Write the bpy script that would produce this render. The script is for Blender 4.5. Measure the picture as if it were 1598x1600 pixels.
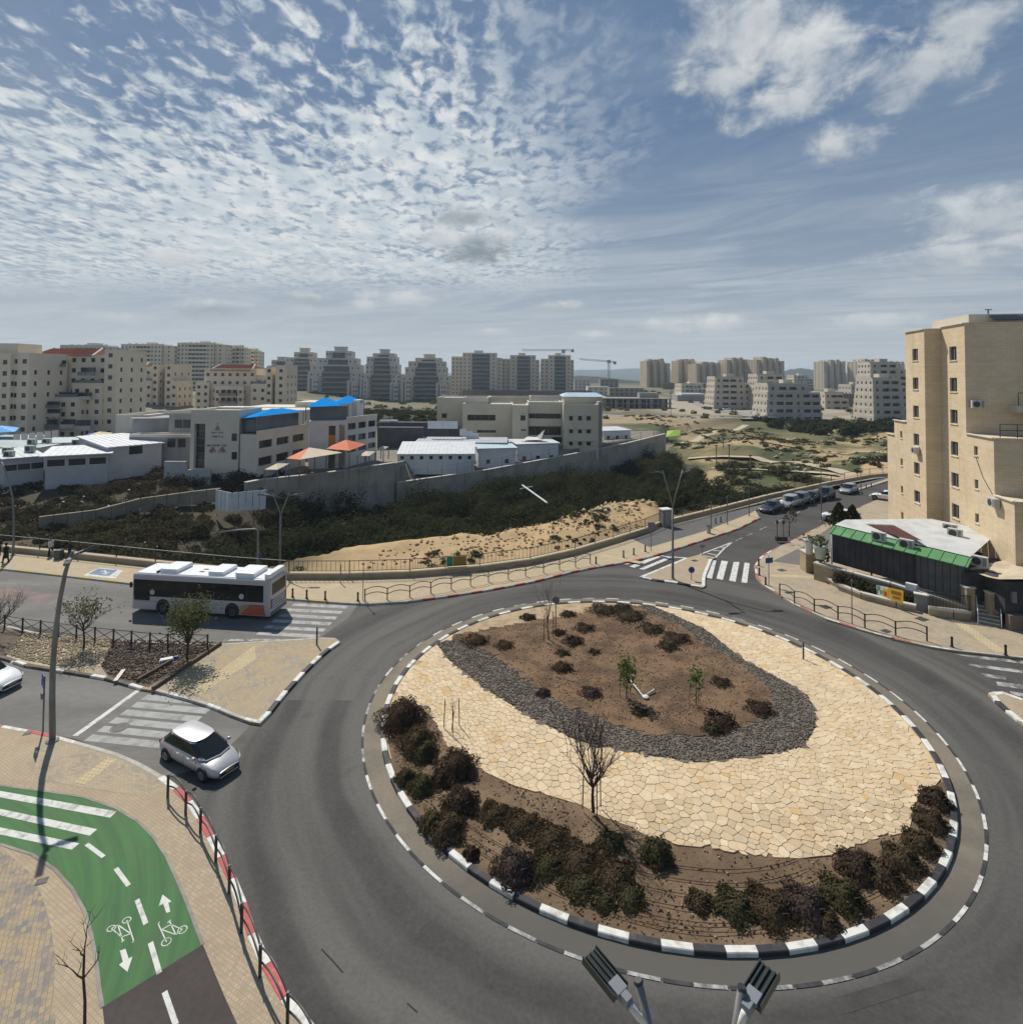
import bpy, math, random
import numpy as np
from mathutils import Vector, Matrix

HAZE_ON = True
# ------------------------------------------------------------------ camera
for o in list(bpy.data.objects): bpy.data.objects.remove(o)
SC = bpy.context.scene
COL = SC.collection
F, HY, ROLL, PITCH, H = 892.75, 588.0, 0.00668, 0.03, 18.0
PX0, PY0 = 799.0, HY - F*math.tan(PITCH)
_c, _s = math.cos(ROLL), math.sin(ROLL)
_ct, _st = math.cos(PITCH), math.sin(PITCH)
_R, _U, _Fw = Vector((1,0,0)), Vector((0,-_st,_ct)), Vector((0,_ct,_st))
cd = bpy.data.cameras.new('camera'); cam = bpy.data.objects.new('camera', cd); COL.objects.link(cam)
cr = _R*_c + _U*_s; cu = _U*_c - _R*_s
M = Matrix((cr, cu, -_Fw)).transposed().to_4x4(); M.translation = (0,0,H)
cam.matrix_world = M
cd.sensor_fit = 'HORIZONTAL'; cd.sensor_width = 36.0
cd.lens = F/1598*36; cd.shift_y = -(800-PY0)/1598; cd.clip_start = .1; cd.clip_end = 30000
SC.camera = cam

def ray(px, py):
    a, b = (px-PX0)/F, (py-PY0)/F
    x, y = _c*a+_s*b, -_s*a+_c*b
    return Vector((x, _ct+_st*y, _st-_ct*y))
def G(px, py, z=0.0):                    # where the sight line through a photo pixel meets height z
    d = ray(px, py); t = (z-H)/d.z
    return Vector((d.x*t, d.y*t, z))
def D(px, py, Y):                        # the same at distance Y
    d = ray(px, py); t = Y/d.y
    return Vector((d.x*t, Y, H+d.z*t))

# ------------------------------------------------------------------ light
SUN_AZ = Vector((-0.55, 0.83)).normalized(); SUN_EL = math.radians(50)
SDIR = Vector((SUN_AZ.x*math.cos(SUN_EL), SUN_AZ.y*math.cos(SUN_EL), math.sin(SUN_EL)))
sd = bpy.data.lights.new('sun', 'SUN'); sd.energy = 4.8; sd.angle = math.radians(.55); sd.color = (1, .94, .85)
sun = bpy.data.objects.new('sun', sd); COL.objects.link(sun)
sun.rotation_euler = SDIR.to_track_quat('Z', 'Y').to_euler(); sun.location = (0,0,60)
SC.view_settings.view_transform = 'Standard'; SC.view_settings.look = 'None'
SC.view_settings.exposure = 0.0; SC.view_settings.gamma = 1; SC.view_settings.use_curve_mapping = False
try:
    SC.cycles.use_denoising = True; SC.cycles.max_bounces = 6; SC.cycles.volume_bounces = 0
    SC.cycles.transparent_max_bounces = 6; SC.cycles.sample_clamp_indirect = 4
except Exception: pass

class N:                                 # small node-tree helper
    def __init__(s, nt): s.nt = nt; s.n = nt.nodes; s.l = nt.links
    def node(s, t, **k):
        n = s.n.new(t)
        for a, v in k.items(): setattr(n, a, v)
        return n
    def lk(s, a, b): s.l.new(a, b)
    def put(s, sock, v):
        if isinstance(v, bpy.types.NodeSocket): s.l.new(v, sock)
        else: sock.default_value = v
    def m(s, op, a, b=0.0, c=0.0, clamp=False):
        n = s.n.new('ShaderNodeMath'); n.operation = op; n.use_clamp = clamp
        s.put(n.inputs[0], a); s.put(n.inputs[1], b); s.put(n.inputs[2], c); return n.outputs[0]
    def sm(s, v, lo, hi):                # smoothstep
        n = s.n.new('ShaderNodeMapRange'); n.interpolation_type = 'SMOOTHSTEP'
        s.put(n.inputs[0], v); n.inputs[1].default_value = lo; n.inputs[2].default_value = hi; return n.outputs[0]
    def noise(s, vec, sc, det=4, rough=.55, dist=0.0, out=0):
        n = s.n.new('ShaderNodeTexNoise'); s.put(n.inputs['Vector'], vec)
        n.inputs['Scale'].default_value = sc; n.inputs['Detail'].default_value = det
        n.inputs['Roughness'].default_value = rough; n.inputs['Distortion'].default_value = dist
        return n.outputs[out]
    def mix(s, f, a, b, bt='MIX'):
        n = s.n.new('ShaderNodeMix'); n.data_type = 'RGBA'; n.blend_type = bt
        s.put(n.inputs[0], f)
        s.put(n.inputs[6], a if not isinstance(a, tuple) else (*a[:3], 1)); s.put(n.inputs[7], b if not isinstance(b, tuple) else (*b[:3], 1))
        return n.outputs[2]
    def vec(s, x, y, z=0.0):
        n = s.n.new('ShaderNodeCombineXYZ'); s.put(n.inputs[0], x); s.put(n.inputs[1], y); s.put(n.inputs[2], z); return n.outputs[0]

# sky: Nishita with a mackerel cloud sheet, some cumulus and a pale band near the horizon
W = bpy.data.worlds.new('World'); SC.world = W; W.use_nodes = True
w = N(W.node_tree); w.n.clear()
out = w.node('ShaderNodeOutputWorld'); bg = w.node('ShaderNodeBackground'); w.lk(bg.outputs[0], out.inputs[0])
SKY = .1
bg.inputs[1].default_value = SKY
sky = w.node('ShaderNodeTexSky', sky_type='NISHITA'); sky.sun_disc = False
sky.sun_elevation = SUN_EL; sky.sun_rotation = math.atan2(SUN_AZ.x, SUN_AZ.y)
sky.air_density = 1.1; sky.dust_density = 1.0; sky.ozone_density = 1.5; sky.altitude = 300
tc = w.node('ShaderNodeTexCoord'); sx = w.node('ShaderNodeSeparateXYZ'); w.lk(tc.outputs['Generated'], sx.inputs[0])
dx, dy, dz = sx.outputs
zc = w.m('MAXIMUM', dz, .012)
zp = w.m('ADD', zc, .03)
px_, py_ = w.m('DIVIDE', dx, zp), w.m('DIVIDE', dy, zp)
P = w.vec(px_, py_)
base = w.mix(.85, sky.outputs[0], (.62, 1.40, 2.75))
def rot2(a, ax, ay):
    ca, sa = math.cos(a), math.sin(a)
    return w.vec(w.m('ADD', w.m('MULTIPLY', px_, ca/ax), w.m('MULTIPLY', py_, sa/ax)),
                 w.m('ADD', w.m('MULTIPLY', px_, -sa/ay), w.m('MULTIPLY', py_, ca/ay)))
CI = rot2(-.55, 1.7, .7)
veil = w.m('MULTIPLY', w.sm(w.noise(CI, .9, 7, .66, .8), .36, .74), w.m('ADD', .25, w.m('MULTIPLY', w.sm(py_, 1.8, 4.5), .6)))
base = w.mix(veil, base, (4.2, 4.9, 5.6))
ST = rot2(.12, .78, 1.3)
n1 = w.noise(ST, 11.0, 4, .55, .4); n2 = w.noise(P, .9, 4, .6, .5); n3 = w.noise(ST, 21, 3, .6, .3)
reg = w.m('ADD', w.m('SUBTRACT', px_, w.m('MULTIPLY', py_, .10)), w.m('MULTIPLY', w.m('SUBTRACT', n2, .5), 1.6))
mk = w.m('MULTIPLY', w.sm(reg, .35, -.5), w.sm(py_, 6.2, 4.2))
cov = w.m('ADD', w.m('MULTIPLY', n2, .62), w.m('MULTIPLY', w.sm(py_, .7, 2.6), .20))
cl = w.m('ADD', w.m('ADD', w.m('MULTIPLY', n1, .85), w.m('MULTIPLY', n3, .26)), cov)
ac = w.m('MULTIPLY', w.m('MULTIPLY', w.sm(cl, .89, 1.12), mk), .98)
ccol = w.mix(w.sm(w.noise(ST, 5, 3), .35, .7), (5.2, 6.0, 6.6), (7.9, 8.05, 8.1))
base = w.mix(ac, base, ccol)
# pale band
hz = w.m('POWER', w.m('SUBTRACT', 1.0, zc, clamp=True), 4.6)
hz = w.m('MULTIPLY', hz, w.m('ADD', .78, w.m('MULTIPLY', w.noise(P, .35, 4, .6, .5), .30)), clamp=True)
base = w.mix(w.m('MULTIPLY', hz, .97), base, (5.75, 6.15, 6.35))
# cumulus, each at its own place in the cloud deck
cn = w.noise(w.vec(w.m('DIVIDE', dx, w.m('ADD', zc, .16)), w.m('DIVIDE', dy, w.m('ADD', zc, .16))), 5.0, 7, .62, .5)
cn2 = w.noise(tc.outputs['Generated'], 22, 5, .6, .3)
def cumulus(px, py, rx, ry, dens=1.0, shade=.35, wisp=1.0):
    global base
    d = ray(px, py).normalized(); az, el = math.atan2(d.x, d.y), math.asin(d.z)
    A = w.m('DIVIDE', w.m('SUBTRACT', w.m('ARCTAN2', dx, dy), az), rx/F)
    E_ = w.m('DIVIDE', w.m('SUBTRACT', w.m('ARCSINE', dz), el), ry/F)
    r = w.m('SQRT', w.m('ADD', w.m('MULTIPLY', A, A), w.m('MULTIPLY', E_, E_)))
    v = w.m('ADD', w.m('SUBTRACT', 1.0, r), w.m('ADD', w.m('MULTIPLY', w.m('SUBTRACT', cn, .5), 1.9*wisp), w.m('MULTIPLY', w.m('SUBTRACT', cn2, .5), 1.5)))
    a = w.m('MULTIPLY', w.sm(v, .05, 1.05), dens)
    sh = w.m('MULTIPLY', w.sm(w.m('ADD', E_, w.m('MULTIPLY', w.m('SUBTRACT', cn2, .5), 1.6)), .85, -.15), shade)
    base = w.mix(a, base, w.mix(sh, (7.2, 7.4, 7.5), (2.2, 2.7, 3.1)))
for a in [(1165,50,170,110,.85,.3), (1265,95,110,66,.8,.3), (1130,120,90,46,.75,.3), (1240,155,95,34,.65,.2), (1430,105,110,56,.7,.3,1.3), (1500,45,90,60,.6,.3,1.3), (1305,225,82,34,.95,.3),
          (1550,345,110,56,.7,.3,1.2), (1480,398,90,32,.7,.3), (730,338,86,32,1,.8), (748,382,84,36,1,.95), (680,370,60,26,.7,.3), (265,402,56,20,1,.3,.5), (330,482,70,17,.9,.75,.5), (478,466,50,15,1,.7,.5), (500,428,72,18,.9,.2,.6), (620,466,84,20,.9,.3,.6),
          (1125,505,82,20,1,.3,.5), (1040,508,56,16,1,.3,.5), (870,480,64,15,.95,.6,.5), (1370,500,84,15,.8,.2,.6), (925,522,46,9,.9,.2,.5), (570,475,44,11,.8,.2,.5), (190,495,60,10,.7,.3,.5), (770,518,50,8,.7,.3,.5)]: cumulus(*a)
w.lk(base, bg.inputs[0])

# ------------------------------------------------------------------ meshes
rnd = random.Random(11)
class MB:
    def __init__(s): s.v = []; s.f = []; s.m = []; s.cur = 0
    def add(s, vs, fs, m=None):
        b = len(s.v); s.v += [tuple(v) for v in vs]; mm = s.cur if m is None else m
        for f in fs: s.f.append(tuple(i+b for i in f)); s.m.append(mm)
        return s
    def box(s, c, sz, rz=0, m=None, taper=1.0):
        x, y, z = (a/2 for a in sz); ca, sa = math.cos(rz), math.sin(rz); vs = []
        for k, zz in ((1, -z), (taper, z)):
            for ax, ay in ((-x,-y),(x,-y),(x,y),(-x,y)):
                ax *= k; ay *= k
                vs.append((c[0]+ax*ca-ay*sa, c[1]+ax*sa+ay*ca, c[2]+zz))
        return s.add(vs, [(3,2,1,0),(4,5,6,7),(0,1,5,4),(1,2,6,5),(2,3,7,6),(3,0,4,7)], m)
    def bb(s, x0, x1, y0, y1, z0, z1, m=None): return s.box(((x0+x1)/2,(y0+y1)/2,(z0+z1)/2), (x1-x0,y1-y0,z1-z0), 0, m)
    def beam(s, a, b, wd, ht=None, m=None):
        a, b = Vector(a), Vector(b); ht = ht or wd; d = (b-a).normalized()
        up = Vector((0,0,1)) if abs(d.z) < .95 else Vector((0,1,0))
        r = d.cross(up).normalized()*wd/2; u = r.cross(d).normalized()*ht/2
        vs = [p+i+j for p in (a, b) for i, j in ((-r,-u),(r,-u),(r,u),(-r,u))]
        return s.add(vs, [(0,1,2,3),(7,6,5,4),(0,4,5,1),(1,5,6,2),(2,6,7,3),(3,7,4,0)], m)
    def tube(s, pts, rs, n=6, m=None, caps=True):
        pts = [Vector(p) for p in pts]
        if not hasattr(rs, '__len__'): rs = [rs]*len(pts)
        vs = []; fs = []; u = None
        for i, p in enumerate(pts):
            d = (pts[min(i+1, len(pts)-1)]-pts[max(i-1, 0)]).normalized()
            if u is None: u = d.cross(Vector((0,0,1)) if abs(d.z) < .9 else Vector((1,0,0))).normalized()
            u = (u-d*u.dot(d)).normalized(); v = d.cross(u)
            for k in range(n):
                a = 2*math.pi*k/n; vs.append(p+(u*math.cos(a)+v*math.sin(a))*rs[i])
        for i in range(len(pts)-1):
            for k in range(n):
                k2 = (k+1) % n; fs.append((i*n+k, i*n+k2, i*n+n+k2, i*n+n+k))
        if caps: fs += [tuple(range(n))[::-1], tuple(range((len(pts)-1)*n, len(pts)*n))]
        return s.add(vs, fs, m)
    def prism(s, poly, z0, z1, m=None, bottom=False):
        if sum(a[0]*b[1]-b[0]*a[1] for a, b in zip(poly, poly[1:]+poly[:1])) < 0: poly = poly[::-1]
        n = len(poly); vs = [(p[0],p[1],z0) for p in poly]+[(p[0],p[1],z1) for p in poly]
        fs = [tuple(range(n, 2*n))]+[(i, (i+1) % n, n+(i+1) % n, n+i) for i in range(n)]
        if bottom: fs.append(tuple(range(n))[::-1])
        return s.add(vs, fs, m)
    def sheet(s, poly, z, m=None):
        if sum(a[0]*b[1]-b[0]*a[1] for a, b in zip(poly, poly[1:]+poly[:1])) < 0: poly = poly[::-1]
        return s.add([(p[0],p[1],z) for p in poly], [tuple(range(len(poly)))], m)
    def lathe(s, prof, c=(0,0,0), n=12, m=None, axis='z'):
        vs = []; fs = []
        for r, z in prof:
            for k in range(n):
                a = 2*math.pi*k/n; x, y = r*math.cos(a), r*math.sin(a)
                p = (x, y, z) if axis == 'z' else (x, z, y) if axis == 'y' else (z, x, y)
                vs.append((c[0]+p[0], c[1]+p[1], c[2]+p[2]))
        for i in range(len(prof)-1):
            for k in range(n): k2 = (k+1) % n; fs.append((i*n+k, i*n+k2, i*n+n+k2, i*n+n+k))
        fs += [tuple(range(n))[::-1], tuple(range((len(prof)-1)*n, len(prof)*n))]
        if axis == 'y': fs = [f[::-1] for f in fs]
        return s.add(vs, fs, m)
    def quad(s, a, b, c, d, m=None): return s.add([a,b,c,d], [(0,1,2,3)], m)
    def build(s, name, mats, parent=None, smooth=False, world=True):
        return mk_obj(name, s.v, s.f, mats, s.m, parent, smooth, world)
def mk_obj(name, v, f, mats, mi=None, parent=None, smooth=False, world=True):
    me = bpy.data.meshes.new(name)
    if parent is not None and world:
        L = parent.location
        if parent.parent: L = L + parent.parent.location
        v = [(a[0]-L.x, a[1]-L.y, a[2]-L.z) for a in v]
    me.from_pydata([tuple(a) for a in v], [], f)
    mats = mats if isinstance(mats, (list, tuple)) else [mats]
    for m_ in mats: me.materials.append(m_)
    if mi is not None and len(mats) > 1: me.polygons.foreach_set('material_index', mi)
    if smooth: me.polygons.foreach_set('use_smooth', [True]*len(f))
    me.update()
    o = bpy.data.objects.new(name, me); COL.objects.link(o)
    if parent is not None: o.parent = parent
    return o
def np_obj(name, V, Fq, mats, mi=None, parent=None, smooth=False):     # many quads/tris from arrays
    me = bpy.data.meshes.new(name); k = Fq.shape[1]
    me.vertices.add(len(V)); me.vertices.foreach_set('co', np.ascontiguousarray(V, np.float32).ravel())
    me.loops.add(Fq.size); me.loops.foreach_set('vertex_index', np.ascontiguousarray(Fq, np.int32).ravel())
    me.polygons.add(len(Fq)); me.polygons.foreach_set('loop_start', np.arange(0, Fq.size, k, dtype=np.int32))
    me.polygons.foreach_set('loop_total', np.full(len(Fq), k, np.int32))
    mats = mats if isinstance(mats, (list, tuple)) else [mats]
    for m_ in mats: me.materials.append(m_)
    if mi is not None: me.polygons.foreach_set('material_index', np.ascontiguousarray(mi, np.int32))
    if smooth: me.polygons.foreach_set('use_smooth', np.ones(len(Fq), bool))
    me.update(calc_edges=True); me.validate()
    o = bpy.data.objects.new(name, me); COL.objects.link(o)
    if parent is not None: o.parent = parent
    return o
def tag(o, label=None, cat=None, group=None, kind=None):
    if label: o['label'] = label
    if cat: o['category'] = cat
    if group: o['group'] = group
    if kind: o['kind'] = kind
    return o
def thing(name, label, cat, loc=(0,0,0), rz=0, group=None):
    o = bpy.data.objects.new(name, None); COL.objects.link(o); o.location = loc; o.rotation_euler = (0,0,rz)
    o.empty_display_size = .3
    return tag(o, label, cat, group)
def stuff(o, label=None): return tag(o, label, None, None, 'stuff')
def struct(o, label=None): return tag(o, label, None, None, 'structure')
def copy_tree(o, parent=None):
    c = o.copy(); COL.objects.link(c); c.parent = parent
    for ch in list(o.children): copy_tree(ch, c)
    return c
def place(proto, first, loc, rz=0, label=None, group=None, sc=None):
    o = proto if first else copy_tree(proto)
    o.location = loc; o.rotation_euler = (0,0,rz)
    if sc: o.scale = (sc,sc,sc)
    if label: o['label'] = label
    if group: o['group'] = group
    return o

# ------------------------------------------------------------------ materials
MATS = {}
def mat(name, c, c2=None, sc=1.0, rough=.85, bump=0.0, bsc=None, metal=0.0, det=5, lo=.35, hi=.68, spec=.3, fine=0.0, coat=0.0, extra=None, vcol=False, rand=0.0, stretch=None):
    if name in MATS: return MATS[name]
    m = bpy.data.materials.new(name); m.use_nodes = True; MATS[name] = m
    k = N(m.node_tree); bs = m.node_tree.nodes['Principled BSDF']
    bs.inputs['Roughness'].default_value = rough; bs.inputs['Metallic'].default_value = metal
    bs.inputs['Specular IOR Level'].default_value = spec
    if coat: bs.inputs['Coat Weight'].default_value = coat; bs.inputs['Coat Roughness'].default_value = .08
    g = k.node('ShaderNodeNewGeometry'); pos = g.outputs['Position']
    if stretch:
        mp = k.node('ShaderNodeMapping'); k.lk(pos, mp.inputs[0]); mp.inputs['Scale'].default_value = stretch; pos = mp.outputs[0]
    col = (*c, 1)
    if vcol:
        at = k.node('ShaderNodeAttribute'); at.attribute_name = 'Col'; col = at.outputs['Color']
    if c2: col = k.mix(k.sm(k.noise(pos, sc, det, .6, .2), lo, hi), col if vcol else c, c2)
    if fine:
        nf = k.noise(pos, sc*14, 3, .6)
        col = k.mix(1.0, col if not isinstance(col, tuple) else c, k.mix(nf, (1-fine,)*3, (1+fine,)*3), 'MULTIPLY')
    if rand:
        oi = k.node('ShaderNodeObjectInfo')
        rr = k.m('ADD', 1-rand, k.m('MULTIPLY', oi.outputs['Random'], 2*rand))
        col = k.mix(1.0, col if not isinstance(col, tuple) else c, k.vec(rr, rr, rr), 'MULTIPLY')
    if extra: col = extra(k, pos, col if not isinstance(col, tuple) else k.mix(0.0, c, c))
    k.put(bs.inputs['Base Color'], col)
    if bump:
        b = k.node('ShaderNodeBump'); b.inputs['Strength'].default_value = bump; b.inputs['Distance'].default_value = .05
        k.lk(k.noise(pos, bsc or sc*8, 4, .6), b.inputs['Height']); k.lk(b.outputs[0], bs.inputs['Normal'])
    return m
def paver(name, c, c2, c3, bw=.2, bh=.1, mort=.008, ang=0.0, joint=(.2,.17,.13), patch=.25):
    def ex(k, pos, col):
        mp = k.node('ShaderNodeMapping'); k.lk(pos, mp.inputs[0]); mp.inputs['Rotation'].default_value = (0,0,ang)
        b = k.node('ShaderNodeTexBrick'); k.lk(mp.outputs[0], b.inputs['Vector'])
        b.inputs['Scale'].default_value = 1; b.inputs['Brick Width'].default_value = bw; b.inputs['Row Height'].default_value = bh
        b.inputs['Mortar Size'].default_value = mort; b.inputs['Bias'].default_value = 0.0; b.inputs['Mortar Smooth'].default_value = .3
        pt = k.sm(k.noise(pos, patch, 4, .6), .35, .65)
        k.put(b.inputs['Color1'], k.mix(pt, c, c2)); k.put(b.inputs['Color2'], k.mix(k.sm(k.noise(pos, 1.6, 3), .36, .58), c, c3)); k.put(b.inputs['Mortar'], (*joint, 1))
        st = k.sm(k.noise(pos, .9, 5, .65), .3, .8)
        return k.mix(k.m('MULTIPLY', st, .35), b.outputs[0], k.mix(.5, b.outputs[0], (.16,.13,.10)))
    return mat(name, c, rough=.9, extra=ex, bump=.15, bsc=20)
# ------------------------------------------------------------------ palette
IC = Vector((7.17, 32.18)); IR = 13.91; AR = 14.80          # roundabout centre, kerb and apron radius
def asph(k, pos, col):
    # polished and stained wheel tracks that circle the island, patched seams
    sp = k.node('ShaderNodeSeparateXYZ'); k.lk(pos, sp.inputs[0])
    ax, ay = k.m('SUBTRACT', sp.outputs[0], IC.x), k.m('SUBTRACT', sp.outputs[1], IC.y)
    r = k.m('SQRT', k.m('ADD', k.m('MULTIPLY', ax, ax), k.m('MULTIPLY', ay, ay)))
    wob = k.m('MULTIPLY', k.noise(pos, .12, 2), 1.6)
    tr = k.noise(k.vec(k.m('ADD', r, wob), k.m('MULTIPLY', k.m('ARCTAN2', ay, ax), .8)), .55, 3, .5)
    near = k.sm(r, 26, 19)
    f = k.m('MULTIPLY', k.sm(tr, .36, .66), k.m('ADD', .25, k.m('MULTIPLY', near, .75)))
    c1 = k.mix(f, col, (.118,.113,.104))
    c2 = k.mix(k.m('MULTIPLY', k.sm(k.noise(pos, .5, 5, .7), .55, .8), .45), c1, (.034,.032,.031)); g1 = k.noise(pos, 7, 3, .75)
    return k.mix(1.0, c2, k.mix(g1, (.66,.66,.66), (1.34,1.34,1.34)), 'MULTIPLY')
A_ROAD = mat('asphalt', (.054,.052,.049), (.072,.069,.064), .25, .88, .25, 60, fine=.22, extra=asph, spec=.25)
A_OLD = mat('worn_asphalt', (.135,.130,.12), (.19,.182,.168), .35, .9, .2, 50, fine=.25, stretch=(.35,1.0,1))
A_DARK = mat('dark_asphalt', (.055,.047,.043), (.07,.06,.055), .4, .9, .25, 60, fine=.25)
WHITE = mat('road_paint', (.60,.60,.56), (.27,.27,.255), 3.2, .8, lo=.44, hi=.74, fine=.22)
WORN = mat('worn_road_paint', (.42,.42,.40), (.13,.13,.125), 1.6, .85, lo=.38, hi=.62, fine=.25)
def grn(k, pos, col):
    sp = k.node('ShaderNodeSeparateXYZ'); k.lk(pos, sp.inputs[0])
    ax, ay = k.m('ADD', sp.outputs[0], 24.5), k.m('SUBTRACT', sp.outputs[1], 13.0)
    r = k.m('SQRT', k.m('ADD', k.m('MULTIPLY', ax, ax), k.m('MULTIPLY', ay, ay)))
    t = k.noise(k.vec(k.m('MULTIPLY', r, 3.2), k.m('MULTIPLY', k.m('ARCTAN2', ay, ax), 1.6)), 1.0, 5, .65)
    c = k.mix(k.sm(t, .3, .7), (.048,.125,.048), (.070,.175,.060))
    return k.mix(k.m('MULTIPLY', k.sm(k.noise(pos, .6, 6, .7), .42, .75), .6), c, (.085,.105,.065))
GREEN = mat('green_cycle_paint', (.04,.13,.03), rough=.85, extra=grn, bump=.15, bsc=40, fine=0)
PAV_T = paver('tan_pavers', (.40,.315,.215), (.33,.27,.20), (.45,.36,.25), .12, .12, .010, .5, joint=(.29,.23,.15), patch=.15)
PAV_N = paver('pale_tan_pavers', (.45,.36,.23), (.40,.33,.225), (.49,.40,.265), .2, .1, .008, .2, joint=(.32,.26,.17), patch=.2)
PAV_M = paver('mixed_pavers', (.38,.31,.21), (.27,.25,.22), (.44,.33,.18), .3, .15, .008, .9, joint=(.25,.21,.15), patch=.55)
PAV_R = paver('blotched_tan_pavers', (.41,.335,.23), (.26,.235,.20), (.45,.36,.24), .2, .1, .008, .2, joint=(.27,.225,.16), patch=.5)
PAV_MM = paver('mottled_pavers', (.40,.30,.18), (.35,.29,.20), (.19,.185,.19), .22, .14, .010, 1.0, joint=(.20,.17,.13), patch=1.1)
PAV_G = paver('grey_pavers', (.115,.112,.112), (.15,.145,.14), (.10,.098,.098), .2, .1, .01, .2, joint=(.08,.08,.08))
PAV_Y = paver('yellow_pavers', (.52,.43,.25), (.47,.39,.24), (.55,.46,.28), .2, .2, .01, .2)
PAV_P = paver('parking_pavers', (.17,.16,.15), (.21,.19,.17), (.13,.125,.12), .2, .1, .01, .2, joint=(.09,.08,.07))
K_GREY = mat('kerb_concrete', (.46,.44,.39), (.34,.32,.28), 1.4, .85, fine=.15)
K_WHITE = mat('kerb_white_paint', (.66,.66,.61), (.36,.35,.32), 2.6, .75, lo=.42, hi=.75, fine=.18)
K_BLACK = mat('kerb_black_paint', (.036,.036,.040), (.13,.125,.12), 2.6, .65, lo=.5, hi=.85)
K_RED = mat('kerb_red_paint', (.42,.075,.075), (.50,.25,.21), 2.0, .7, lo=.5, hi=.85)
def tarred(k, pos, col):                  # the front of the ring was resurfaced with tar
    sp = k.node('ShaderNodeSeparateXYZ'); k.lk(pos, sp.inputs[0])
    return k.mix(k.sm(k.m('ADD', sp.outputs[1], k.m('MULTIPLY', k.noise(pos, .5, 4), 5.0)), 25.5, 21.5), col, (.10,.094,.083))
APRON = mat('apron_concrete', (.21,.18,.135), (.145,.13,.105), .5, .9, .2, 30, fine=.2, extra=tarred)
SOIL = mat('red_brown_soil', (.125,.082,.050), (.20,.14,.085), .55, .95, .7, 9, fine=.3)
SOIL_D = mat('dry_brown_soil', (.185,.115,.066), (.095,.06,.036), .55, .95, .7, 9, fine=.3, lo=.4, hi=.62)
MULCH = mat('dark_mulch', (.085,.068,.055), (.15,.115,.085), .9, .95, .8, 8, fine=.35)
CHIP = mat('pale_stone_chip', (.50,.42,.29), (.40,.33,.22), 1.1, .95, .8, 9, fine=.35)
BASALT = mat('basalt_gravel', (.115,.098,.078), (.16,.138,.11), 3, .9, .4, 30, rand=.1)
STONE_BED = mat('stone_joint_soil', (.42,.32,.20), (.30,.22,.135), 2, .95)
def flag_stain(k, pos, col):              # rust, dust and damp stains that run across the stones
    a = k.mix(k.m('MULTIPLY', k.sm(k.noise(pos, .55, 5, .7), .56, .74), .5), col, (.46,.27,.10)); return k.mix(k.m('MULTIPLY', k.sm(k.noise(pos, .38, 6, .7), .58, .72), .55), a, (.33,.28,.21))
FLAG = [mat('flagstone_%s' % n, c, c2, 1.6, .9, .35, 9, fine=.2, rand=.12, lo=.3, hi=.75, extra=flag_stain) for n, c, c2 in
        (('tan', (.57,.45,.295), (.49,.375,.235)), ('cream', (.61,.495,.335), (.52,.41,.265)), ('honey', (.56,.43,.27), (.48,.36,.215)), ('ochre', (.50,.33,.15), (.52,.37,.19)), ('grey', (.45,.375,.255), (.50,.40,.265)))]
def ground_extra(k, pos, col):
    f = k.noise(pos, .9, 5, .7); a = k.mix(1.0, col, k.mix(f, (.55,.56,.52), (1.3,1.27,1.2)), 'MULTIPLY')
    g = k.noise(pos, .11, 5, .65); return k.mix(1.0, a, k.mix(g, (.72,.76,.70), (1.28,1.22,1.2)), 'MULTIPLY')
TERR = mat('ground_cover', (.2,.2,.1), rough=.95, vcol=True, extra=ground_extra, bump=.6, bsc=1.2)
PATHM = mat('pale_path', (.48,.41,.29), (.40,.34,.24), .3, .95)
DIRT = mat('dirt_track', (.46,.33,.19), (.38,.27,.16), .3, .95)

# ------------------------------------------------------------------ ground
def gl(pts, z=0.0): return [Vector(G(x, y, z)).to_2d() for x, y in pts]
WB = [(-140,838),(0,861),(120,873),(240,886),(360,898),(450,905),(545,905),(640,902),(750,893),(830,882),(900,866),(960,848),(1010,832),(1032,822),(1100,805),(1200,779),(1300,757),(1360,746),(1420,741)]
W1 = gl(WB, .13)
W2 = [Vector((-230,112)),Vector((-80,108)),Vector((-58,99)),Vector((-40.8,93.7)),Vector((-22.9,111.8)),Vector((-5.4,124)),Vector((17.7,142)),Vector((46.4,172)),Vector((60,215)),Vector((120,260))]
def pdist(X, Y, P):
    d = np.full(X.shape, 1e9); sg = np.zeros(X.shape)
    for a, b in zip(P[:-1], P[1:]):
        ex, ey = b.x-a.x, b.y-a.y; L = ex*ex+ey*ey
        t = np.clip(((X-a.x)*ex+(Y-a.y)*ey)/L, 0, 1)
        qx, qy = X-(a.x+t*ex), Y-(a.y+t*ey); dd = np.hypot(qx, qy)
        s_ = np.sign(ex*(Y-a.y)-ey*(X-a.x)); k = dd < d
        d = np.where(k, dd, d); sg = np.where(k, s_, sg)
    return d*np.where(sg == 0, 1, sg)
sst = lambda v, a, b: (lambda t: t*t*(3-2*t))(np.clip((v-a)/(b-a), 0, 1))
def vnoise(X, Y, s, seed=0):
    x, y = X/s, Y/s; xi, yi = np.floor(x), np.floor(y); fx, fy = x-xi, y-yi
    h = lambda a, b: np.modf(np.abs(np.sin(a*127.1+b*311.7+seed*17.3)*43758.5453))[0]
    ux, uy = fx*fx*(3-2*fx), fy*fy*(3-2*fy)
    return (h(xi,yi)*(1-ux)+h(xi+1,yi)*ux)*(1-uy)+(h(xi,yi+1)*(1-ux)+h(xi+1,yi+1)*ux)*uy
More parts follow.
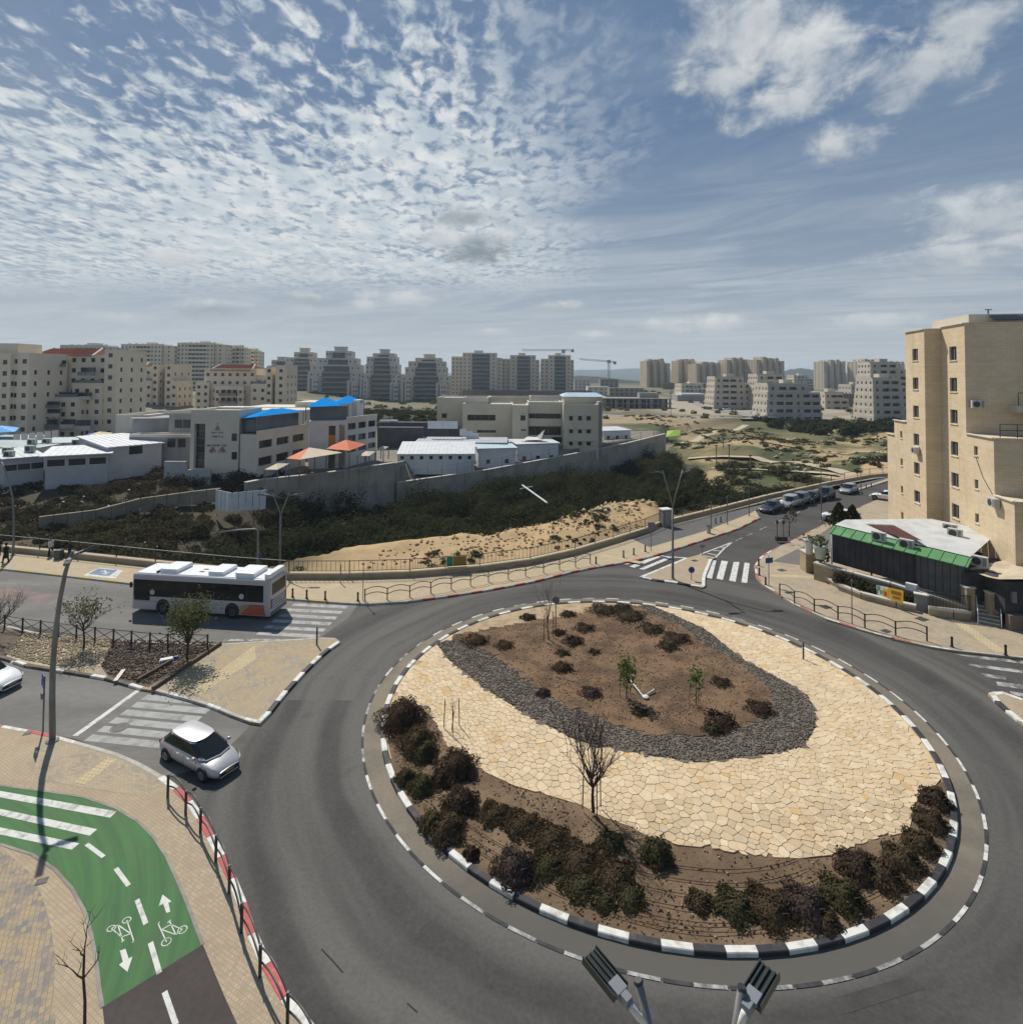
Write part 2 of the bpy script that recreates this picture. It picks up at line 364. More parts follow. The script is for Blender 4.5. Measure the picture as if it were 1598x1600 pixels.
def terr(X, Y):
    X = np.asarray(X, float); Y = np.asarray(Y, float)
    a = pdist(X, Y, W1); b = pdist(X, Y, W2)
    bank = 1.0+sst(X, -26, -14)*(9.5-1.0); bank = bank*(1-sst(X, 16, 34))+1.2*sst(X, 16, 34)
    dep = 7.0*(1-sst(X, 22, 75)*.80)
    dig = np.minimum(dep, .62*np.maximum(0, a-bank))
    up = 1-sst(Y, 74, 104); lf = sst(-X, 29, 44)
    dig = dig*(1-lf)+np.minimum(2.9, dig)*up*lf
    dig = dig*np.where(X < -57, 1, 1-sst(b, 1.6, 2.4))
    mound = sst(X, -26, -10)*(1-sst(X, 14, 30))*sst(a, 0, 5)*(1-sst(a, 9, 15))*.75
    h = -dig+mound
    yard = sst(b, 1.6, 2.4)*(1-sst(b, 25, 45))*sst(X, -22.5, -20)*(1-sst(X, 10, 40))*3.5*(1-sst(Y, 122, 150)); h = h-yard
    h = h+6.0*sst(Y, 140, 235)*sst(-X, 70, 150)
    h = h+sst(Y, 350, 800)*4.0*(1-sst(np.abs(X), 200, 900))
    h = h+4.6*sst(Y, 172, 192)*(1-sst(Y, 225, 300))*(1-sst(np.abs(X+36), 20, 40))
    h = h+mound*(vnoise(X, Y, 2.6, 14)-.5)*.9
    rg = sst(Y, 105, 130)*(1-sst(Y, 240, 280))*sst(X, 38, 58)
    h = h+rg*((vnoise(X, Y, 16, 3)-.55)*2.4+(vnoise(X, Y, 6, 5)-.5)*.8)
    h = h+sst(a, 1, 4)*(vnoise(X, Y, 3.5, 1)-.5)*.5*(1-sst(Y, 200, 400))
    return np.where(a < .3, -.16, h-.02)
def tz(x, y): return float(terr(np.array([x]), np.array([y]))[0])
def inpoly(X, Y, P):
    r = np.zeros(X.shape, bool); n = len(P)
    for i in range(n):
        a, b = P[i], P[(i+1) % n]
        c = ((a[1] > Y) != (b[1] > Y)) & (X < (b[0]-a[0])*(Y-a[1])/((b[1]-a[1]) or 1e-9)+a[0]); r ^= c
    return r
def make_ground():
    ys = [-30, -8, 2.0]
    while ys[-1] < 9000: ys.append(ys[-1]+max(.8, ys[-1]*.0125) if ys[-1] > 40 else ys[-1]+2.0)
    ys = np.array(ys); us = np.concatenate([np.linspace(-2.6,-1.15,14)[:-1], np.linspace(-1.15,1.15,260), np.linspace(1.15,2.6,14)[1:]])
    Yg, Ug = np.meshgrid(ys, us, indexing='ij'); Xg = Ug*np.maximum(Yg, 30)
    Z = terr(Xg, Yg); V = np.stack([Xg, Yg, Z], -1).reshape(-1, 3)
    r, c = Yg.shape; i = np.arange(r-1)[:,None]*c+np.arange(c-1)[None]; i = i.ravel()
    Fq = np.stack([i, i+1, i+1+c, i+c], 1)
    o = np_obj('ground', V, Fq, TERR, smooth=True)
    X, Y = V[:,0], V[:,1]; a = pdist(X, Y, W1); b = pdist(X, Y, W2)
    C = np.tile(np.array([.155,.125,.075]), (len(V), 1))
    def put(msk, col): 
        m_ = np.clip(msk, 0, 1)[:,None]; C[:] = C*(1-m_)+np.array(col)*m_
    n8, n3, n20 = vnoise(X, Y, 9, 2), vnoise(X, Y, 3, 4), vnoise(X, Y, 26, 6)
    gul = sst(a, 1, 4)*(b < 0)*(1-sst(X, 40, 60)); put(gul, (.06,.052,.032)); put(gul*sst(n8, .5, .7), (.05,.055,.026))
    lf = gul*sst(-X, 45, 60); put(lf*sst(n8, .4, .6), (.075,.058,.04))
    put(sst(a, 0, .5)*(1-sst(a, 11.5, 14))*sst(X, -22, -15)*(1-sst(X, 17, 24)), (.43,.31,.185))
    put((b > 0)*1.0*(1-sst(Y, 200, 260)), (.22,.205,.18))
    rg = sst(X, 34, 46)*sst(a, 1, 5)*(1-sst(Y, 255, 275))*(1-((b > 0) & (Y < 190)))
    put(rg, (.15,.135,.07)); put(rg*sst(n20, .42, .6), (.075,.09,.04)); put(rg*sst(n8+.4*n3, .8, .98), (.36,.28,.165)); put(rg*sst(1-n8+.3*n3, .8, .95), (.055,.062,.028))
    put(rg*sst(Y, 205, 225), (.06,.072,.032)); put(rg*sst(Y, 205, 225)*sst(n20, .55, .7), (.12,.115,.06))
    far = sst(Y, 258, 300); jn = sst(Y, 268, 285)*(1-sst(Y, 450, 480))*sst(X, 70, 90)*(1-sst(X, 180, 200)); put(sst(Y, 172, 186)*(1-sst(Y, 235, 260))*(1-sst(np.abs(X+36), 18, 30)), (.05,.065,.028)); put(far, (.17,.155,.115)); put(far*sst(n20, .45, .62), (.11,.115,.065)); put(far*sst(n8, .7, .9), (.27,.235,.18)); put(far*sst(Y, 900, 1300), (.06,.075,.04))
    put(jn, (.36,.325,.27)); put(sst(Y, 215, 225)*(1-sst(Y, 262, 275))*sst(X, 15, 30)*(1-sst(X, 75, 100)), (.33,.26,.17))
    at = o.data.attributes.new('Col', 'FLOAT_COLOR', 'POINT')
    at.data.foreach_set('color', np.concatenate([C, np.ones((len(C),1))], 1).astype(np.float32).ravel())
    return struct(o, 'open ground with scrub gully, sandy bank and dry fields beyond the road')
make_ground()

# road deck: one sheet under all the pavements, up to the boundary wall
rp = W1[1:] + [Vector((120,105)), Vector((120,2)), Vector((-75,2)), Vector((-75,60))]
road = struct(MB().sheet([Vector((W1[0].x,W1[0].y))]+rp, 0).build('road', A_ROAD), 'dark asphalt road running round the roundabout')
def flat(poly, z, name, m, parent=road, px=True, z0=None):
    P = gl(poly, z) if px else poly
    b = MB()
    b.sheet(P, z) if z0 is None else b.prism(P, z0, z)
    return b.build(name, m, parent)
# left carriageways are older and paler
oldn = [(-140,885),(0,890),(205,913),(450,936),(560,943),(545,965),(500,996),(345,1006),(172,1000),(0,972),(-140,950)]
olds = [(-140,1015),(0,1030),(110,1052),(220,1077),(330,1106),(395,1130),(330,1195),(262,1215),(120,1155),(0,1132),(-140,1110)]
flat(oldn, .004, 'worn_carriageway', A_OLD); flat(olds, .004, 'worn_carriageway', A_OLD); flat([(-140,912),(0,916),(45,924),(96,929),(92,940),(40,944),(0,941),(-140,938)], .008, 'worn_colour_patch', mat('faded_red_paint', (.23,.165,.15), (.15,.14,.13), .5, .9, lo=.4, hi=.6))

# pavements (0.13 m slabs)
ZK = .13
def curb(pts_px, mats, name, wd=.26, ln=1.0, side=1, off=0, z=ZK+.004, closed=False, pts=None, skip=None):
    """a row of kerb stones along a line; side +1 puts the stones left of the line"""
    P = pts if pts is not None else gl(pts_px, ZK)
    Q = [P[0]]
    for a, b in zip(P[:-1], P[1:]):
        n = max(1, int((b-a).length/.25))
        for i in range(1, n+1): Q.append(a.lerp(b, i/n))
    acc = [0]
    for a, b in zip(Q[:-1], Q[1:]): acc.append(acc[-1]+(b-a).length)
    n = max(1, round(acc[-1]/ln)); L = acc[-1]/n; res = []
    def at(d):
        d = min(max(d, 0), acc[-1]-1e-6); i = int(np.searchsorted(acc, d, side='right'))-1
        i = min(i, len(Q)-2)
        return Q[i].lerp(Q[i+1], (d-acc[i])/max(acc[i+1]-acc[i], 1e-9))
    for k in range(n):
        a, b = at(k*L+.008), at((k+1)*L-.008); mid = (a+b)/2; d = b-a
        if skip and skip(mid): continue
        nx = Vector((-d.y, d.x)).normalized()*side; c = mid+nx*(wd/2-.02)
        res.append((c, d.length, math.atan2(d.y, d.x), mats[(k+off) % len(mats)]))
    return res
kerb_mesh = {}
def kerb_stones(parent, rows, wd=.26, hh=.17, z=ZK+.012):
    for c, ln, rz, m in rows:
        key = (m.name, wd, round(ln, 1), hh)
        if key not in kerb_mesh:
            b = MB(); x, y = ln/2, wd/2; e = .025
            prof = [(-y,0),(-y,hh-e),(-y+e,hh),(y-e,hh),(y,hh-e),(y,0)]
            vs = [(sx_, p[0], p[1]-hh) for sx_ in (-x, x) for p in prof]
            b.add(vs, [(i, i+6, i+7, i+1) for i in range(5)]+[(0,1,2,3,4,5),(11,10,9,8,7,6)])
            o = b.build('kerb_stone', m); kerb_mesh[key] = o.data; bpy.data.objects.remove(o)
        o = bpy.data.objects.new('kerb_stone', kerb_mesh[key]); COL.objects.link(o); o.parent = parent
        o.location = (c.x-parent.location.x, c.y-parent.location.y, z); o.rotation_euler = (0,0,rz)
pl_line = [(-140,1108),(0,1132),(60,1143),(100,1152),(120,1158),(180,1175),(220,1192),(255,1212),(275,1226),(292,1242),(310,1262),(325,1290),(345,1325),(365,1365),(382,1405),(397,1450),(410,1482),(430,1520),(455,1560),(490,1603)]
plz = gl(pl_line, ZK)
a0 = math.atan2(plz[-1].y-IC.y, plz[-1].x-IC.x); r0 = (plz[-1]-IC).length
arc = []
for i in range(1, 41):
    t = i/40; a = a0+t*math.radians(88); arc.append(IC+Vector((math.cos(a), math.sin(a)))*(r0+.8*math.sin(t*math.pi)))
near_line = plz+arc
pave_near = struct(MB().prism(near_line+[Vector((arc[-1].x+3,2)), Vector((arc[-1].x,-6)), Vector((-75,-6)), Vector((-75,34))], -.1, ZK).build('pavement', PAV_T), 'tan paved footway in front corner with green cycle track')
kerb_stones(pave_near, curb(None, [K_RED, K_WHITE], 'k', side=-1, off=1, pts=plz[7:], ln=1.25), wd=.3)
kerb_stones(pave_near, curb(None, [K_GREY], 'k', side=-1, pts=arc, ln=1.25), wd=.3)
kerb_stones(pave_near, curb(None, [K_WHITE, K_RED], 'k', side=-1, pts=plz[:5], ln=1.5), wd=.22)
kerb_stones(pave_near, curb(None, [K_GREY], 'k', side=-1, pts=plz[4:8], ln=1.0), wd=.22)
# green cycle track, black track beyond it and mottled paving inside the curve
Z1 = ZK+.004; Z2 = ZK+.008; Z3 = ZK+.012
trk_o = [(-200,1218),(0,1227),(70,1236),(130,1245),(180,1262),(215,1283),(240,1308),(260,1338),(277,1375),(292,1410),(305,1445),(317,1476)]
trk_i = [(160,1574),(155,1545),(150,1500),(143,1462),(132,1424),(112,1388),(85,1358),(50,1335),(0,1319),(-200,1300)]
flat(trk_o+trk_i, Z1, 'cycle_track', GREEN, pave_near)
blk = [(160,1574),(317,1476),(335,1520),(352,1560),(375,1610),(420,1720),(480,1900),(300,1900),(175,1700)]
flat(blk, Z1, 'cycle_track', A_DARK, pave_near)
flat([(-200,1330),(0,1330),(20,1340),(45,1362),(66,1400),(80,1450),(86,1500),(84,1560),(90,1640),(-200,1900)], Z1, 'mottled_paving', PAV_MM, pave_near)
flat([(70,1160),(100,1160),(118,1165),(180,1182),(250,1214),(262,1224),(215,1243),(130,1231),(60,1218),(40,1190)], Z1, 'grey_tan_paving', PAV_R, pave_near)
flat([(116,1222),(168,1184),(184,1187),(132,1227)], Z2, 'tactile_strip', PAV_Y, pave_near)
def stroke(pts, wd, m=WHITE, z=Z2, parent=pave_near, name='painted_line', px=True):
    P = gl(pts, z) if px else pts
    b = MB()
    for a, c in zip(P[:-1], P[1:]):
        d = (c-a).normalized(); n = Vector((-d.y, d.x))*wd/2
        b.add([(*(a-n), z), (*(c-n), z), (*(c+n), z), (*(a+n), z)], [(0,1,2,3)])
    return b.build(name, m, parent)
def pquad(q, m=WHITE, z=Z2, parent=pave_near, name='painted_stripe'): return flat(q, z, name, m, parent)
for q in ([(-60,1228),(0,1236),(182,1268),(172,1278),(0,1246),(-60,1238)], [(-60,1255),(0,1264),(152,1296),(140,1306),(0,1274),(-60,1266)], [(-60,1284),(0,1293),(124,1318),(112,1328),(0,1304),(-60,1296)]): pquad(q)
for a, b in (((135,1319),(162,1339)), ((181,1357),(201,1384)), ((214,1406),(228,1444)), ((235,1473),(249,1521)), ((257,1550),(275,1602))): stroke([a, b], .14)
for tip, l, r, sl, sr, bl, br in (((254,1398),(248,1416),(268,1409),(255,1413),(263,1411),(260,1427),(266,1425)), ((199,1519),(207,1495),(186,1508),(201,1498),(192,1503),(196,1483),(187,1486))):
    pquad([tip, l, sl, bl, br, sr, r], name='painted_arrow')
def bike(o, ux, uy, s):                 # painted bicycle: o = origin, ux along wheels, uy towards the handlebar
    O = G(*o, Z2).to_2d(); ex = (G(*ux, Z2).to_2d()-O); ey = (G(*uy, Z2).to_2d()-O)
    T = lambda x, y: O+ex*x+ey*y
    for cx in (0, 1):
        stroke([T(cx+.27*math.cos(a*math.pi/8), .27*(ex.length/ey.length)*math.sin(a*math.pi/8)) for a in range(17)], .03, px=False, name='painted_bicycle')
    for L in ([(0,0),(.25,.55),(.78,.62),(.42,0),(0,0)], [(.25,.55),(.42,0)], [(1,0),(.72,.95),(.6,1.0)], [(.2,.72),(.25,.55)], [(.1,.74),(.32,.72)]):
        stroke([T(*p) for p in L], .032, px=False, name='painted_bicycle')
for e_ in (trk_o, trk_i): stroke(e_, .10, mat('track_edge', (.30,.275,.235), (.21,.19,.165), 1.5), Z3, name='track_edging')
bike((285,1453), (260,1472), (264,1430), 1); bike((174,1451), (198,1438), (192,1482), 1)

# median between the left carriageways
med = [(-140,945),(0,974),(34,991),(62,989),(119,996),(172,1000),(345,1006),(430,1000),(505,996),(524,997),(531,1002),(508,1018),(480,1045),(445,1083),(418,1118),(404,1130),(390,1128),(360,1117),(330,1104),(290,1092),(240,1079),(220,1076),(165,1060),(110,1051),(40,1040),(0,1027),(-140,1005)]
pave_med = struct(flat(med, ZK, 'median', PAV_M, None, z0=-.1), 'paved and planted median between the two left carriageways')
kerb_stones(pave_med, curb([(531,1003),(508,1019),(480,1046),(445,1084),(418,1119),(405,1130)], [K_WHITE, K_BLACK], 'k', side=-1, ln=1.05), wd=.3)
kerb_stones(pave_med, curb([(405,1130),(390,1128),(360,1117),(330,1104),(290,1092),(240,1079)], [K_WHITE, K_GREY, K_GREY], 'k', side=-1, ln=1.0), wd=.22)
kerb_stones(pave_med, curb([(220,1076),(165,1060),(110,1051),(40,1040),(0,1027),(-140,1005)], [K_WHITE, mat('dirty_kerb', (.16,.145,.12), (.09,.08,.07), 2), mat('dirty_kerb', (0,0,0))], 'k', side=-1, ln=1.0), wd=.24)
kerb_stones(pave_med, curb([(-140,945),(0,974),(62,989),(172,1000),(345,1006),(505,996),(524,997)], [K_GREY], 'k', side=-1, ln=1.0), wd=.2)
flat([(-140,950),(0,977),(40,992),(20,1012),(8,1027),(-140,1003)], Z1, 'mulch_bed', MULCH, pave_med)
flat([(40,992),(172,1002),(174,1012),(164,1030),(162,1040),(110,1048),(45,1036),(8,1025),(20,1012)], Z1, 'stone_chip_bed', CHIP, pave_med)
flat([(172,1002),(342,1007),(290,1040),(232,1074),(205,1068),(168,1056),(158,1042),(164,1028),(174,1012)], Z1, 'mulch_bed', MULCH, pave_med)
flat([(300,1080),(312,1086),(400,1030),(398,1008)], Z1, 'paving_band', PAV_Y, pave_med)
# footway along the boundary wall
nk = [(-140,868),(0,887),(100,898),(205,910),(330,923),(450,934),(545,941),(575,942),(640,938),(700,930),(760,921),(830,908),(890,893),(935,884),(985,876),(1018,868),(1050,858),(1100,842),(1150,826),(1186,808)]
lay = [(1180,797),(1240,778),(1310,758),(1330,769),(1390,750),(1450,738)]
pave_n = struct(flat(nk+lay+WB[::-1], ZK, 'pavement', PAV_N, None, z0=-.1), 'tan footway along the railing beside the sandy bank')
flat([(985,841),(1015,855),(1100,830),(1172,802),(1186,794),(1310,757),(1332,766),(1380,750),(1395,744),(1362,748),(1300,760),(1200,782),(1100,808),(1040,823)], Z1, 'grey_paving', PAV_G, pave_n)
kerb_stones(pave_n, curb(nk[8:15], [K_GREY, K_RED], 'k', side=-1), wd=.16)
kerb_stones(pave_n, curb(nk[0:7], [K_GREY, mat('kerb_yellow_paint', (.55,.42,.12), (.45,.36,.16), 2)], 'k', side=-1, ln=1.6), wd=.16)
kerb_stones(pave_n, curb(nk[6:9], [K_GREY], 'k', side=-1), wd=.18)
kerb_stones(pave_n, curb(nk[14:], [K_RED, K_GREY], 'k', side=-1, ln=1.5), wd=.16)
flat([(130,899),(180,904),(192,891),(155,887)], Z1, 'parking_symbol', WHITE, pave_n)
flat([(138,897),(170,900),(184,891),(154,888)], Z2, 'parking_symbol', mat('blue_paint', (.13,.20,.30), (.2,.26,.34), 2), pave_n)
stroke([(158,893),(163,891),(166,895),(172,895)], .16, z=Z3, parent=pave_n); stroke([(160,896),(168,897)], .16, z=Z3, parent=pave_n)
flat([(505,919),(522,921),(545,905),(532,905)], Z1, 'paving_band', PAV_Y, pave_n); flat([(938,869),(1000,881),(1005,878),(945,866)][:4], Z1, 'paving_band', PAV_Y, pave_n)
# splitter island at the upper exit
isl = [(999,901),(1012,896),(1072,872),(1094,866),(1118,871),(1112,874),(1101,900),(1102,915),(1096,918),(1087,916),(1055,910),(1020,906)]
pave_s = struct(flat(isl, ZK, 'traffic_island', PAV_T, None, z0=-.1), 'small paved traffic island with the tall double lamp')
kerb_stones(pave_s, curb([(999,901),(1020,906),(1055,910),(1087,916),(1100,917)], [K_WHITE, K_BLACK], 'k', side=1, ln=1.1), wd=.28)
kerb_stones(pave_s, curb([(1101,915),(1101,901),(1112,874)], [K_WHITE], 'k', side=1), wd=.3)
kerb_stones(pave_s, curb([(1070,872),(1012,896),(999,901)], [K_WHITE], 'k', side=1), wd=.28)
# right footway
rk = [(1480,752),(1400,768),(1350,789),(1300,813),(1262,831),(1230,848),(1203,860),(1187,870),(1178,884),(1181,902),(1192,914),(1212,926),(1240,944),(1290,967),(1345,984),(1400,999),(1450,1010),(1486,1016),(1598,1028),(1720,1037)]
pave_r = struct(MB().prism(gl(rk, ZK)+[Vector((120, gl([(1720,1037)])[0].y)), Vector((120,98))], -.1, ZK).build('pavement', PAV_R), 'tan footway in front of the shed and stone building')
kerb_stones(pave_r, curb(rk[9:18], [K_RED, K_GREY, K_WHITE], 'k', side=1, ln=1.1), wd=.18)
kerb_stones(pave_r, curb(rk[6:10], [K_WHITE, K_RED], 'k', side=1, ln=1.2), wd=.2)
kerb_stones(pave_r, curb(rk[17:], [K_GREY], 'k', side=1), wd=.18)
kerb_stones(pave_r, curb(rk[2:7], [K_GREY, K_RED], 'k', side=1, ln=1.6), wd=.16)
flat([(1206,877),(1258,852),(1275,838),(1300,822),(1345,800),(1345,830),(1262,885),(1256,884)], Z1, 'grey_paving', PAV_P, pave_r)
flat([(1203,897),(1276,900),(1276,904),(1203,901)], Z1, 'paving_band', PAV_Y, pave_r)
flat([(1478,964),(1492,964),(1572,1018),(1556,1020)], Z1, 'paving_band', PAV_Y, pave_r)
isr = [(1543,1084),(1552,1080),(1566,1081),(1598,1092),(1740,1125),(1740,1185),(1598,1131),(1568,1107)]
pave_q = struct(flat(isr, ZK, 'traffic_island', PAV_T, None, z0=-.1), 'tip of a paved traffic island at right edge')
kerb_stones(pave_q, curb([(1566,1081),(1552,1080),(1543,1084),(1568,1107),(1598,1131),(1740,1185)], [K_WHITE, K_WHITE, K_BLACK], 'k', side=1, ln=.9), wd=.3)
kerb_stones(pave_q, curb([(1740,1125),(1598,1092),(1566,1081)], [K_WHITE], 'k', side=1, ln=1.0), wd=.3)

# road paint
def zebra(a, b, n, ln, wd=.5, m=WORN, side=1, skew=0.0):
    A, B = G(*a).to_2d(), G(*b).to_2d(); d = (B-A); nn = Vector((-d.y, d.x)).normalized()*side*ln+d.normalized()*skew
    for i in range(n):
        c = A+d*((i+.5)/n); h = d.normalized()*wd/2
        MB().add([(*(c-h), .008), (*(c+h), .008), (*(c+h+nn), .008), (*(c-h+nn), .008)], [(0,1,2,3) if side < 0 else (3,2,1,0)]).build('zebra_stripe', m, road)
zebra((233,1084), (128,1160), 6, 4.4, .5, mat('faded_road_paint', (.36,.36,.345), (.20,.197,.19), 1.2, .85, lo=.4, hi=.75, fine=.2), 1)
stroke([(217,1078),(117,1150)], .28, WHITE, .008, road)
zebra((492,1000), (546,945), 6, 4.4, .5, mat('thin_road_paint', (.40,.40,.385), (.22,.22,.21), 1.8, .85, lo=.4, hi=.7), 1)
stroke([(525,1000),(350,1000)][::-1], .3, WORN, .008, road)
for q in ([(1110,875),(1119,876),(1112,904),(1100,902)], [(1127,876),(1137,877),(1129,906),(1119,904)], [(1146,878),(1155,878),(1149,909),(1139,907)], [(1163,879),(1171,880),(1167,911),(1158,910)],
          [(969,881),(980,882),(1013,868),(1004,866)], [(983,885),(991,887),(1037,868),(1027,867)], [(998,889),(1006,890),(1052,871),(1044,870)]): pquad(q, WHITE, .008, road, 'zebra_stripe')
stroke([(1118,871),(1131,857),(1144,847),(1110,860),(1094,866)], .16, WHITE, .008, road)
for a, b in (((1104,864),(1121,868)), ((1114,860),(1128,861)), ((1124,855),(1135,855))): stroke([a, b], .16, WHITE, .008, road)
stroke([(1018,868),(1075,872)], .25, WHITE, .008, road)
for a, b in (((1149,845),(1160,840)), ((1166,837),(1176,833)), ((1186,828),(1197,823)), ((1210,817),(1222,812)), ((1237,805),(1250,799)), ((1264,793),(1276,788)), ((1292,781),(1304,776)), ((1322,769),(1335,764))): stroke([a, b], .13, WORN, .008, road)
for q in ([(1490,1022),(1535,1026),(1598,1033),(1598,1037),(1535,1030)], [(1512,1037),(1598,1047),(1598,1052),(1515,1041)], [(1532,1052),(1570,1057),(1572,1062),(1540,1058)], [(1556,1065),(1598,1070),(1640,1076),(1640,1084),(1598,1077),(1558,1071)], [(1577,1080),(1640,1090),(1640,1098),(1580,1085)]): pquad(q, WORN, .008, road, 'zebra_stripe')
manh = mat('cast_iron', (.06,.06,.06), (.10,.095,.09), 3, .6, .4, 30, metal=.3)
def cover(px, py, r, square=False):
    c = G(px, py, .01)
    b = MB()
    if square: b.box((c.x,c.y,ZK+.006), (r*2,r*1.6,.02), .4)
    else: b.lathe([(r,0),(r,.012),(r*.86,.012),(r*.86,.004),(r*.8,.004),(r*.8,.012)], (c.x,c.y,.002), 20)
    return b.build('manhole_cover', manh, road)
cover(187,1137,.42); cover(1290,951,.38,1); cover(1440,970,.4,1); cover(1221,893,.35,1); cover(1384,989,.3,1); cover(1085,878,.3,1); cover(65,1383,.17,1); cover(43,1150,.17,1)
# faint wheel scuffs: rubber dropped lines near the front
RUB = mat('rubber_scuff', (.022,.022,.022), (.04,.04,.04), 3, .9)
for p in ([(502,1483),(520,1502),(536,1520)], [(636,1568),(652,1582)]): stroke(p, .04, RUB, .007, road)
for q_ in ([(1300,1560),(1420,1525),(1445,1545),(1320,1585)], [(600,920),(690,905),(700,915),(612,931)]): flat(q_, .005, 'asphalt_patch', mat('patch_asphalt', (.050,.048,.046), (.066,.063,.06), .8, .9, .3, 60, fine=.3))

# ------------------------------------------------------------------ roundabout island
ZI = .16
circ = lambda r, n=96: [IC+Vector((math.cos(2*math.pi*i/n), math.sin(2*math.pi*i/n)))*r for i in range(n)]
ap = MB(); a_, b_ = circ(AR), circ(IR-.1)
for i in range(96):
    j = (i+1) % 96; ap.add([(*a_[i], .012), (*a_[j], .012), (*b_[j], .03), (*b_[i], .03)], [(0,1,2,3)], int(62 <= i <= 79))
apron = struct(ap.build('roundabout_apron', [APRON, APRON]), 'pale concrete ring around the roundabout island')
nd = 48
for i in range(nd):
    a = 2*math.pi*(i+.15)/nd
    fr_ = 62 <= i*2 <= 79
    for w_, m_, t0, t1 in ((.12, WORN if fr_ or rnd.random() < .25 else WHITE, 0, .5), (.12, mat('black_road_paint', (.035,.035,.037), (.06,.06,.06), 2), .54, .98)):
        q = []
        for t in np.linspace(t0, t1, 5): q.append(a+2*math.pi/nd*t)
        P1 = [IC+Vector((math.cos(x), math.sin(x)))*(AR+w_/2) for x in q]; P2 = [IC+Vector((math.cos(x), math.sin(x)))*(AR-w_/2) for x in q]
        MB().sheet(P1+P2[::-1], .018).build('ring_dash', m_, apron)
def isl_h(x, y):
    r = math.hypot(x-IC.x, y-IC.y)/IR; return ZI+.22*max(0, 1-r*r)
isb = MB(); rings = 14; seg = 72
for i in range(rings+1):
    for k in range(seg):
        rr = (IR-.2)*i/rings; a = 2*math.pi*k/seg; x, y = IC.x+rr*math.cos(a), IC.y+rr*math.sin(a)
        isb.v.append((x, y, isl_h(x, y)-.05+(rnd.random()-.5)*.05*(0 < i < rings)))
for i in range(rings):
    for k in range(seg): k2 = (k+1) % seg; isb.f.append((i*seg+k, (i+1)*seg+k, (i+1)*seg+k2, i*seg+k2)); isb.m.append(0)
island = struct(isb.build('roundabout_island', SOIL, None, True), 'planted roundabout island with flagstones, gravel and soil')
ka0 = math.atan2(*(lambda v: (v.y-IC.y, v.x-IC.x))(G(842,1429)))
kerb_stones(island, curb(None, [K_WHITE, K_BLACK], 'k', side=1, ln=2*math.pi*IR/88, pts=[IC+Vector((math.cos(a), math.sin(a)))*IR for a in np.linspace(ka0, ka0+2*math.pi, 353)]), wd=.27, hh=.17, z=.175)
def gi(pts): 
    r = []
    for x, y in pts:
        z = ZI
        for _ in range(3): p = G(x, y, z); z = isl_h(p.x, p.y)
        r.append(p.to_2d())
    return r
grv_o = gi([(682,1005),(700,1030),(750,1070),(800,1102),(832,1122),(865,1138),(900,1156),(940,1166),(982,1173),(1025,1182),(1065,1187),(1100,1190),(1137,1186),(1200,1178),(1240,1170),(1257,1166),(1272,1138),(1274,1115),(1262,1087),(1230,1067),(1200,1051),(1162,1031),(1125,1002),(1100,982),(1062,965),(1012,944)])
grv_i = gi([(990,945),(1030,966),(1060,975),(1100,1008),(1137,1027),(1170,1050),(1195,1072),(1210,1100),(1204,1120),(1175,1132),(1150,1142),(1100,1148),(1012,1148),(975,1137),(930,1120),(865,1096),(837,1073),(812,1053),(775,1027),(735,1006),(700,995)])
front_b = gi([(596,1105),(625,1096),(650,1098),(680,1128),(700,1168),(750,1202),(800,1226),(850,1241),(905,1256),(940,1276),(985,1291),(1010,1306),(1060,1320),(1110,1325),(1180,1338),(1250,1341),(1300,1335),(1370,1310),(1420,1299),(1428,1262),(1440,1232),(1478,1222),(1530,1225),(1580,1320),(1520,1470),(1340,1600),(1080,1640),(820,1560),(620,1420),(540,1230)])
def hsheet(poly, dz, name, m):
    o = MB()
    n = len(poly); pts = poly
    # triangulated through a grid so that it follows the mound
    X0, X1 = min(p.x for p in pts), max(p.x for p in pts); Y0, Y1 = min(p.y for p in pts), max(p.y for p in pts)
    st = .35; gx = np.arange(X0-st, X1+st, st); gy = np.arange(Y0-st, Y1+st, st)
    cx, cy = np.meshgrid(gx+st/2, gy+st/2, indexing='ij'); ins = inpoly(cx, cy, [(p.x, p.y) for p in pts])
    idx = {}
    def vi(i, j):
        if (i, j) not in idx:
            x, y = X0-st+i*st, Y0-st+j*st
            idx[i, j] = len(o.v); o.v.append((x+(rnd.random()-.5)*.25, y+(rnd.random()-.5)*.25, isl_h(x, y)+dz+(rnd.random()-.5)*.02))
        return idx[i, j]
    for i, j in zip(*np.nonzero(ins)): o.f.append((vi(i,j), vi(i+1,j), vi(i+1,j+1), vi(i,j+1))); o.m.append(0)
    return o.build(name, m, island)
soil_poly = grv_i
hsheet(grv_o[::-1]+[], .0, 'gravel_bed', BASALT)
hsheet(grv_i, .03, 'soil_bed', SOIL_D)
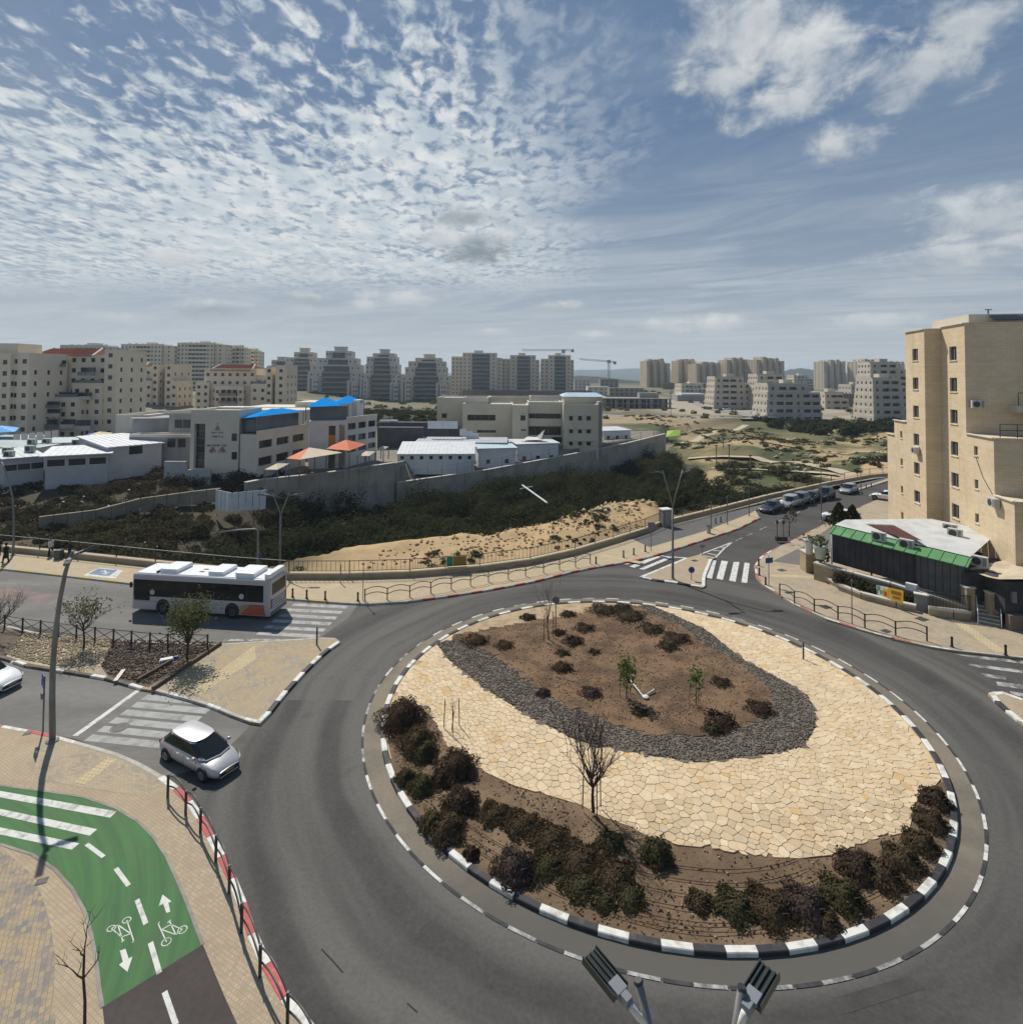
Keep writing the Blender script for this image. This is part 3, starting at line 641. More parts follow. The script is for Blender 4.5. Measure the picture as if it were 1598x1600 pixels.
# flagstones: cells of a Voronoi diagram cut by half-planes, with open joints
def voronoi_cells(pts, rad):
    cell = {}; g = rad*2
    for i, p in enumerate(pts): cell.setdefault((int(p[0]//g), int(p[1]//g)), []).append(i)
    res = []
    for i, p in enumerate(pts):
        poly = [(p[0]+rad*1.6*math.cos(a*math.pi/4), p[1]+rad*1.6*math.sin(a*math.pi/4)) for a in range(8)]
        cx, cy = int(p[0]//g), int(p[1]//g)
        for ax in (-1,0,1):
            for ay in (-1,0,1):
                for j in cell.get((cx+ax, cy+ay), ()):
                    if j == i: continue
                    q = pts[j]; nx, ny = q[0]-p[0], q[1]-p[1]; mx, my = (p[0]+q[0])/2, (p[1]+q[1])/2
                    new = []
                    for k in range(len(poly)):
                        a, b = poly[k], poly[(k+1) % len(poly)]
                        da = (a[0]-mx)*nx+(a[1]-my)*ny; db = (b[0]-mx)*nx+(b[1]-my)*ny
                        if da <= 0: new.append(a)
                        if da*db < 0: t = da/(da-db); new.append((a[0]+(b[0]-a[0])*t, a[1]+(b[1]-a[1])*t))
                    poly = new
                    if len(poly) < 3: break
        res.append(poly)
    return res
def make_flagstones():
    rs = random.Random(5); pts = []; grid = {}
    for _ in range(40000):
        a = rs.random()*2*math.pi; r = (IR-.35)*math.sqrt(rs.random()); x, y = IC.x+r*math.cos(a), IC.y+r*math.sin(a)
        big = vnoise(np.array([x]), np.array([y]), 2.2, 9)[0]
        dmin = (.20+.22*big**1.3)*rs.choice((.55,.8,1.0,1.3,1.9))
        k = (int(x//.8), int(y//.8))
        if all((x-q[0])**2+(y-q[1])**2 > ((dmin+q[2])/2)**2 for i in (-1,0,1) for j in (-1,0,1) for q in grid.get((k[0]+i,k[1]+j), ())):
            pts.append((x, y)); grid.setdefault(k, []).append((x, y, dmin))
    cells = voronoi_cells(pts, 1.0); X = np.array([p[0] for p in pts]); Y = np.array([p[1] for p in pts])
    t2 = lambda P: [(p.x, p.y) for p in P]
    ok = ~inpoly(X, Y, t2(grv_o)) & ~inpoly(X, Y, t2(front_b)) & (np.hypot(X-IC.x, Y-IC.y) < IR-.42)
    top = gi([(560,1010),(682,1005),(700,995),(735,1000),(990,940),(1012,944),(900,925),(700,940)]); ok &= ~inpoly(X, Y, t2(top))
    gp_, fp_, tp_ = t2(grv_o), t2(front_b), t2(top); edges = list(zip(gp_, gp_[1:]+gp_[:1]))+list(zip(fp_, fp_[1:]+fp_[:1]))
    inside = lambda q: not any(inpoly(np.array([q[0]]), np.array([q[1]]), p_)[0] for p_ in (gp_, fp_))
    def snap(q):
        bd = None
        for a, b in edges:
            ex, ey = b[0]-a[0], b[1]-a[1]; t = min(1, max(0, ((q[0]-a[0])*ex+(q[1]-a[1])*ey)/(ex*ex+ey*ey))); p = (a[0]+t*ex, a[1]+t*ey); d = (p[0]-q[0])**2+(p[1]-q[1])**2
            if bd is None or d < bd[0]: bd = (d, p)
        return bd[1]
    ids = []
    for i in range(len(pts)):
        c = cells[i]
        if len(c) < 3 or math.hypot(X[i]-IC.x, Y[i]-IC.y) > IR-.36 or inpoly(X[i:i+1], Y[i:i+1], tp_)[0]: continue
        ins = [inside(q) for q in c]
        if not any(ins): continue
        if not all(ins):
            c = [q if s_ else snap(q) for q, s_ in zip(c, ins)]
            ar = sum(a[0]*b[1]-b[0]*a[1] for a, b in zip(c, c[1:]+c[:1]))/2
            if ar < .03: continue
            cells[i] = c
        ids.append(i)
    ids.sort(key=lambda i: pts[i][1])
    rest = MB()
    for n, i in enumerate(ids):
        p = pts[i]; poly = cells[i]
        cx, cy = sum(q[0] for q in poly)/len(poly), sum(q[1] for q in poly)/len(poly)
        if max(math.hypot(q[0]-IC.x, q[1]-IC.y) for q in poly) > IR-.3: 
            poly = [(lambda rr: (IC.x+(q[0]-IC.x)*min(1, (IR-.32)/rr), IC.y+(q[1]-IC.y)*min(1, (IR-.32)/rr)))(math.hypot(q[0]-IC.x, q[1]-IC.y)) for q in poly]
        sc = []
        for k, q in enumerate(poly):
            L = math.hypot(q[0]-cx, q[1]-cy) or 1; f = max(.6, 1-(.003+.009*rs.random())/L); sc.append((cx+(q[0]-cx)*f, cy+(q[1]-cy)*f))
        # cut corners for a rougher outline
        out = []
        for k in range(len(sc)):
            a, b, c = sc[k-1], sc[k], sc[(k+1) % len(sc)]; t = .04+.09*rs.random()
            out += [(b[0]+(a[0]-b[0])*t, b[1]+(a[1]-b[1])*t), (b[0]+(c[0]-b[0])*t, b[1]+(c[1]-b[1])*t)]
        zt = isl_h(cx, cy)-.022+rs.random()*.014; tx, ty = (rs.random()-.5)*.02, (rs.random()-.5)*.03
        n_ = len(out); zz = lambda q: zt+(q[0]-cx)*tx+(q[1]-cy)*ty
        vs = [(*q, zt-.11) for q in out]+[(*q, zz(q)-.006) for q in out]+[(cx+(q[0]-cx)*.975, cy+(q[1]-cy)*.975, zz(q)) for q in out]
        fs = [tuple(range(2*n_, 3*n_))]+[(j, (j+1) % n_, n_+(j+1) % n_, n_+j) for j in range(n_)]+[(n_+j, n_+(j+1) % n_, 2*n_+(j+1) % n_, 2*n_+j) for j in range(n_)]
        och = vnoise(np.array([cx]), np.array([cy]), 1.7, 21)[0]
        mi = rs.choices(range(5), (46, 24, 22, 1.2+16*(och > .78), 5))[0]
        if n < 300:
            mk_obj('flagstone', vs, fs, FLAG[mi], None, island)
        else: rest.add(vs, fs, mi)
    o = rest.build('flagstone_paving', FLAG, island); o['kind'] = 'stuff'
    return len(ids)
make_flagstones()
island.data.materials.append(STONE_BED); _fb = [(p.x, p.y) for p in front_b]
for p in island.data.polygons:
    q_ = [island.data.vertices[i].co for i in p.vertices]; p.material_index = int(not inpoly(np.array([v.x for v in q_]), np.array([v.y for v in q_]), _fb).any())
def stone_scatter(poly, n, smin, smax, name, m, parent, zf, seed=1, avoid=None, rmax=None):
    rs = np.random.RandomState(seed); P = [(p.x, p.y) for p in poly]
    x0, x1 = min(p[0] for p in P), max(p[0] for p in P); y0, y1 = min(p[1] for p in P), max(p[1] for p in P)
    X = rs.uniform(x0, x1, n*4); Y = rs.uniform(y0, y1, n*4); k = inpoly(X, Y, P)
    if avoid: k &= ~inpoly(X, Y, [(p.x, p.y) for p in avoid])
    if rmax: k &= np.hypot(X-IC.x, Y-IC.y) < rmax
    X, Y = X[k][:n], Y[k][:n]; n = len(X)
    s = rs.uniform(smin, smax, n); base_ = np.array([[1,0,0],[0,1,0],[-1,0,0],[0,-1,0],[0,0,.8],[0,0,-.6]])
    jit = 1+rs.uniform(-.35, .35, (n,6,1)); a = rs.uniform(0, 6.28, n); ca, sa = np.cos(a), np.sin(a)
    v = base_[None]*jit*s[:,None,None]; vx = v[...,0]*ca[:,None]-v[...,1]*sa[:,None]; vy = v[...,0]*sa[:,None]+v[...,1]*ca[:,None]
    Z = np.array([zf(x, y) for x, y in zip(X, Y)])
    V = np.stack([vx+X[:,None], vy+Y[:,None], v[...,2]+Z[:,None]+s[:,None]*.25], -1).reshape(-1, 3)
    f = np.array([[0,1,4],[1,2,4],[2,3,4],[3,0,4],[1,0,5],[2,1,5],[3,2,5],[0,3,5]])
    Fq = (f[None]+np.arange(n)[:,None,None]*6).reshape(-1, 3)
    mats = m if isinstance(m, list) else [m]
    o = np_obj(name, V, Fq, mats, np.repeat(rs.randint(0, len(mats), n), 8), parent); o['kind'] = 'stuff'; return o
GRV = [mat('gravel_dark', (.085,.073,.06), rough=.9), mat('gravel_brown', (.14,.115,.09), rough=.9), mat('gravel_grey', (.20,.175,.145), rough=.9)]
stone_scatter(grv_o, 15000, .03, .062, 'gravel', GRV, island, lambda x, y: isl_h(x, y)+.0, 3, avoid=grv_i)
CLOD = [mat('soil_clod', (.20,.13,.08), rough=.95), mat('pale_clod', (.34,.27,.18), rough=.95), mat('dark_clod', (.15,.10,.065), rough=.95)]
stone_scatter(front_b, 1300, .02, .06, 'soil_clods', CLOD, island, lambda x, y: isl_h(x, y)-.04, 4, rmax=IR-.4)
stone_scatter(grv_i, 2200, .02, .06, 'soil_clods', CLOD, island, lambda x, y: isl_h(x, y)+.03, 5)
stone_scatter(gl([(40,992),(172,1002),(174,1012),(164,1030),(162,1040),(110,1048),(45,1036),(8,1025),(20,1012)]), 2600, .04, .1, 'stone_chips', [CHIP, mat('chip_dark', (.3,.25,.17), rough=.95)], pave_med, lambda x, y: Z1, 6)  # pale and darker chips mixed at random
stone_scatter(gl([(172,1002),(342,1007),(290,1040),(232,1074),(205,1068),(168,1056),(158,1042),(164,1028),(174,1012)]), 2600, .03, .09, 'mulch_chips', [mat('bark_chip', (.11,.08,.06), rough=.95), mat('bark_chip_pale', (.2,.15,.11), rough=.95), mat('bark_chip_dark', (.05,.04,.035), rough=.95)], pave_med, lambda x, y: Z1, 7)
# ------------------------------------------------------------------ building kit
def facade(Wl, Gl, O, U, w_, h_, ops, rec=.22, wm=None, gm=None):
    """wall panel with real openings: O corner, U direction along the wall, outward normal U x Z"""
    O = Vector(O); U = Vector(U).normalized(); Z = Vector((0,0,1)); n = U.cross(Z)
    ops = [o for o in ops if o[0] > .02 and o[1] < w_-.02 and o[2] >= 0 and o[3] < h_-.02]
    us = sorted({0, w_, *[round(o[0], 3) for o in ops], *[round(o[1], 3) for o in ops]}); vs = sorted({0, h_, *[round(o[2], 3) for o in ops], *[round(o[3], 3) for o in ops]})
    P = lambda u, v, d=0.0: O+U*u+Z*v-n*d
    for a, b in zip(us[:-1], us[1:]):
        if b-a < 1e-4: continue
        col = [o for o in ops if o[0] <= (a+b)/2 <= o[1]]
        if not col: Wl.quad(P(a,0), P(b,0), P(b,h_), P(a,h_), wm); continue
        run = None
        for c, d in zip(vs[:-1], vs[1:]):
            if any(o[2] <= (c+d)/2 <= o[3] for o in col):
                if run is not None: Wl.quad(P(a,run), P(b,run), P(b,c), P(a,c), wm); run = None
            elif run is None: run = c
        if run is not None: Wl.quad(P(a,run), P(b,run), P(b,h_), P(a,h_), wm)
    for o in ops:
        a, b, c, d = o[:4]; r = o[4] if len(o) > 4 else rec
        Wl.quad(P(a,c), P(a,c,r), P(a,d,r), P(a,d), wm); Wl.quad(P(b,c,r), P(b,c), P(b,d), P(b,d,r), wm)
        Wl.quad(P(a,d), P(a,d,r), P(b,d,r), P(b,d), wm); Wl.quad(P(a,c,r), P(a,c), P(b,c), P(b,c,r), wm)
        if Gl is not None: Gl.quad(P(a,c,r), P(b,c,r), P(b,d,r), P(a,d,r), gm)
def grid(w_, h_, fl, cols, ww, wh, sill=.95, v0=0.0, cx=None):
    xs = cx or [w_*(i+.5)/cols for i in range(cols)]
    return [(x-ww/2, x+ww/2, v0+f*fl+sill, v0+f*fl+sill+wh) for f in range(int((h_-v0)/fl+.01)) for x in xs if v0+f*fl+sill+wh < h_-.15]
def fbox(Wl, Gl, x0, x1, y0, y1, z0, z1, ops=((), (), (), ()), roof=True, wm=None, rm=None, gm=None, rz=0, piv=None):
    """axis box with facades: openings for front (-y), right (+x), back, left (-x)"""
    ca, sa = math.cos(rz), math.sin(rz); piv = piv or ((x0+x1)/2, (y0+y1)/2)
    T = lambda x, y, z: Vector((piv[0]+(x-piv[0])*ca-(y-piv[1])*sa, piv[1]+(x-piv[0])*sa+(y-piv[1])*ca, z))
    c = [T(x0,y0,z0), T(x1,y0,z0), T(x1,y1,z0), T(x0,y1,z0)]
    for i in range(4):
        d = c[(i+1) % 4]-c[i]
        facade(Wl, Gl, c[i], d, d.length, z1-z0, ops[i] if i < len(ops) else (), wm=wm, gm=gm)
    if roof: Wl.quad(T(x0,y0,z1), T(x1,y0,z1), T(x1,y1,z1), T(x0,y1,z1), rm if rm is not None else wm)
def parapet(b, x0, x1, y0, y1, z, h=.7, t=.2, m=None):
    b.bb(x0, x1, y0, y0+t, z, z+h, m); b.bb(x0, x1, y1-t, y1, z, z+h, m)
    b.bb(x0, x0+t, y0+t, y1-t, z, z+h, m); b.bb(x1-t, x1, y0+t, y1-t, z, z+h, m)

def streak(k, pos, col):                 # rain streaks running down the walls
    mp = k.node('ShaderNodeMapping'); k.lk(pos, mp.inputs[0]); mp.inputs['Scale'].default_value = (1.3,1.3,.07)
    f = k.m('MULTIPLY', k.sm(k.noise(mp.outputs[0], 1.0, 5, .7), .50, .78), .45); return k.mix(f, col, k.mix(1.0, col, (.62,.58,.52), 'MULTIPLY'))
def course(k, pos, col):                 # thin horizontal stone courses
    sp = k.node('ShaderNodeSeparateXYZ'); k.lk(pos, sp.inputs[0])
    b = k.node('ShaderNodeTexBrick'); k.lk(k.vec(k.m('ADD', sp.outputs[0], sp.outputs[1]), sp.outputs[2]), b.inputs['Vector'])
    b.inputs['Scale'].default_value = 1; b.inputs['Brick Width'].default_value = .55; b.inputs['Row Height'].default_value = .25
    b.inputs['Mortar Size'].default_value = .012; b.inputs['Mortar Smooth'].default_value = .4
    k.put(b.inputs['Color1'], (1,1,1,1)); k.put(b.inputs['Color2'], (.91,.90,.87,1)); k.put(b.inputs['Mortar'], (.82,.79,.74,1))
    rw = k.noise(k.vec(k.m('MULTIPLY', sp.outputs[0], .15), k.m('MULTIPLY', sp.outputs[1], .15), k.m('MULTIPLY', sp.outputs[2], 3.5)), 1.0, 3)
    c = k.mix(1.0, col, b.outputs[0], 'MULTIPLY'); c = streak(k, pos, c); return k.mix(1.0, c, k.mix(rw, (.88,.87,.84), (1.1,1.1,1.1)), 'MULTIPLY')
STONE = mat('jerusalem_stone', (.68,.56,.395), (.62,.505,.35), .5, .9, extra=course, bump=.05, bsc=20)
STONE_F = mat('far_stone', (.66,.59,.48), (.60,.535,.43), .12, .9)
STONE_F2 = mat('far_pale_stone', (.72,.63,.49), (.65,.565,.44), .1, .9)
STONE_G = mat('far_grey_stone', (.60,.57,.52), (.54,.51,.465), .1, .9)
STONE_O = mat('far_warm_stone', (.66,.55,.40), (.60,.50,.365), .1, .9)
PLAST = mat('pale_plaster', (.67,.615,.52), (.61,.56,.47), .25, .9, fine=.08)
PLAST_W = mat('white_plaster', (.66,.64,.59), (.58,.56,.52), .3, .85)
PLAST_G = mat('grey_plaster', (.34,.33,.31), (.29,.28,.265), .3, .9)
ROOF_G = mat('flat_roof', (.40,.385,.36), (.30,.29,.275), .2, .9)
GLS = mat('dark_glass', (.025,.03,.036), rough=.12, spec=.5)
GLS_F = mat('far_glass', (.035,.045,.06), (.06,.075,.09), .4, .25, spec=.5)
GLS_B = mat('blue_grey_glass', (.05,.075,.11), (.08,.11,.15), .3, .2, spec=.5)
TILE = mat('red_roof_tile', (.46,.20,.145), (.40,.17,.125), .6, .85)
BALC = mat('balcony_glass_panel', (.12,.15,.17), (.17,.2,.22), .4, .25, spec=.5)
BALW = mat('balcony_slab', (.50,.475,.43), (.44,.42,.38), .2, .9)
CONC = mat('raw_concrete', (.30,.285,.26), (.235,.225,.205), .35, .95, fine=.12)
CONC_L = mat('cast_wall', (.43,.385,.32), (.31,.28,.23), .3, .95, fine=.12, extra=streak)
MET_W = mat('white_metal', (.72,.74,.75), (.62,.64,.65), .7, .5, spec=.4)
MET_G = mat('grey_metal', (.22,.23,.24), (.17,.18,.19), 1, .5, metal=.3)
POLE = mat('grey_pole_paint', (.20,.205,.20), (.15,.155,.15), 1.2, .5, metal=.2)
DARK = mat('dark_metal', (.035,.036,.038), (.055,.055,.055), 2, .5, metal=.2)

def px_box(px0, px1, pt, pb, Y):
    a, b = D(px0, pb, Y), D(px1, pt, Y); zt = D((px0+px1)/2, pt, Y).z; zb = D((px0+px1)/2, pb, Y).z
    return a.x, b.x, zb, zt

# ------------------------------------------------------------------ far apartment towers
GRP_T = 'apartment towers on the skyline'
def finish(root, Wl, Gl, Bl, wm, bm=None, gm=None, rz=0):
    if Wl.v: Wl.build('wall', wm, root)
    if Gl.v: o = Gl.build('window_pane', gm or GLS_F, root); o['kind'] = 'stuff'
    if Bl is not None and Bl.v: o = Bl.build('balcony', bm or BALW, root); o['kind'] = 'stuff'
    root.rotation_euler.z = rz
def tower(style, x0, x1, pt, pb, Y, label, wall, rz=0.0, fl=3.1, seed=0, core=None):
    X0, X1, zb, zt = px_box(x0, x1, pt, pb, Y); w_ = X1-X0; cx = (X0+X1)/2; g0 = min(zb, tz(cx, Y+6))-1.0
    rs = random.Random(seed); root = thing('apartment_tower', label, 'apartment building', (cx, Y+7, g0), 0, GRP_T)
    Wl, Gl, Bl = MB(), MB(), MB(); z0 = g0
    wins = lambda ww, hh, n, sz=1.2: grid(ww, hh, fl, max(1, n), sz, 1.3, .95, v0=(hh % fl))
    if style == 'slab':                  # flat-fronted block with balcony bays
        d = 14; h = zt-z0; s = w_*.78
        ops = []
        nb = max(2, int(w_/3.4))
        for f in range(int(h/fl)):
            v = h-(f+1)*fl+.8
            for i in range(nb):
                u = w_*.78*(i+.5)/nb; bay = (i*7//nb) in (2,3,4)
                ops.append((u-(1.35 if bay else .55), u+(1.35 if bay else .55), v-(.0 if bay else 0), v+1.45, 1.2 if bay else .2))
        fbox(Wl, Gl, X0, X0+s, Y, Y+d, z0, zt, (ops, wins(d, h, 4), (), wins(d, h, 4)))
        fbox(Wl, Gl, X0+s+.02, X1, Y+2.2, Y+d-.5, z0, zt-.4, (wins(w_-s, h, 1), wins(d-2.7, h, 3), (), ()))
        parapet(Wl, X0, X0+s, Y, Y+d, zt, .8); Wl.bb(cx-3, cx+3, Y+4, Y+9, zt, zt+2.2)
        for i in range(6): Bl.bb(X0+s*(i+.3)/6, X0+s*(i+.3)/6+1.2, Y+6, Y+7.2, zt, zt+1.3+.5*rs.random())
    elif style == 'glass':               # stepped mass with glazed balcony bands and pale stone sides
        d = 15; h = zt-z0; q = lambda v: v+(rs.random()-.5)*.07; steps = [(0,1,q(.54)),(q(.08),q(.95),q(.68)),(q(.17),q(.89),q(.80)),(q(.30),q(.80),.90)]
        for a, b, hh in ((.0,.2,q(.46)),(q(.74),q(.95),q(.40))): fbox(Wl, Gl, X0+w_*a, X0+w_*b, Y-1.6, Y+3, z0, z0+h*hh, ([(w_*.05,w_*.075,1.0,h*hh-1.2)]+grid(w_*(b-a)*.9, h*hh, fl, 2, 1.1, 1.2, cx=[w_*.13,w_*.18]), grid(4.6, h*hh, fl, 1, 1, 1.2), (), ()))
        k0 = 0
        for a, b, hh in steps:
            xa, xb, ze = X0+w_*a, X0+w_*b, z0+h*hh; yo = Y+(4-4*(1-a*2)); ww = xb-xa
            side = ww*.24; zc = z0 if k0 == 0 else z0+h*k0
            fbox(Wl, Gl, xa, xa+side, yo, yo+d, zc, ze, (wins(side, ze-zc, 2, 1.0), (), (), wins(d, ze-zc, 3)))
            fbox(Wl, Gl, xb-side, xb, yo, yo+d, zc, ze, (wins(side, ze-zc, 2, 1.0), wins(d, ze-zc, 3), (), ()))
            n = max(1, int((ze-zc)/fl+.3)); st = (ze-zc)/n
            fbox(Wl, Gl, xa+side, xb-side, yo+.9, yo+d, zc, ze, ([(.3, ww-2*side-.3, f*st+.35, f*st+st-.35, .5) for f in range(n)], (), (), ()))
            for f in range(n): Bl.bb(xa+side-.2, xb-side+.2, yo-.9, yo+.9, zc+f*st-.12, zc+f*st+.12); Bl.bb(xa+side-.2, xb-side+.2, yo-.9, yo-.8, zc+f*st+.12, zc+f*st+1.0, 1)
            parapet(Wl, xa, xb, yo, yo+d, ze, .8); k0 = hh
        c0, c1 = core or (.44, .66)
        Wl.bb(X0+w_*c0, X0+w_*c1, Y+5, Y+11, z0+h*.90, zt); Wl.bb(X0+w_*c0-.4, X0+w_*c1+.4, Y+4.6, Y+11.4, zt-.5, zt+.1)
        finish_b = [BALW, BALC]
    elif style == 'stack':               # blue-grey balcony stack between pale shafts, core on top
        d = 16; h = zt-z0; c0, c1 = core or (.45, .62); body = h*.93
        parts = [(0,.22,.86,3.0),(.22,.40,.94,1.2),(.40,.76,.94,0),(.76,.9,.94,1.4),(.9,1,.84,3.2)]
        for i, (a, b, hh, yo) in enumerate(parts):
            xa, xb, ze = X0+w_*a, X0+w_*b, z0+body*hh/.94; ww = xb-xa; H_ = ze-z0
            if i == 2:
                n = int(H_/fl); st = H_/n
                fbox(Wl, Gl, xa, xb, Y+1.2, Y+d, z0, ze, ([(.3, ww-.3, f*st+.3, f*st+st-.3, .6) for f in range(n)], (), (), ()), gm=0)
                for f in range(n): Bl.bb(xa+.1, xb-.1, Y-.6, Y+1.2, z0+f*st-.1, z0+f*st+.1); Bl.bb(xa+.1, xb-.1, Y-.6, Y-.5, z0+f*st+.1, z0+f*st+1.05, 1)
            else: fbox(Wl, Gl, xa+.01, xb-.01, Y+yo, Y+d-yo, z0, ze, (wins(ww, H_, max(1, int(ww/3)), 1.1), wins(d-2*yo, H_, 3), (), wins(d-2*yo, H_, 3)))
            parapet(Wl, xa+.02, xb-.02, Y+yo+.01, Y+d-yo, ze, .7)
        Wl.bb(X0+w_*c0, X0+w_*c1, Y+5, Y+10, z0+body*.9, zt); Wl.bb(X0+w_*c0-.5, X0+w_*c1+.5, Y+4.5, Y+10.5, zt-.6, zt-.1)
        finish_b = [BALW, BALC]
    elif style == 'fin':                 # slim shafts stepping in height, lit from the left
        d = 20; h = zt-z0; n = max(5, int(w_/5)); prof = [.93, .99, 1.0, .98, 1.0, .95, .9]
        for i in range(n):
            xa, xb = X0+w_*i/n, X0+w_*(i+1)/n; ze = z0+h*prof[i*len(prof)//n]-rs.random()*2.0; ww = xb-xa; yo = (i % 2)*4.5+rs.random()*1.5
            dk = i % 2 == 1
            o = [(.5, ww-.5, v, v+1.9, 1.0) for v in [(f+.35)*fl for f in range(int((ze-z0)/fl)-1)]] if dk else wins(ww, ze-z0, 2, 1.7)
            fbox(Wl, Gl, xa+.02, xb-.02, Y+yo, Y+d-yo, z0, ze, (o, wins(d-2*yo, ze-z0, 3, 1.7), (), wins(d-2*yo, ze-z0, 3, 1.7)))
            for q in range(2):
                hs = h*(.30+.2*rs.random())
                if not dk: fbox(Wl, Gl, xa+.6+q*1.8, xa+2.1+q*1.8, Y+yo-1.6-q, Y+yo+.1, z0, z0+hs*(1.6-q*.5), (wins(1.5, hs, 1, .8), (), (), ()))
        finish_b = [BALW, BALC]
    elif style == 'terrace':             # white terraced block stepping down towards the left
        d = 15; n = max(3, int((zt-z0)/fl)); h = zt-z0
        for i in range(n):
            zf = z0+h*i/n; a = w_*.018*i; b = 0 if i < n-1 else w_*.2; yo = .55*i
            ww = w_-a-b; nb = max(3, int(ww/4))
            o = []
            for q in range(nb):
                u = ww*(q+.5)/nb; big = q % 3 != 0
                o.append((u-(1.75 if big else .6), u+(1.75 if big else .6), .4 if big else .95, 2.4, 1.3 if big else .2))
            fbox(Wl, Gl, X0+a, X1-b, Y+yo, Y+d, zf, zf+h/n, (o, grid(d-yo, h/n, fl, 3, 1.1, 1.2), (), grid(d-yo, h/n, fl, 4, 1.1, 1.2)))
            Bl.bb(X0+a, X1-b, Y+yo-.9, Y+yo-.75, zf+.0, zf+.95); Bl.bb(X0+a, X1-b, Y+yo-.75, Y+yo, zf-.1, zf+.06)
        parapet(Wl, X0+w_*.018*(n-1), X1-w_*.2, Y+.55*n, Y+d, zt, .7); Wl.bb(cx-2, cx+2.5, Y+6, Y+10, zt, zt+2.4)
        finish_b = [BALW, BALC]
    if style == 'slab': finish_b = BALW
    finish(root, Wl, Gl, Bl, wall, finish_b, GLS_B if style in ('glass', 'stack') else GLS_F, rz)
    return root
FLATS = mat('pale_flats_stone', (.54,.49,.41), (.48,.435,.36), .3, .9)
TW = [('slab',187,270,539,612,420,'wide pale slab tower at the left end of the skyline',STONE_F2,0),
 ('slab',275,350,537,612,425,'wide pale slab tower second from left end of skyline',STONE_F2,0),
 ('slab',352,380,543,608,440,'narrow slab tower tucked behind the second wide slab',STONE_F2,0),
 ('slab',378,402,548,606,470,'lowest narrow slab tower left of the stepped towers',STONE_F2,0),
 ('slab',92,178,541,600,330,'grey block whose roof shows behind the red tiled block',STONE_G,0),
 ('glass',405,458,557,622,450,'low broad stepped tower left of all the glazed towers',STONE_G,.1),
 ('glass',436,498,543,624,430,'stepped glazed tower first of the three in front of two canopies',STONE_F,.12),
 ('glass',480,566,541,626,400,'largest stepped glazed tower behind the two blue canopies',STONE_G,.1),
 ('glass',562,626,545,627,400,'stepped glazed tower above the right-hand blue canopy end',STONE_G,.05),
 ('glass',626,703,553,627,400,'squat stepped glazed tower behind the grassy slope',STONE_F,.05),
 ('stack',704,784,547,611,470,'tower with dark blue balcony stack left of its pair',STONE_F,.05),
 ('stack',783,843,551,610,480,'middle tower of three with blue balcony stacks',STONE_F,.02),
 ('stack',845,897,551,610,480,'tower with blue balcony stack below the taller crane',STONE_F,0),
 ('fin',1006,1048,560,607,800,'lone sunlit tower right of the blue hills',STONE_O,.3),
 ('fin',1056,1091,560,606,810,'sunlit tower above the brown cutting wall',STONE_O,.3),
 ('fin',1082,1132,563,608,780,'sunlit stepped tower left of middle in the right cluster',STONE_O,.3),
 ('fin',1130,1176,558,607,790,'tower behind the white terraced block, warm left side',STONE_O,.3),
 ('fin',1176,1229,557,610,780,'right-most tall tower left of the wooded hill',STONE_O,.3),
 ('fin',1281,1329,561,603,800,'isolated tower right of the wooded hill',STONE_F2,.3),
 ('fin',1334,1384,560,603,790,'far tower partly hidden by white terraced flats at right',STONE_F2,.3),
 ('terrace',1113,1178,590,642,330,'white terraced flats facing the far junction',FLATS,.04),
 ('terrace',1180,1240,586,646,320,'white terraced flats standing behind the front terraced block',FLATS,.04),
 ('terrace',1195,1284,601,656,265,'front white terraced flats with four open storeys',FLATS,.04),
 ('terrace',1358,1424,567,640,300,'tall white terraced flats beside the stone building',FLATS,.04),
 ('terrace',1288,1326,614,640,340,'small pale flats in the gap right of the front terraced block',FLATS,.04),
 ('terrace',1328,1360,602,630,400,'small pale flats left of the tall terraced flats',FLATS,.1),
 ('terrace',1236,1272,587,603,640,'distant low flats under the wooded hill',STONE_F2,.2),
 ('fin',1386,1420,563,600,820,'far tower just left of the stone building roof',STONE_F2,.3),
 ('terrace',1060,1104,600,618,560,'distant low flats right of the brown cutting',STONE_F2,.2),
 ('terrace',1363,1424,592,658,262,'lower white terraced flats left of the stone building',FLATS,.04)]
for i, t in enumerate(TW): tower(*t[:8], rz=t[8], seed=i)

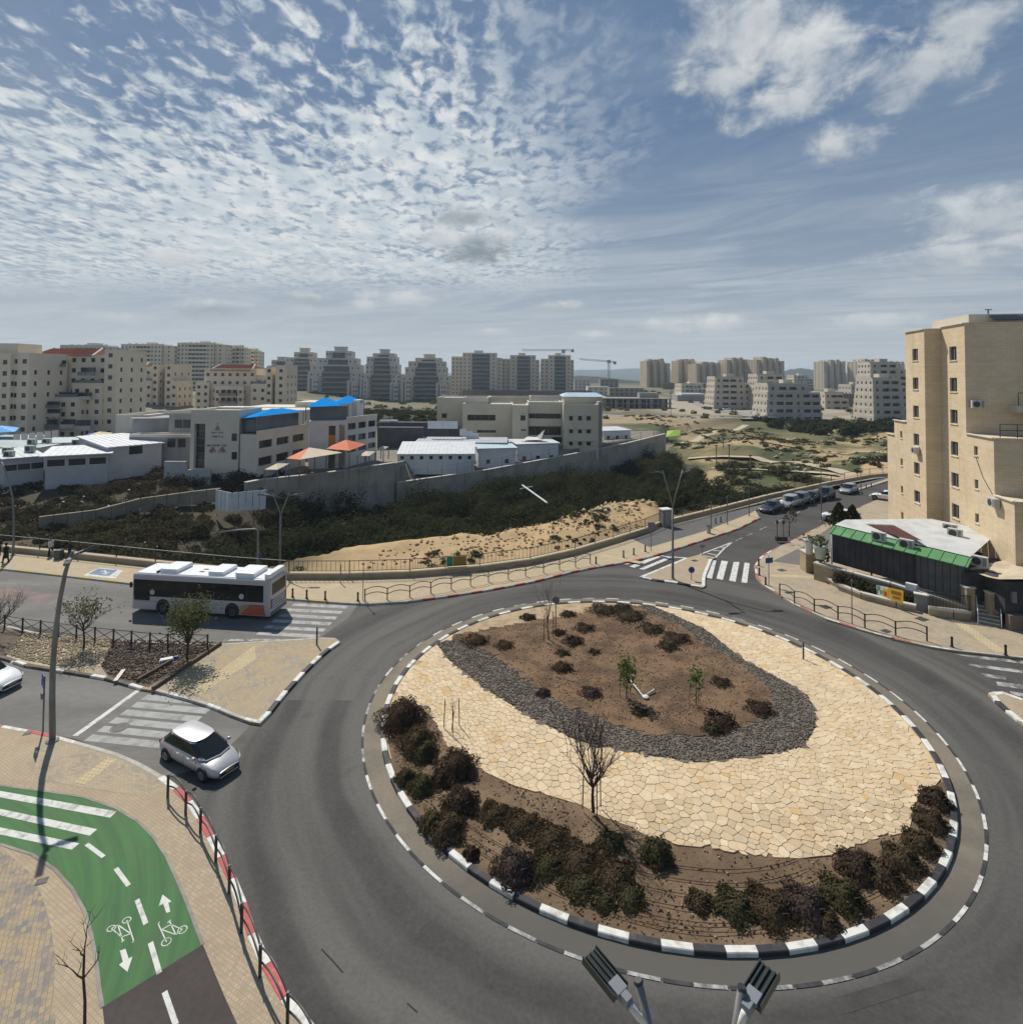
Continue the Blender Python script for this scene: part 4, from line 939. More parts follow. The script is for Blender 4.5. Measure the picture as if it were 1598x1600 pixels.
# ------------------------------------------------------------------ left apartment houses with tiled roofs
def apt(x0, x1, pt, pb, Y, label, blocks, roof=None, fl=3.0, extra_side=True, wall=STONE_F2):
    X0, X1, zb, zt = px_box(x0, x1, pt, pb, Y); cx = (X0+X1)/2; g0 = tz(cx, Y+5)-1.5
    root = thing('apartment_house', label, 'apartment building', (cx, Y+6, g0), 0, 'apartment houses at the left')
    Wl, Gl, Bl = MB(), MB(), MB(); k = 0
    for (a, b, t, bt, yo, dep, cols, kind) in blocks:
        xa, xb, z0, z1 = px_box(a, b, t, bt, Y); z0 = g0 if bt >= pb else z0; k += 1
        h = z1-z0; w_ = xb-xa; ops = []
        n = max(1, round(h/fl)); st = h/n
        for f in range(n):
            for q in range(cols):
                u = w_*(q+.5)/cols
                if kind == 'bal' and 0 < q < cols-1: ops.append((u-w_/cols*.46, u+w_/cols*.46, f*st+.25, f*st+2.4, 1.3))
                else: ops.append((u-.6, u+.6, f*st+1.0, f*st+2.2, .2))
        ops = [] if kind == 'blank' else ops
        fbox(Wl, Gl, xa, xb, Y-yo, Y+dep, z0, z1, (ops, grid(dep+yo, h, fl, 3, 1.0, 1.2), (), grid(dep+yo, h, fl, 3, 1.0, 1.2)))
        parapet(Wl, xa+.01*k, xb-.01*k, Y-yo+.01*k, Y+dep, z1, .9 if kind != 'roof' else .2)
        if kind == 'bal':
            for f in range(n): Bl.bb(xa+w_*.2, xb-w_*.2, Y-yo-1.2, Y-yo, z0+f*st-.1, z0+f*st+.1); Bl.bb(xa+w_*.2, xb-w_*.2, Y-yo-1.2, Y-yo-1.1, z0+f*st+.1, z0+f*st+1.1, 1)
        if kind == 'ter': Bl.bb(xa+.3, xb-.3, Y-yo+.3, Y-yo+.38, z1+.9, z1+1.7, 1)
    finish(root, Wl, Gl, Bl, wall, [BALW, BALC], GLS)
    if roof:
        a, b, t, bt = roof; xa, xb, z0, z1 = px_box(a, b, t, bt, Y); r = MB(); y0, y1 = Y-.6, Y+12; ym = Y+5
        r.add([(xa-.5,y0,z0),(xb+.5,y0,z0),(xb+.5,y1,z0),(xa-.5,y1,z0),(xa+1.5,ym,z1),(xb-.6,ym,z1)], [(0,1,5,4),(1,2,5),(2,3,4,5),(3,0,4),(3,2,1,0)])
        for q in range(14):
            t_ = (q+.5)/14; r.beam((xa-.5+(2.0)*t_, y0+(ym-y0)*t_, z0+(z1-z0)*t_+.04), (xb+.5-1.1*t_, y0+(ym-y0)*t_, z0+(z1-z0)*t_+.04), .16, .1)
        r.build('tiled_roof', TILE, root)
        for p, q in (((xb+.55,y0,z0+.1), (xb-.55,ym,z1+.15)), ((xa-.55,y0,z0+.1), (xa+1.45,ym,z1+.15))): e = MB(); e.beam(p, q, .35, .3); e.build('gable_edge', PLAST_W, root)
    return root
apt(45,190,545,672,164,'large cream apartment house with red tiled roof and stepped terraces',
    [(45,168,555,672,0,14,8,'roof'),(166,188,547,672,1.5,12,1,'roof'),(120,168,603,672,2.2,4,3,'ter'),(57,100,572,606,1.6,3,4,'bal'),(55,100,607,672,3.5,4,3,'ter'),(12,144,624,672,5.5,7,9,'ter'),(45,96,625,668,7.0,3,5,'bal'),(20,55,592,626,1.0,6,2,'flat')], (55,144,543,556))
B1 = [o for o in bpy.data.objects if o.get('label', '').startswith('large cream apartment')][0]
for i, (a, b, t, bt, yo) in enumerate(((55,104,563,572,2.6),(57,98,596,606,2.0),(14,56,613,623,3.2),(97,143,613,623,3.0),(47,94,627,636,7.2),(47,94,639,650,7.2),(128,150,574,586,3.0),(100,118,655,668,6.2),(60,90,655,668,7.2),(122,142,656,671,6.0))):
    xa, xb, z0_, z1_ = px_box(a, b, t, bt, 164-yo); c_ = MB(); c_.bb(xa, xb, 164-yo-.5, 164-yo, z0_+(z1_-z0_)*.42, z1_); c_.build('balcony_shade_strip', GLS, B1); c_ = MB(); c_.bb(xa-.3, xb+.3, 164-yo-1.3, 164-yo-.6, z0_-.15, z0_+(z1_-z0_)*.42); c_.build('balcony', (BALC, BALW)[i % 2], B1)  # solid dark strips put in for the shade of balcony recesses
apt(-60,45,540,672,150,'cream apartment house with grey rooftop at left edge',
    [(-60,46,556,672,0,13,7,'flat'),(2,23,558,672,1.2,4,1,'flat'),(-60,22,541,557,-1.2,9,3,'blank')])
apt(188,285,568,642,229,'cream apartment house with red roof in the middle of the row',
    [(188,250,576,642,0,14,5,'flat'),(240,252,570,642,1.8,10,1,'roof'),(262,274,570,642,2.2,12,1,'roof'),(252,262,574,642,-1.5,10,1,'blank'),(215,243,598,642,2.5,4,3,'ter'),(190,212,612,642,4,5,2,'bal'),(272,284,598,642,3,8,1,'flat')], (186,222,566,577))
apt(308,452,570,634,223,'cream apartment house with long red roof behind the school',
    [(318,400,579,634,0,14,7,'flat'),(308,330,600,634,1.5,6,2,'flat'),(418,428,574,634,1.8,10,1,'roof'),(432,450,574,634,1.6,10,1,'flat'),(398,420,590,634,-.5,11,2,'flat'),(340,385,606,634,2.5,5,5,'bal'),(395,420,603,634,2,4,2,'ter')], (330,392,569,579))

# ------------------------------------------------------------------ school by the gully (left)
sch = thing('school_building', 'long grey and cream school with blue rooftop canopies and signs', 'school', (-45,112,0))
Wl, Gl = MB(), MB(); SY = 100.0
# tower with the emblem
ax, bx, _, zt = px_box(296,374,644,746,SY); z0 = -1.0
ops = [(D(303,700,SY).x-ax, D(320,700,SY).x-ax, D(310,732,SY).z-z0, D(310,662,SY).z-z0, .8)]
fbox(Wl, None, ax, bx, SY, SY+9, z0, zt, (ops, [(2.2,3.1,D(366,689,SY).z-z0-.6,D(366,677,SY).z-z0,.2),(2.2,3.1,D(366,717,SY).z-z0-.6,D(366,708,SY).z-z0,.2)], (), ()), wm=0, rm=1)
gl_ = MB(); gl_.quad((ax+ops[0][0], SY+.78, z0+ops[0][2]), (ax+ops[0][1], SY+.78, z0+ops[0][2]), (ax+ops[0][1], SY+.78, z0+ops[0][3]), (ax+ops[0][0], SY+.78, z0+ops[0][3]))
for i in range(1, 6): zz = z0+ops[0][2]+(ops[0][3]-ops[0][2])*i/6; gl_.bb(ax+ops[0][0], ax+ops[0][1], SY+.7, SY+.77, zz-.06, zz+.06, 1)
gl_.build('stair_window', [GLS, MET_G], sch)
for pyc in (683, 712):
    c = D(366, pyc, SY-.02); win = MB(); win.bb(c.x-.45, c.x+.45, SY-.04, SY+.03, c.z-.65, c.z+.65); win.build('window', GLS, sch)
parapet(Wl, ax, bx, SY, SY+9, zt, .4, .25, 0)
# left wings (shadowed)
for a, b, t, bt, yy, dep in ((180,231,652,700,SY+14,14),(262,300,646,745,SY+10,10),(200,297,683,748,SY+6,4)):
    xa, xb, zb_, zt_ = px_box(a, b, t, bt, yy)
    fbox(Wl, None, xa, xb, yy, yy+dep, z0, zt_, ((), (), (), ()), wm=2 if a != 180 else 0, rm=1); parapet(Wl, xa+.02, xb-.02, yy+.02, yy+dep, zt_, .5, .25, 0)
for px_, py_2, yy in ((279,662,SY+10),(292,662,SY+10),(284,692,SY+6),(268,692,SY+6)):
    c = D(px_, py_2, yy); win = MB(); win.bb(c.x-.7, c.x+.7, yy-.06, yy+.03, c.z-.8, c.z+.8); win.build('window', GLS, sch)
# drum of the left wing
dc = D(243, 676, SY+15); dr = MB(); dr.lathe([(4.3,z0),(4.3,D(243,652,SY+15).z),(4.1,D(243,651,SY+15).z)], (dc.x, SY+15, 0), 28); dr.build('stair_drum', PLAST_G, sch, True)
# classroom wings that run back to the right
def wing(p0, p1, zt_, cols, name, dep, rows, py_rows, wm=0, extra=None):
    d = (p1-p0); L = d.length; U = d.normalized(); n = U.cross(Vector((0,0,1)))
    ops = []
    for zc, hh in rows:
        for i in range(cols): u0 = L*(i+.12)/cols; u1 = L*(i+.88)/cols; ops.append((u0, u1, zc-z0, zc-z0+hh, .35))
    facade(Wl, None, (p0.x,p0.y,z0), U, L, zt_-z0, ops, wm=wm)
    for o in ops:
        win = MB(); P = lambda u, v, dd: Vector((p0.x,p0.y,z0))+U*u+Vector((0,0,v))-n*dd
        win.quad(P(o[0],o[2],.33), P(o[1],o[2],.33), P(o[1],o[3],.33), P(o[0],o[3],.33), 0)
        for q in range(5): u = o[0]+(o[1]-o[0])*q/4; win.beam(P(u,o[2],.3), P(u,o[3],.3), .05, .05, 1)
        win.build('window', [GLS, DARK], sch)
    q = [Vector((p0.x,p0.y,0)), Vector((p1.x,p1.y,0)), Vector((p1.x,p1.y,0))-n*dep, Vector((p0.x,p0.y,0))-n*dep]
    Wl.quad(*[(v.x,v.y,zt_) for v in q], 1)
    for a, b in ((q[1],q[2]),(q[2],q[3]),(q[3],q[0])): Wl.quad((a.x,a.y,z0),(b.x,b.y,z0),(b.x,b.y,zt_),(a.x,a.y,zt_), wm)
    Wl.beam((q[0].x,q[0].y,zt_+.3), (q[1].x,q[1].y,zt_+.3), .25, .7, 0)
    return q, n, U
p0, p1 = D(400,740,SY-1).xy, D(477,720,SY+14).xy
p0, p1 = Vector((p0.x,p0.y,0)), Vector((p1.x,p1.y,0))
zf1 = D(400,679,SY-1).z
q1, n1_, U1 = wing(p0, p1, zf1, 3, 'a', 3.2, [(D(400,702,SY-1).z, 1.35), (D(400,730,SY-1).z, 1.5)], None)
p2, p3 = D(541,712,SY+12).xy, D(588,704,SY+22).xy; p2, p3 = Vector((p2.x,p2.y,0)), Vector((p3.x,p3.y,0))
zf2 = D(541,657,SY+12).z
q2, n2_, U2 = wing(p2, p3, zf2, 3, 'b', 9, [(D(541,672,SY+12).z, 1.25), (D(541,691,SY+12).z, 1.25), (D(541,708,SY+12).z, 1.1)], None, 3)
p4 = D(482,716,SY+10).xy; p4 = Vector((p4.x,p4.y,0)); d4 = p2-p4
facade(Wl, None, (p4.x,p4.y,z0), d4, d4.length, zf2-z0, [(d4.length*.52, d4.length*.70, 1.0, zf2-z0-1.0, .3), (d4.length*.80, d4.length*.97, .6, zf2-z0-.8, .9)], wm=3)
U4 = d4.normalized(); n4 = U4.cross(Vector((0,0,1)))
for a, b, zlo, zhi, m_ in ((.52,.70,.55,.80,mat('orange_panel',(.55,.27,.05),rough=.6)),(.52,.70,.80,.98,mat('brown_panel',(.10,.06,.045),rough=.5)),(.52,.70,.28,.55,mat('brown_panel',(.10,.06,.045))),(.80,.97,.15,.98,mat('khaki_panel',(.30,.26,.18)))):
    P = lambda u, v: Vector((p4.x,p4.y,z0+v))+U4*u-n4*.28
    h_ = zf2-z0; pn = MB(); pn.quad(P(d4.length*a, .6+h_*zlo*.83), P(d4.length*b, .6+h_*zlo*.83), P(d4.length*b, .6+h_*zhi*.83), P(d4.length*a, .6+h_*zhi*.83)); pn.build('facade_panel', m_, sch)
back = p4-n4*14
Wl.add([(p4.x,p4.y,z0),(back.x,back.y,z0),(back.x,back.y,zf2),(p4.x,p4.y,zf2)], [(3,2,1,0)], 3)
Wl.quad((p4.x,p4.y,zf2-.02),(p2.x,p2.y,zf2-.02),((p2-n4*14).x,(p2-n4*14).y,zf2-.02),(back.x,back.y,zf2-.02), 1)
# recess between tower and wing, upper dark storey under the canopies
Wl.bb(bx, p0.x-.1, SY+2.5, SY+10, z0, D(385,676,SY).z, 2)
up = MB(); c = D(375,676,SY+1); e = D(478,660,SY+13)
up.add([(bx+.1,SY+1,D(380,675,SY+1).z),(p0.x-.2,SY+.2,D(398,674,SY).z),(p0.x-.2,SY+.2,D(398,655,SY).z),(bx+.1,SY+1,D(380,656,SY+1).z)], [(0,1,2,3)])
a3 = Vector((p0.x,p0.y,0))-n1_*.4; b3 = Vector((p1.x,p1.y,0))-n1_*.4-U1*2.0
up.quad((a3.x,a3.y,zf1), (b3.x,b3.y,zf1), (b3.x,b3.y,zf1+3.0), (a3.x,a3.y,zf1+3.0))
a5 = Vector((p4.x,p4.y,0))-n4*2.5; b5 = Vector((p2.x,p2.y,0))-n4*2.5; up.quad((a5.x,a5.y,zf2), (b5.x,b5.y,zf2), (b5.x,b5.y,zf2+2.7), (a5.x,a5.y,zf2+2.7)); b6 = Vector((p3.x,p3.y,0))-n2_*5-U2*3; up.quad((b5.x,b5.y,zf2), (b6.x,b6.y,zf2), (b6.x,b6.y,zf2+2.7), (b5.x,b5.y,zf2+2.7))
up.build('glazed_storey', mat('shaded_glazing', (.07,.10,.12), (.11,.14,.16), .5, .3, spec=.5), sch)
ends = MB()
for pz in (Vector((p3.x,p3.y,0))-n2_*4,): ends.box((pz.x-.6,pz.y,zf2+1.8), (1.0,5,3.6))
ends.build('roof_pier', PLAST_W, sch)
# long flat roofs behind
for a, b, t, yy, dep, zz in ((262,420,645,SY+22,10,None),(300,478,640,SY+26,14,None),(380,475,636,SY+34,12,None)):
    xa, xb, _, zt_ = px_box(a, b, t, 700, yy); Wl.bb(xa, xb, yy, yy+dep, z0, zt_, 0); 
xa, xb, _, zt_ = px_box(470,545,627,660,SY+40); Wl.bb(xa, xb, SY+36, SY+46, z0, zt_, 0)
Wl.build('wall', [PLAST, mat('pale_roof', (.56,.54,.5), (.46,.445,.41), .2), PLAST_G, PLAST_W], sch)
# rooftop canopies
BLUE = mat('blue_canopy_cloth', (.001,.25,.66), (.001,.22,.60), .6, 1, spec=.05)
BLUE2 = mat('blue_tarp', (.03,.30,.75), rough=.6)
def canopy(name, label, quads, m, posts, group=None, cat='shade canopy'):
    """tensioned cloth: corner points sag towards the edges, raised at the middle; posts stand under the corners"""
    c0 = sum((Vector(q[0]) for q in quads), Vector())/len(quads)
    root = thing(name, label, cat, (c0.x, c0.y, min(min(v[2] for v in q[:4]) for q in quads)), 0, group)
    for i, q in enumerate(quads):
        b = MB(); n = 8; cs = [Vector(v) for v in q[:4]]; rise = q[4] if len(q) > 4 else 1.0
        vs = []
        for a in range(n+1):
            for e in range(n+1):
                u, v = a/n, e/n; p = cs[0]*(1-u)*(1-v)+cs[1]*u*(1-v)+cs[2]*u*v+cs[3]*(1-u)*v
                k = 1-max(abs(2*u-1), abs(2*v-1)); p.z += rise*k; vs.append(p)
        fs = [(a*(n+1)+e, (a+1)*(n+1)+e, (a+1)*(n+1)+e+1, a*(n+1)+e+1) for a in range(n) for e in range(n)]
        b.add(vs, fs); m_ = m[i] if isinstance(m, list) else m
        o = b.build('canopy_cloth', m_, root); sm_ = o.modifiers.new('th', 'SOLIDIFY'); sm_.thickness = .04
    for p, zb_ in posts:
        b = MB(); b.tube([(p[0],p[1],zb_), (p[0],p[1],p[2])], .09, 6); b.build('post', MET_G, root)
    return root
v3 = lambda p: (p.x, p.y, p.z)
cA = [v3(D(376,654,SY+.5)), v3(D(401,651,SY-.5)), v3(D(474,642,SY+13)), v3(D(440,637,SY+18))]
canopy('shade_canopy', 'blue cloth canopy over the nearer school roof terrace', [(*cA, .9)], BLUE, [(p, zf1) for p in cA], 'blue rooftop canopies')
cB = [v3(D(478,636,SY+11)), v3(D(530,634,SY+13)), v3(D(528,627,SY+24)), v3(D(492,628,SY+22))]
canopy('shade_canopy', 'blue cloth canopy on far school roof, left of the pair', [(*cB, 1.4)], BLUE, [(p, zf2) for p in cB], 'blue rooftop canopies')
cC = [v3(D(520,633,SY+15)), v3(D(569,628,SY+24)), v3(D(560,624,SY+34)), v3(D(524,626,SY+28))]
canopy('shade_canopy', 'blue cloth canopy on far school roof, right of the pair', [(*cC, 1.4)], BLUE, [(p, zf2) for p in cC], 'blue rooftop canopies')
YL = 92
cD = [v3(D(446,713,YL)), v3(D(488,716,YL+1)), v3(D(500,700,YL+14)), v3(D(470,704,YL+12))]
ORG = mat('orange_canopy_cloth', (.66,.20,.10), (.58,.17,.09), .8, .8); CRM = mat('cream_canopy_cloth', (.62,.52,.38), (.56,.47,.34), .8, .8)
apx = v3(D(484,700,YL+7))
def pyramid(name, label, base, apex, mats, zb_, group):
    c0 = sum((Vector(p) for p in base), Vector())/4; root = thing(name, label, 'shade canopy', (c0.x,c0.y,zb_), 0, group)
    for i in range(4):
        b = MB(); b.add([base[i], base[(i+1) % 4], apex], [(0,1,2),(2,1,0)]); b.v = [(v[0], v[1], v[2]+.0) for v in b.v]
        b2 = MB(); a, c, e = (Vector(v) for v in (base[i], base[(i+1) % 4], apex)); n = (c-a).cross(e-a).normalized()*.03
        b2.add([a, c, e, a-n, c-n, e-n], [(0,1,2),(5,4,3),(0,3,4,1),(1,4,5,2),(2,5,3,0)]); b2.build('canopy_cloth', mats[i], root)
    for p in base: b = MB(); b.tube([(p[0],p[1],zb_), p], .1, 6); b.build('post', MET_G, root)
gz = -.3
pyramid('shade_canopy', 'cream and orange pyramid canopy over the schoolyard', [v3(D(468,718,YL)), v3(D(536,707,YL+10)), v3(D(492,704,YL+14)), v3(D(447,716,YL+5))], v3(D(483,699,YL+7)), [CRM, CRM, CRM, ORG], gz, 'pyramid canopies in the schoolyard')
pyramid('shade_canopy', 'plain orange pyramid canopy behind the cream one', [v3(D(510,701,YL+10)), v3(D(546,704,YL+10)), v3(D(572,694,YL+20)), v3(D(525,692,YL+20))], v3(D(541,687,YL+15)), [ORG]*4, gz, 'pyramid canopies in the schoolyard')
# lettering and emblem on the school tower
LETTER = mat('dark_lettering', (.10,.085,.085), rough=.7); LET_R = mat('red_brown_lettering', (.22,.06,.075), rough=.7)
def text(s, loc, size, m, name='sign_lettering', parent=None, rot=(math.pi/2,0,0), ext=.01, align='CENTER', bold=False):
    cu_ = bpy.data.curves.new(name, 'FONT'); cu_.body = s; cu_.size = size; cu_.extrude = ext; cu_.align_x = align; cu_.align_y = 'CENTER'
    if bold: cu_.offset = size*.02
    o = bpy.data.objects.new(name, cu_); COL.objects.link(o); dg = bpy.context.evaluated_depsgraph_get()
    me = bpy.data.meshes.new_from_object(o.evaluated_get(dg)); bpy.data.objects.remove(o)
    me.materials.clear(); me.materials.append(m); q = bpy.data.objects.new(name, me); COL.objects.link(q)
    q.rotation_euler = rot; q.location = Vector(loc)-(parent.location if parent else Vector())
    if parent: q.parent = parent
    return q
def wall_marks(px, py, w_px, h_px, n, m, parent, seed):    # short dark strokes: a line of Hebrew letters too small to read
    rs = random.Random(seed); b = MB(); c = D(px, py, SY); s = SY/F; hh = h_px*s; x = c.x-w_px*s/2; st = w_px*s/n
    for i in range(n):
        k = rs.randrange(4); xx = x+i*st; zz = c.z-hh/2; t = hh*.2
        if rs.random() < .14: continue
        b.bb(xx, xx+st*.72, SY-.045, SY-.01, zz+hh-t, zz+hh)
        b.bb(xx+st*.72-t*.9, xx+st*.72, SY-.045, SY-.01, zz, zz+hh-t)
        if k == 0: b.bb(xx, xx+st*.72, SY-.043, SY-.01, zz, zz+t)
        if k == 1: b.bb(xx, xx+t*.9, SY-.045, SY-.01, zz, zz+hh-t)
    b.build('sign_lettering', m, parent)['kind'] = 'stuff'
wall_marks(340,676,18,2.4,9,LETTER,sch,1); wall_marks(339,682,21,2.6,9,LETTER,sch,2); wall_marks(332,696,16,3,7,LETTER,sch,3); wall_marks(347,696,14,3,7,LETTER,sch,4)
wall_marks(332,706,11,3,5,LET_R,sch,5); wall_marks(347,706,12,3.4,5,LETTER,sch,6)
em = MB(); c = D(340,668,SY)
for i in range(5): hw = .15+.16*i; em.bb(c.x-hw*.6, c.x+hw*.6, SY-.045, SY-.01, c.z+.45-.2*i-.1, c.z+.45-.2*i)
em.bb(c.x-.05, c.x+.05, SY-.045, SY-.01, c.z+.56, c.z+.85); em.build('emblem', LETTER, sch)
for px_, py_2, col in ((332,701,LET_R),(347,701,LETTER)):
    em = MB(); c = D(px_, py_2, SY)
    for i in range(3): em.bb(c.x-.5+.16*i, c.x+.5-.1*i, SY-.046, SY-.01, c.z-.35+.22*i, c.z-.2+.22*i)
    em.build('emblem', col, sch)
# ------------------------------------------------------------------ second school (centre)
s2 = thing('school_building', 'cream three-storey school with window bands beside high wall', 'school', (12,152,-1))
Wl = MB(); S2 = 146.0; z0 = -3.0
def s2box(a, b, t, yy, dep, ops_px=(), wm=0, side=()):
    xa, xb, _, zt_ = px_box(a, b, t, 700, yy); ops = []
    for (qa, qb, qt, qd, rec) in ops_px: ops.append((D(qa,qt,yy).x-xa, D(qb,qt,yy).x-xa, D((qa+qb)/2,qd,yy).z-z0, D((qa+qb)/2,qt,yy).z-z0, rec))
    fbox(Wl, None, xa, xb, yy, yy+dep, z0, zt_, (ops, (), (), ()), wm=wm, rm=1); parapet(Wl, xa, xb, yy, yy+dep, zt_, .35, .3, wm)
    for o in ops:
        w0, w1 = xa+o[0], xa+o[1]; win = MB(); win.quad((w0,yy+o[4]-.02,z0+o[2]), (w1,yy+o[4]-.02,z0+o[2]), (w1,yy+o[4]-.02,z0+o[3]), (w0,yy+o[4]-.02,z0+o[3]), 0)
        k = max(1, int((w1-w0)/1.6))
        for q in range(k+1): u = w0+(w1-w0)*q/k; win.bb(u-.05, u+.05, yy+o[4]-.1, yy+o[4]-.03, z0+o[2], z0+o[3], 1)
        win.build('window', [GLS, MET_G], s2)
        if o[1]-o[0] < 2: hd = MB(); hd.bb(w0-.4, w1+.4, yy-.35, yy, z0+o[3]+.15, z0+o[3]+.35); hd.build('window_hood', PLAST, s2)
s2box(880,935,634,S2,12,[(889,895,650,657,.25),(903,909,650,657,.25),(916,923,650,657,.25),(889,895,671,677,.25),(903,909,671,677,.25),(916,923,671,677,.25),(889,895,690,696,.25),(903,909,690,696,.25),(916,923,690,696,.25)])
s2box(825,880,630,S2+4,12,[(826,877,646,654,1.2),(826,877,666,680,1.2),(862,878,683,692,.8)])
s2box(800,825,635,S2+3,12,[(813,821,649,657,.3),(814,822,671,673,.3)], 0)
s2box(722,800,633,S2+8,14,[(730,774,648,657,1.2),(745,775,672,676,.6)], 0)
s2box(682,762,623,S2+16,16,[(690,698,646,653,.4)], 0)
s2box(724,766,622,S2+24,10,(), 2)
s2box(764,830,622,S2+26,10,(), 0)
s2box(828,882,621,S2+18,10,(), 1)
s2box(881,941,622,S2+7,8,(), 0)
Wl.bb(D(936,640,S2).x, D(941,640,S2).x, S2+1, S2+12, z0, D(936,628,S2).z, 3)
Wl.build('wall', [mat('school_cream', (.62,.565,.44), (.56,.51,.40), .2, .9), mat('pale_roof', (.5,.5,.5)), mat('pale_blue_block', (.50,.50,.52)), PLAST_G], s2)
rf = MB(); xa, xb, _, zt_ = px_box(881,941,622,700,S2+7)
rf.add([(xa-.5,S2+6,zt_+.4),(xb+.6,S2+6,zt_+.4),(xb+.6,S2+17,zt_+.6),(xa-.5,S2+17,zt_+.6),(xa+1,S2+11,zt_+1.4),(xb-1,S2+11,zt_+1.4)], [(0,1,5,4),(1,2,5),(2,3,4,5),(3,0,4),(3,2,1,0)]); rf.build('metal_roof', mat('pale_blue_roof', (.42,.54,.63), (.36,.47,.56), .5, .5), s2)
# ------------------------------------------------------------------ retaining walls
def wall_strip(name, label, pts, thick, m, cat='wall', cap=None, panel=None, joints=None):
    """pts: (x, y, zbottom, ztop); split in cast panels with open joints"""
    root = thing(name, label, cat, (pts[0][0], pts[0][1], pts[0][2]))
    for a, b in zip(pts[:-1], pts[1:]):
        A, B = Vector((a[0],a[1],0)), Vector((b[0],b[1],0)); L = (B-A).length; k = max(1, round(L/(panel or L))); d = (B-A).normalized(); n = Vector((-d.y,d.x,0))*thick
        for i in range(k):
            t0, t1 = i/k, (i+1)/k; g = .04/L if panel else 0
            P0, P1 = A.lerp(B, t0+g), A.lerp(B, t1-g); z = lambda t, j: a[j]+(b[j]-a[j])*t
            w_ = MB(); w_.add([(*P0.xy,z(t0,2)),(*P1.xy,z(t1,2)),(*(P1+n).xy,z(t1,2)),(*(P0+n).xy,z(t0,2)),(*P0.xy,z(t0,3)),(*P1.xy,z(t1,3)),(*(P1+n).xy,z(t1,3)),(*(P0+n).xy,z(t0,3))], [(4,5,6,7),(0,1,5,4),(1,2,6,5),(2,3,7,6),(3,0,4,7)])
            w_.build('wall_panel', m, root)
            if cap: c_ = MB(); c_.beam((*(P0+n/2).xy,z(t0,3)+.08), (*(P1+n/2).xy,z(t1,3)+.08), thick+.2, .16); c_.build('coping', cap, root)
    return root
CAPM = mat('pale_coping', (.55,.52,.46), (.48,.45,.40), 1, .9)
Z_ = lambda px, py, Y, zb: (D(px,py,Y).x, Y, zb, D(px,py,Y).z)
wall_strip('retaining_wall', 'weathered concrete retaining wall below the school forecourt', [Z_(385,755,91,-5), Z_(410,750,93.7,-7), Z_(500,741,101,-8), Z_(616,724,111.6,-8)], .6, CONC_L, cap=CAPM, panel=7)
wall_strip('retaining_wall', 'long high concrete wall curving round the container yard', [Z_(620,755,112,-9), Z_(690,745,118,-9), Z_(760,735,124,-9), Z_(830,722,132,-8.5), Z_(910,707,142,-8), Z_(980,693,156,-7), Z_(1040,678,172,-6)], .5, CONC_L, cap=CAPM, panel=5)
wall_strip('retaining_wall', 'short return wall joining the two retaining walls', [Z_(616,724,111.6,-8), (D(629,723,116).x, 119, -8, D(629,723,116).z)], .5, CONC)
yf = thing('fence', 'thin wire fence along the top of long concrete wall', 'fence', (D(620,755,112).x, 112.3, -3))
yp = [Vector((p[0], p[1]+.3, p[3])) for p in (Z_(620,755,112,0), Z_(690,745,118,0), Z_(760,735,124,0), Z_(830,722,132,0), Z_(910,707,142,0), Z_(980,693,156,0), Z_(1040,678,172,0))]
for a, b in zip(yp[:-1], yp[1:]):
    for i in range(3): p = a.lerp(b, i/3); w_ = MB(); w_.beam(p, p+Vector((0,0,2.3)), .1); w_.build('post', MET_G, yf)
    for q in (2.2, 1.2): w_ = MB(); w_.beam(a+Vector((0,0,q)), b+Vector((0,0,q)), .04); w_.build('rail', MET_G, yf)
rwp = [Z_(60,808,76,0), Z_(150,797,79,0), Z_(220,779,83,0), Z_(300,768,86,0), Z_(345,763,88,0)]; rwp = [(a, b, d-2.0, d) for a, b, c, d in rwp]
wall_strip('stone_wall', 'low dry stone terrace wall crossing the scrub slope', rwp, .5, mat('scrub_stone', (.30,.265,.20), (.22,.19,.145), .6, .95, fine=.25), panel=1.6)
hd = thing('hoarding', 'white sheet metal hoarding box at foot of school wall', 'hoarding', (D(377,797,84).x, 84, -4))
A_, B_, C_ = Z_(337,765,83,D(337,795,83).z), Z_(362,770,80,D(362,799,80).z), Z_(416,765,84,D(416,796,84).z)
def sheetwall(a, b, parent, m, name, st=1.1, proud=.06):
    A, B = Vector(a[:2]), Vector(b[:2]); L = (B-A).length; k = max(1, round(L/st))
    for i in range(k):
        P0, P1 = A.lerp(B, i/k+.012), A.lerp(B, (i+1)/k-.012); z0, z1 = a[2]+(b[2]-a[2])*i/k, a[3]+(b[3]-a[3])*(i+.5)/k
        w_ = MB(); w_.beam((*P0, (z0+z1)/2), (*P1, (z0+z1)/2), .06, z1-z0); w_.build(name, m, parent)
sheetwall(A_, B_, hd, MET_W, 'sheet_panel'); sheetwall(B_, C_, hd, MET_W, 'sheet_panel')
hb = thing('hoarding', 'pale concrete barrier blocks below the emblem tower', 'barrier', (D(310,744,97).x, 97, -1.2))
for a, b, t in ((292,328,734),(256,290,721)):
    w_ = MB(); xa, xb, zb_, zt_ = px_box(a, b, t, t+14, 97); w_.bb(xa, xb, 97, 97.5, -2, zt_); w_.build('barrier_block', mat('pale_concrete', (.45,.445,.44), (.38,.375,.37), .8), hb)

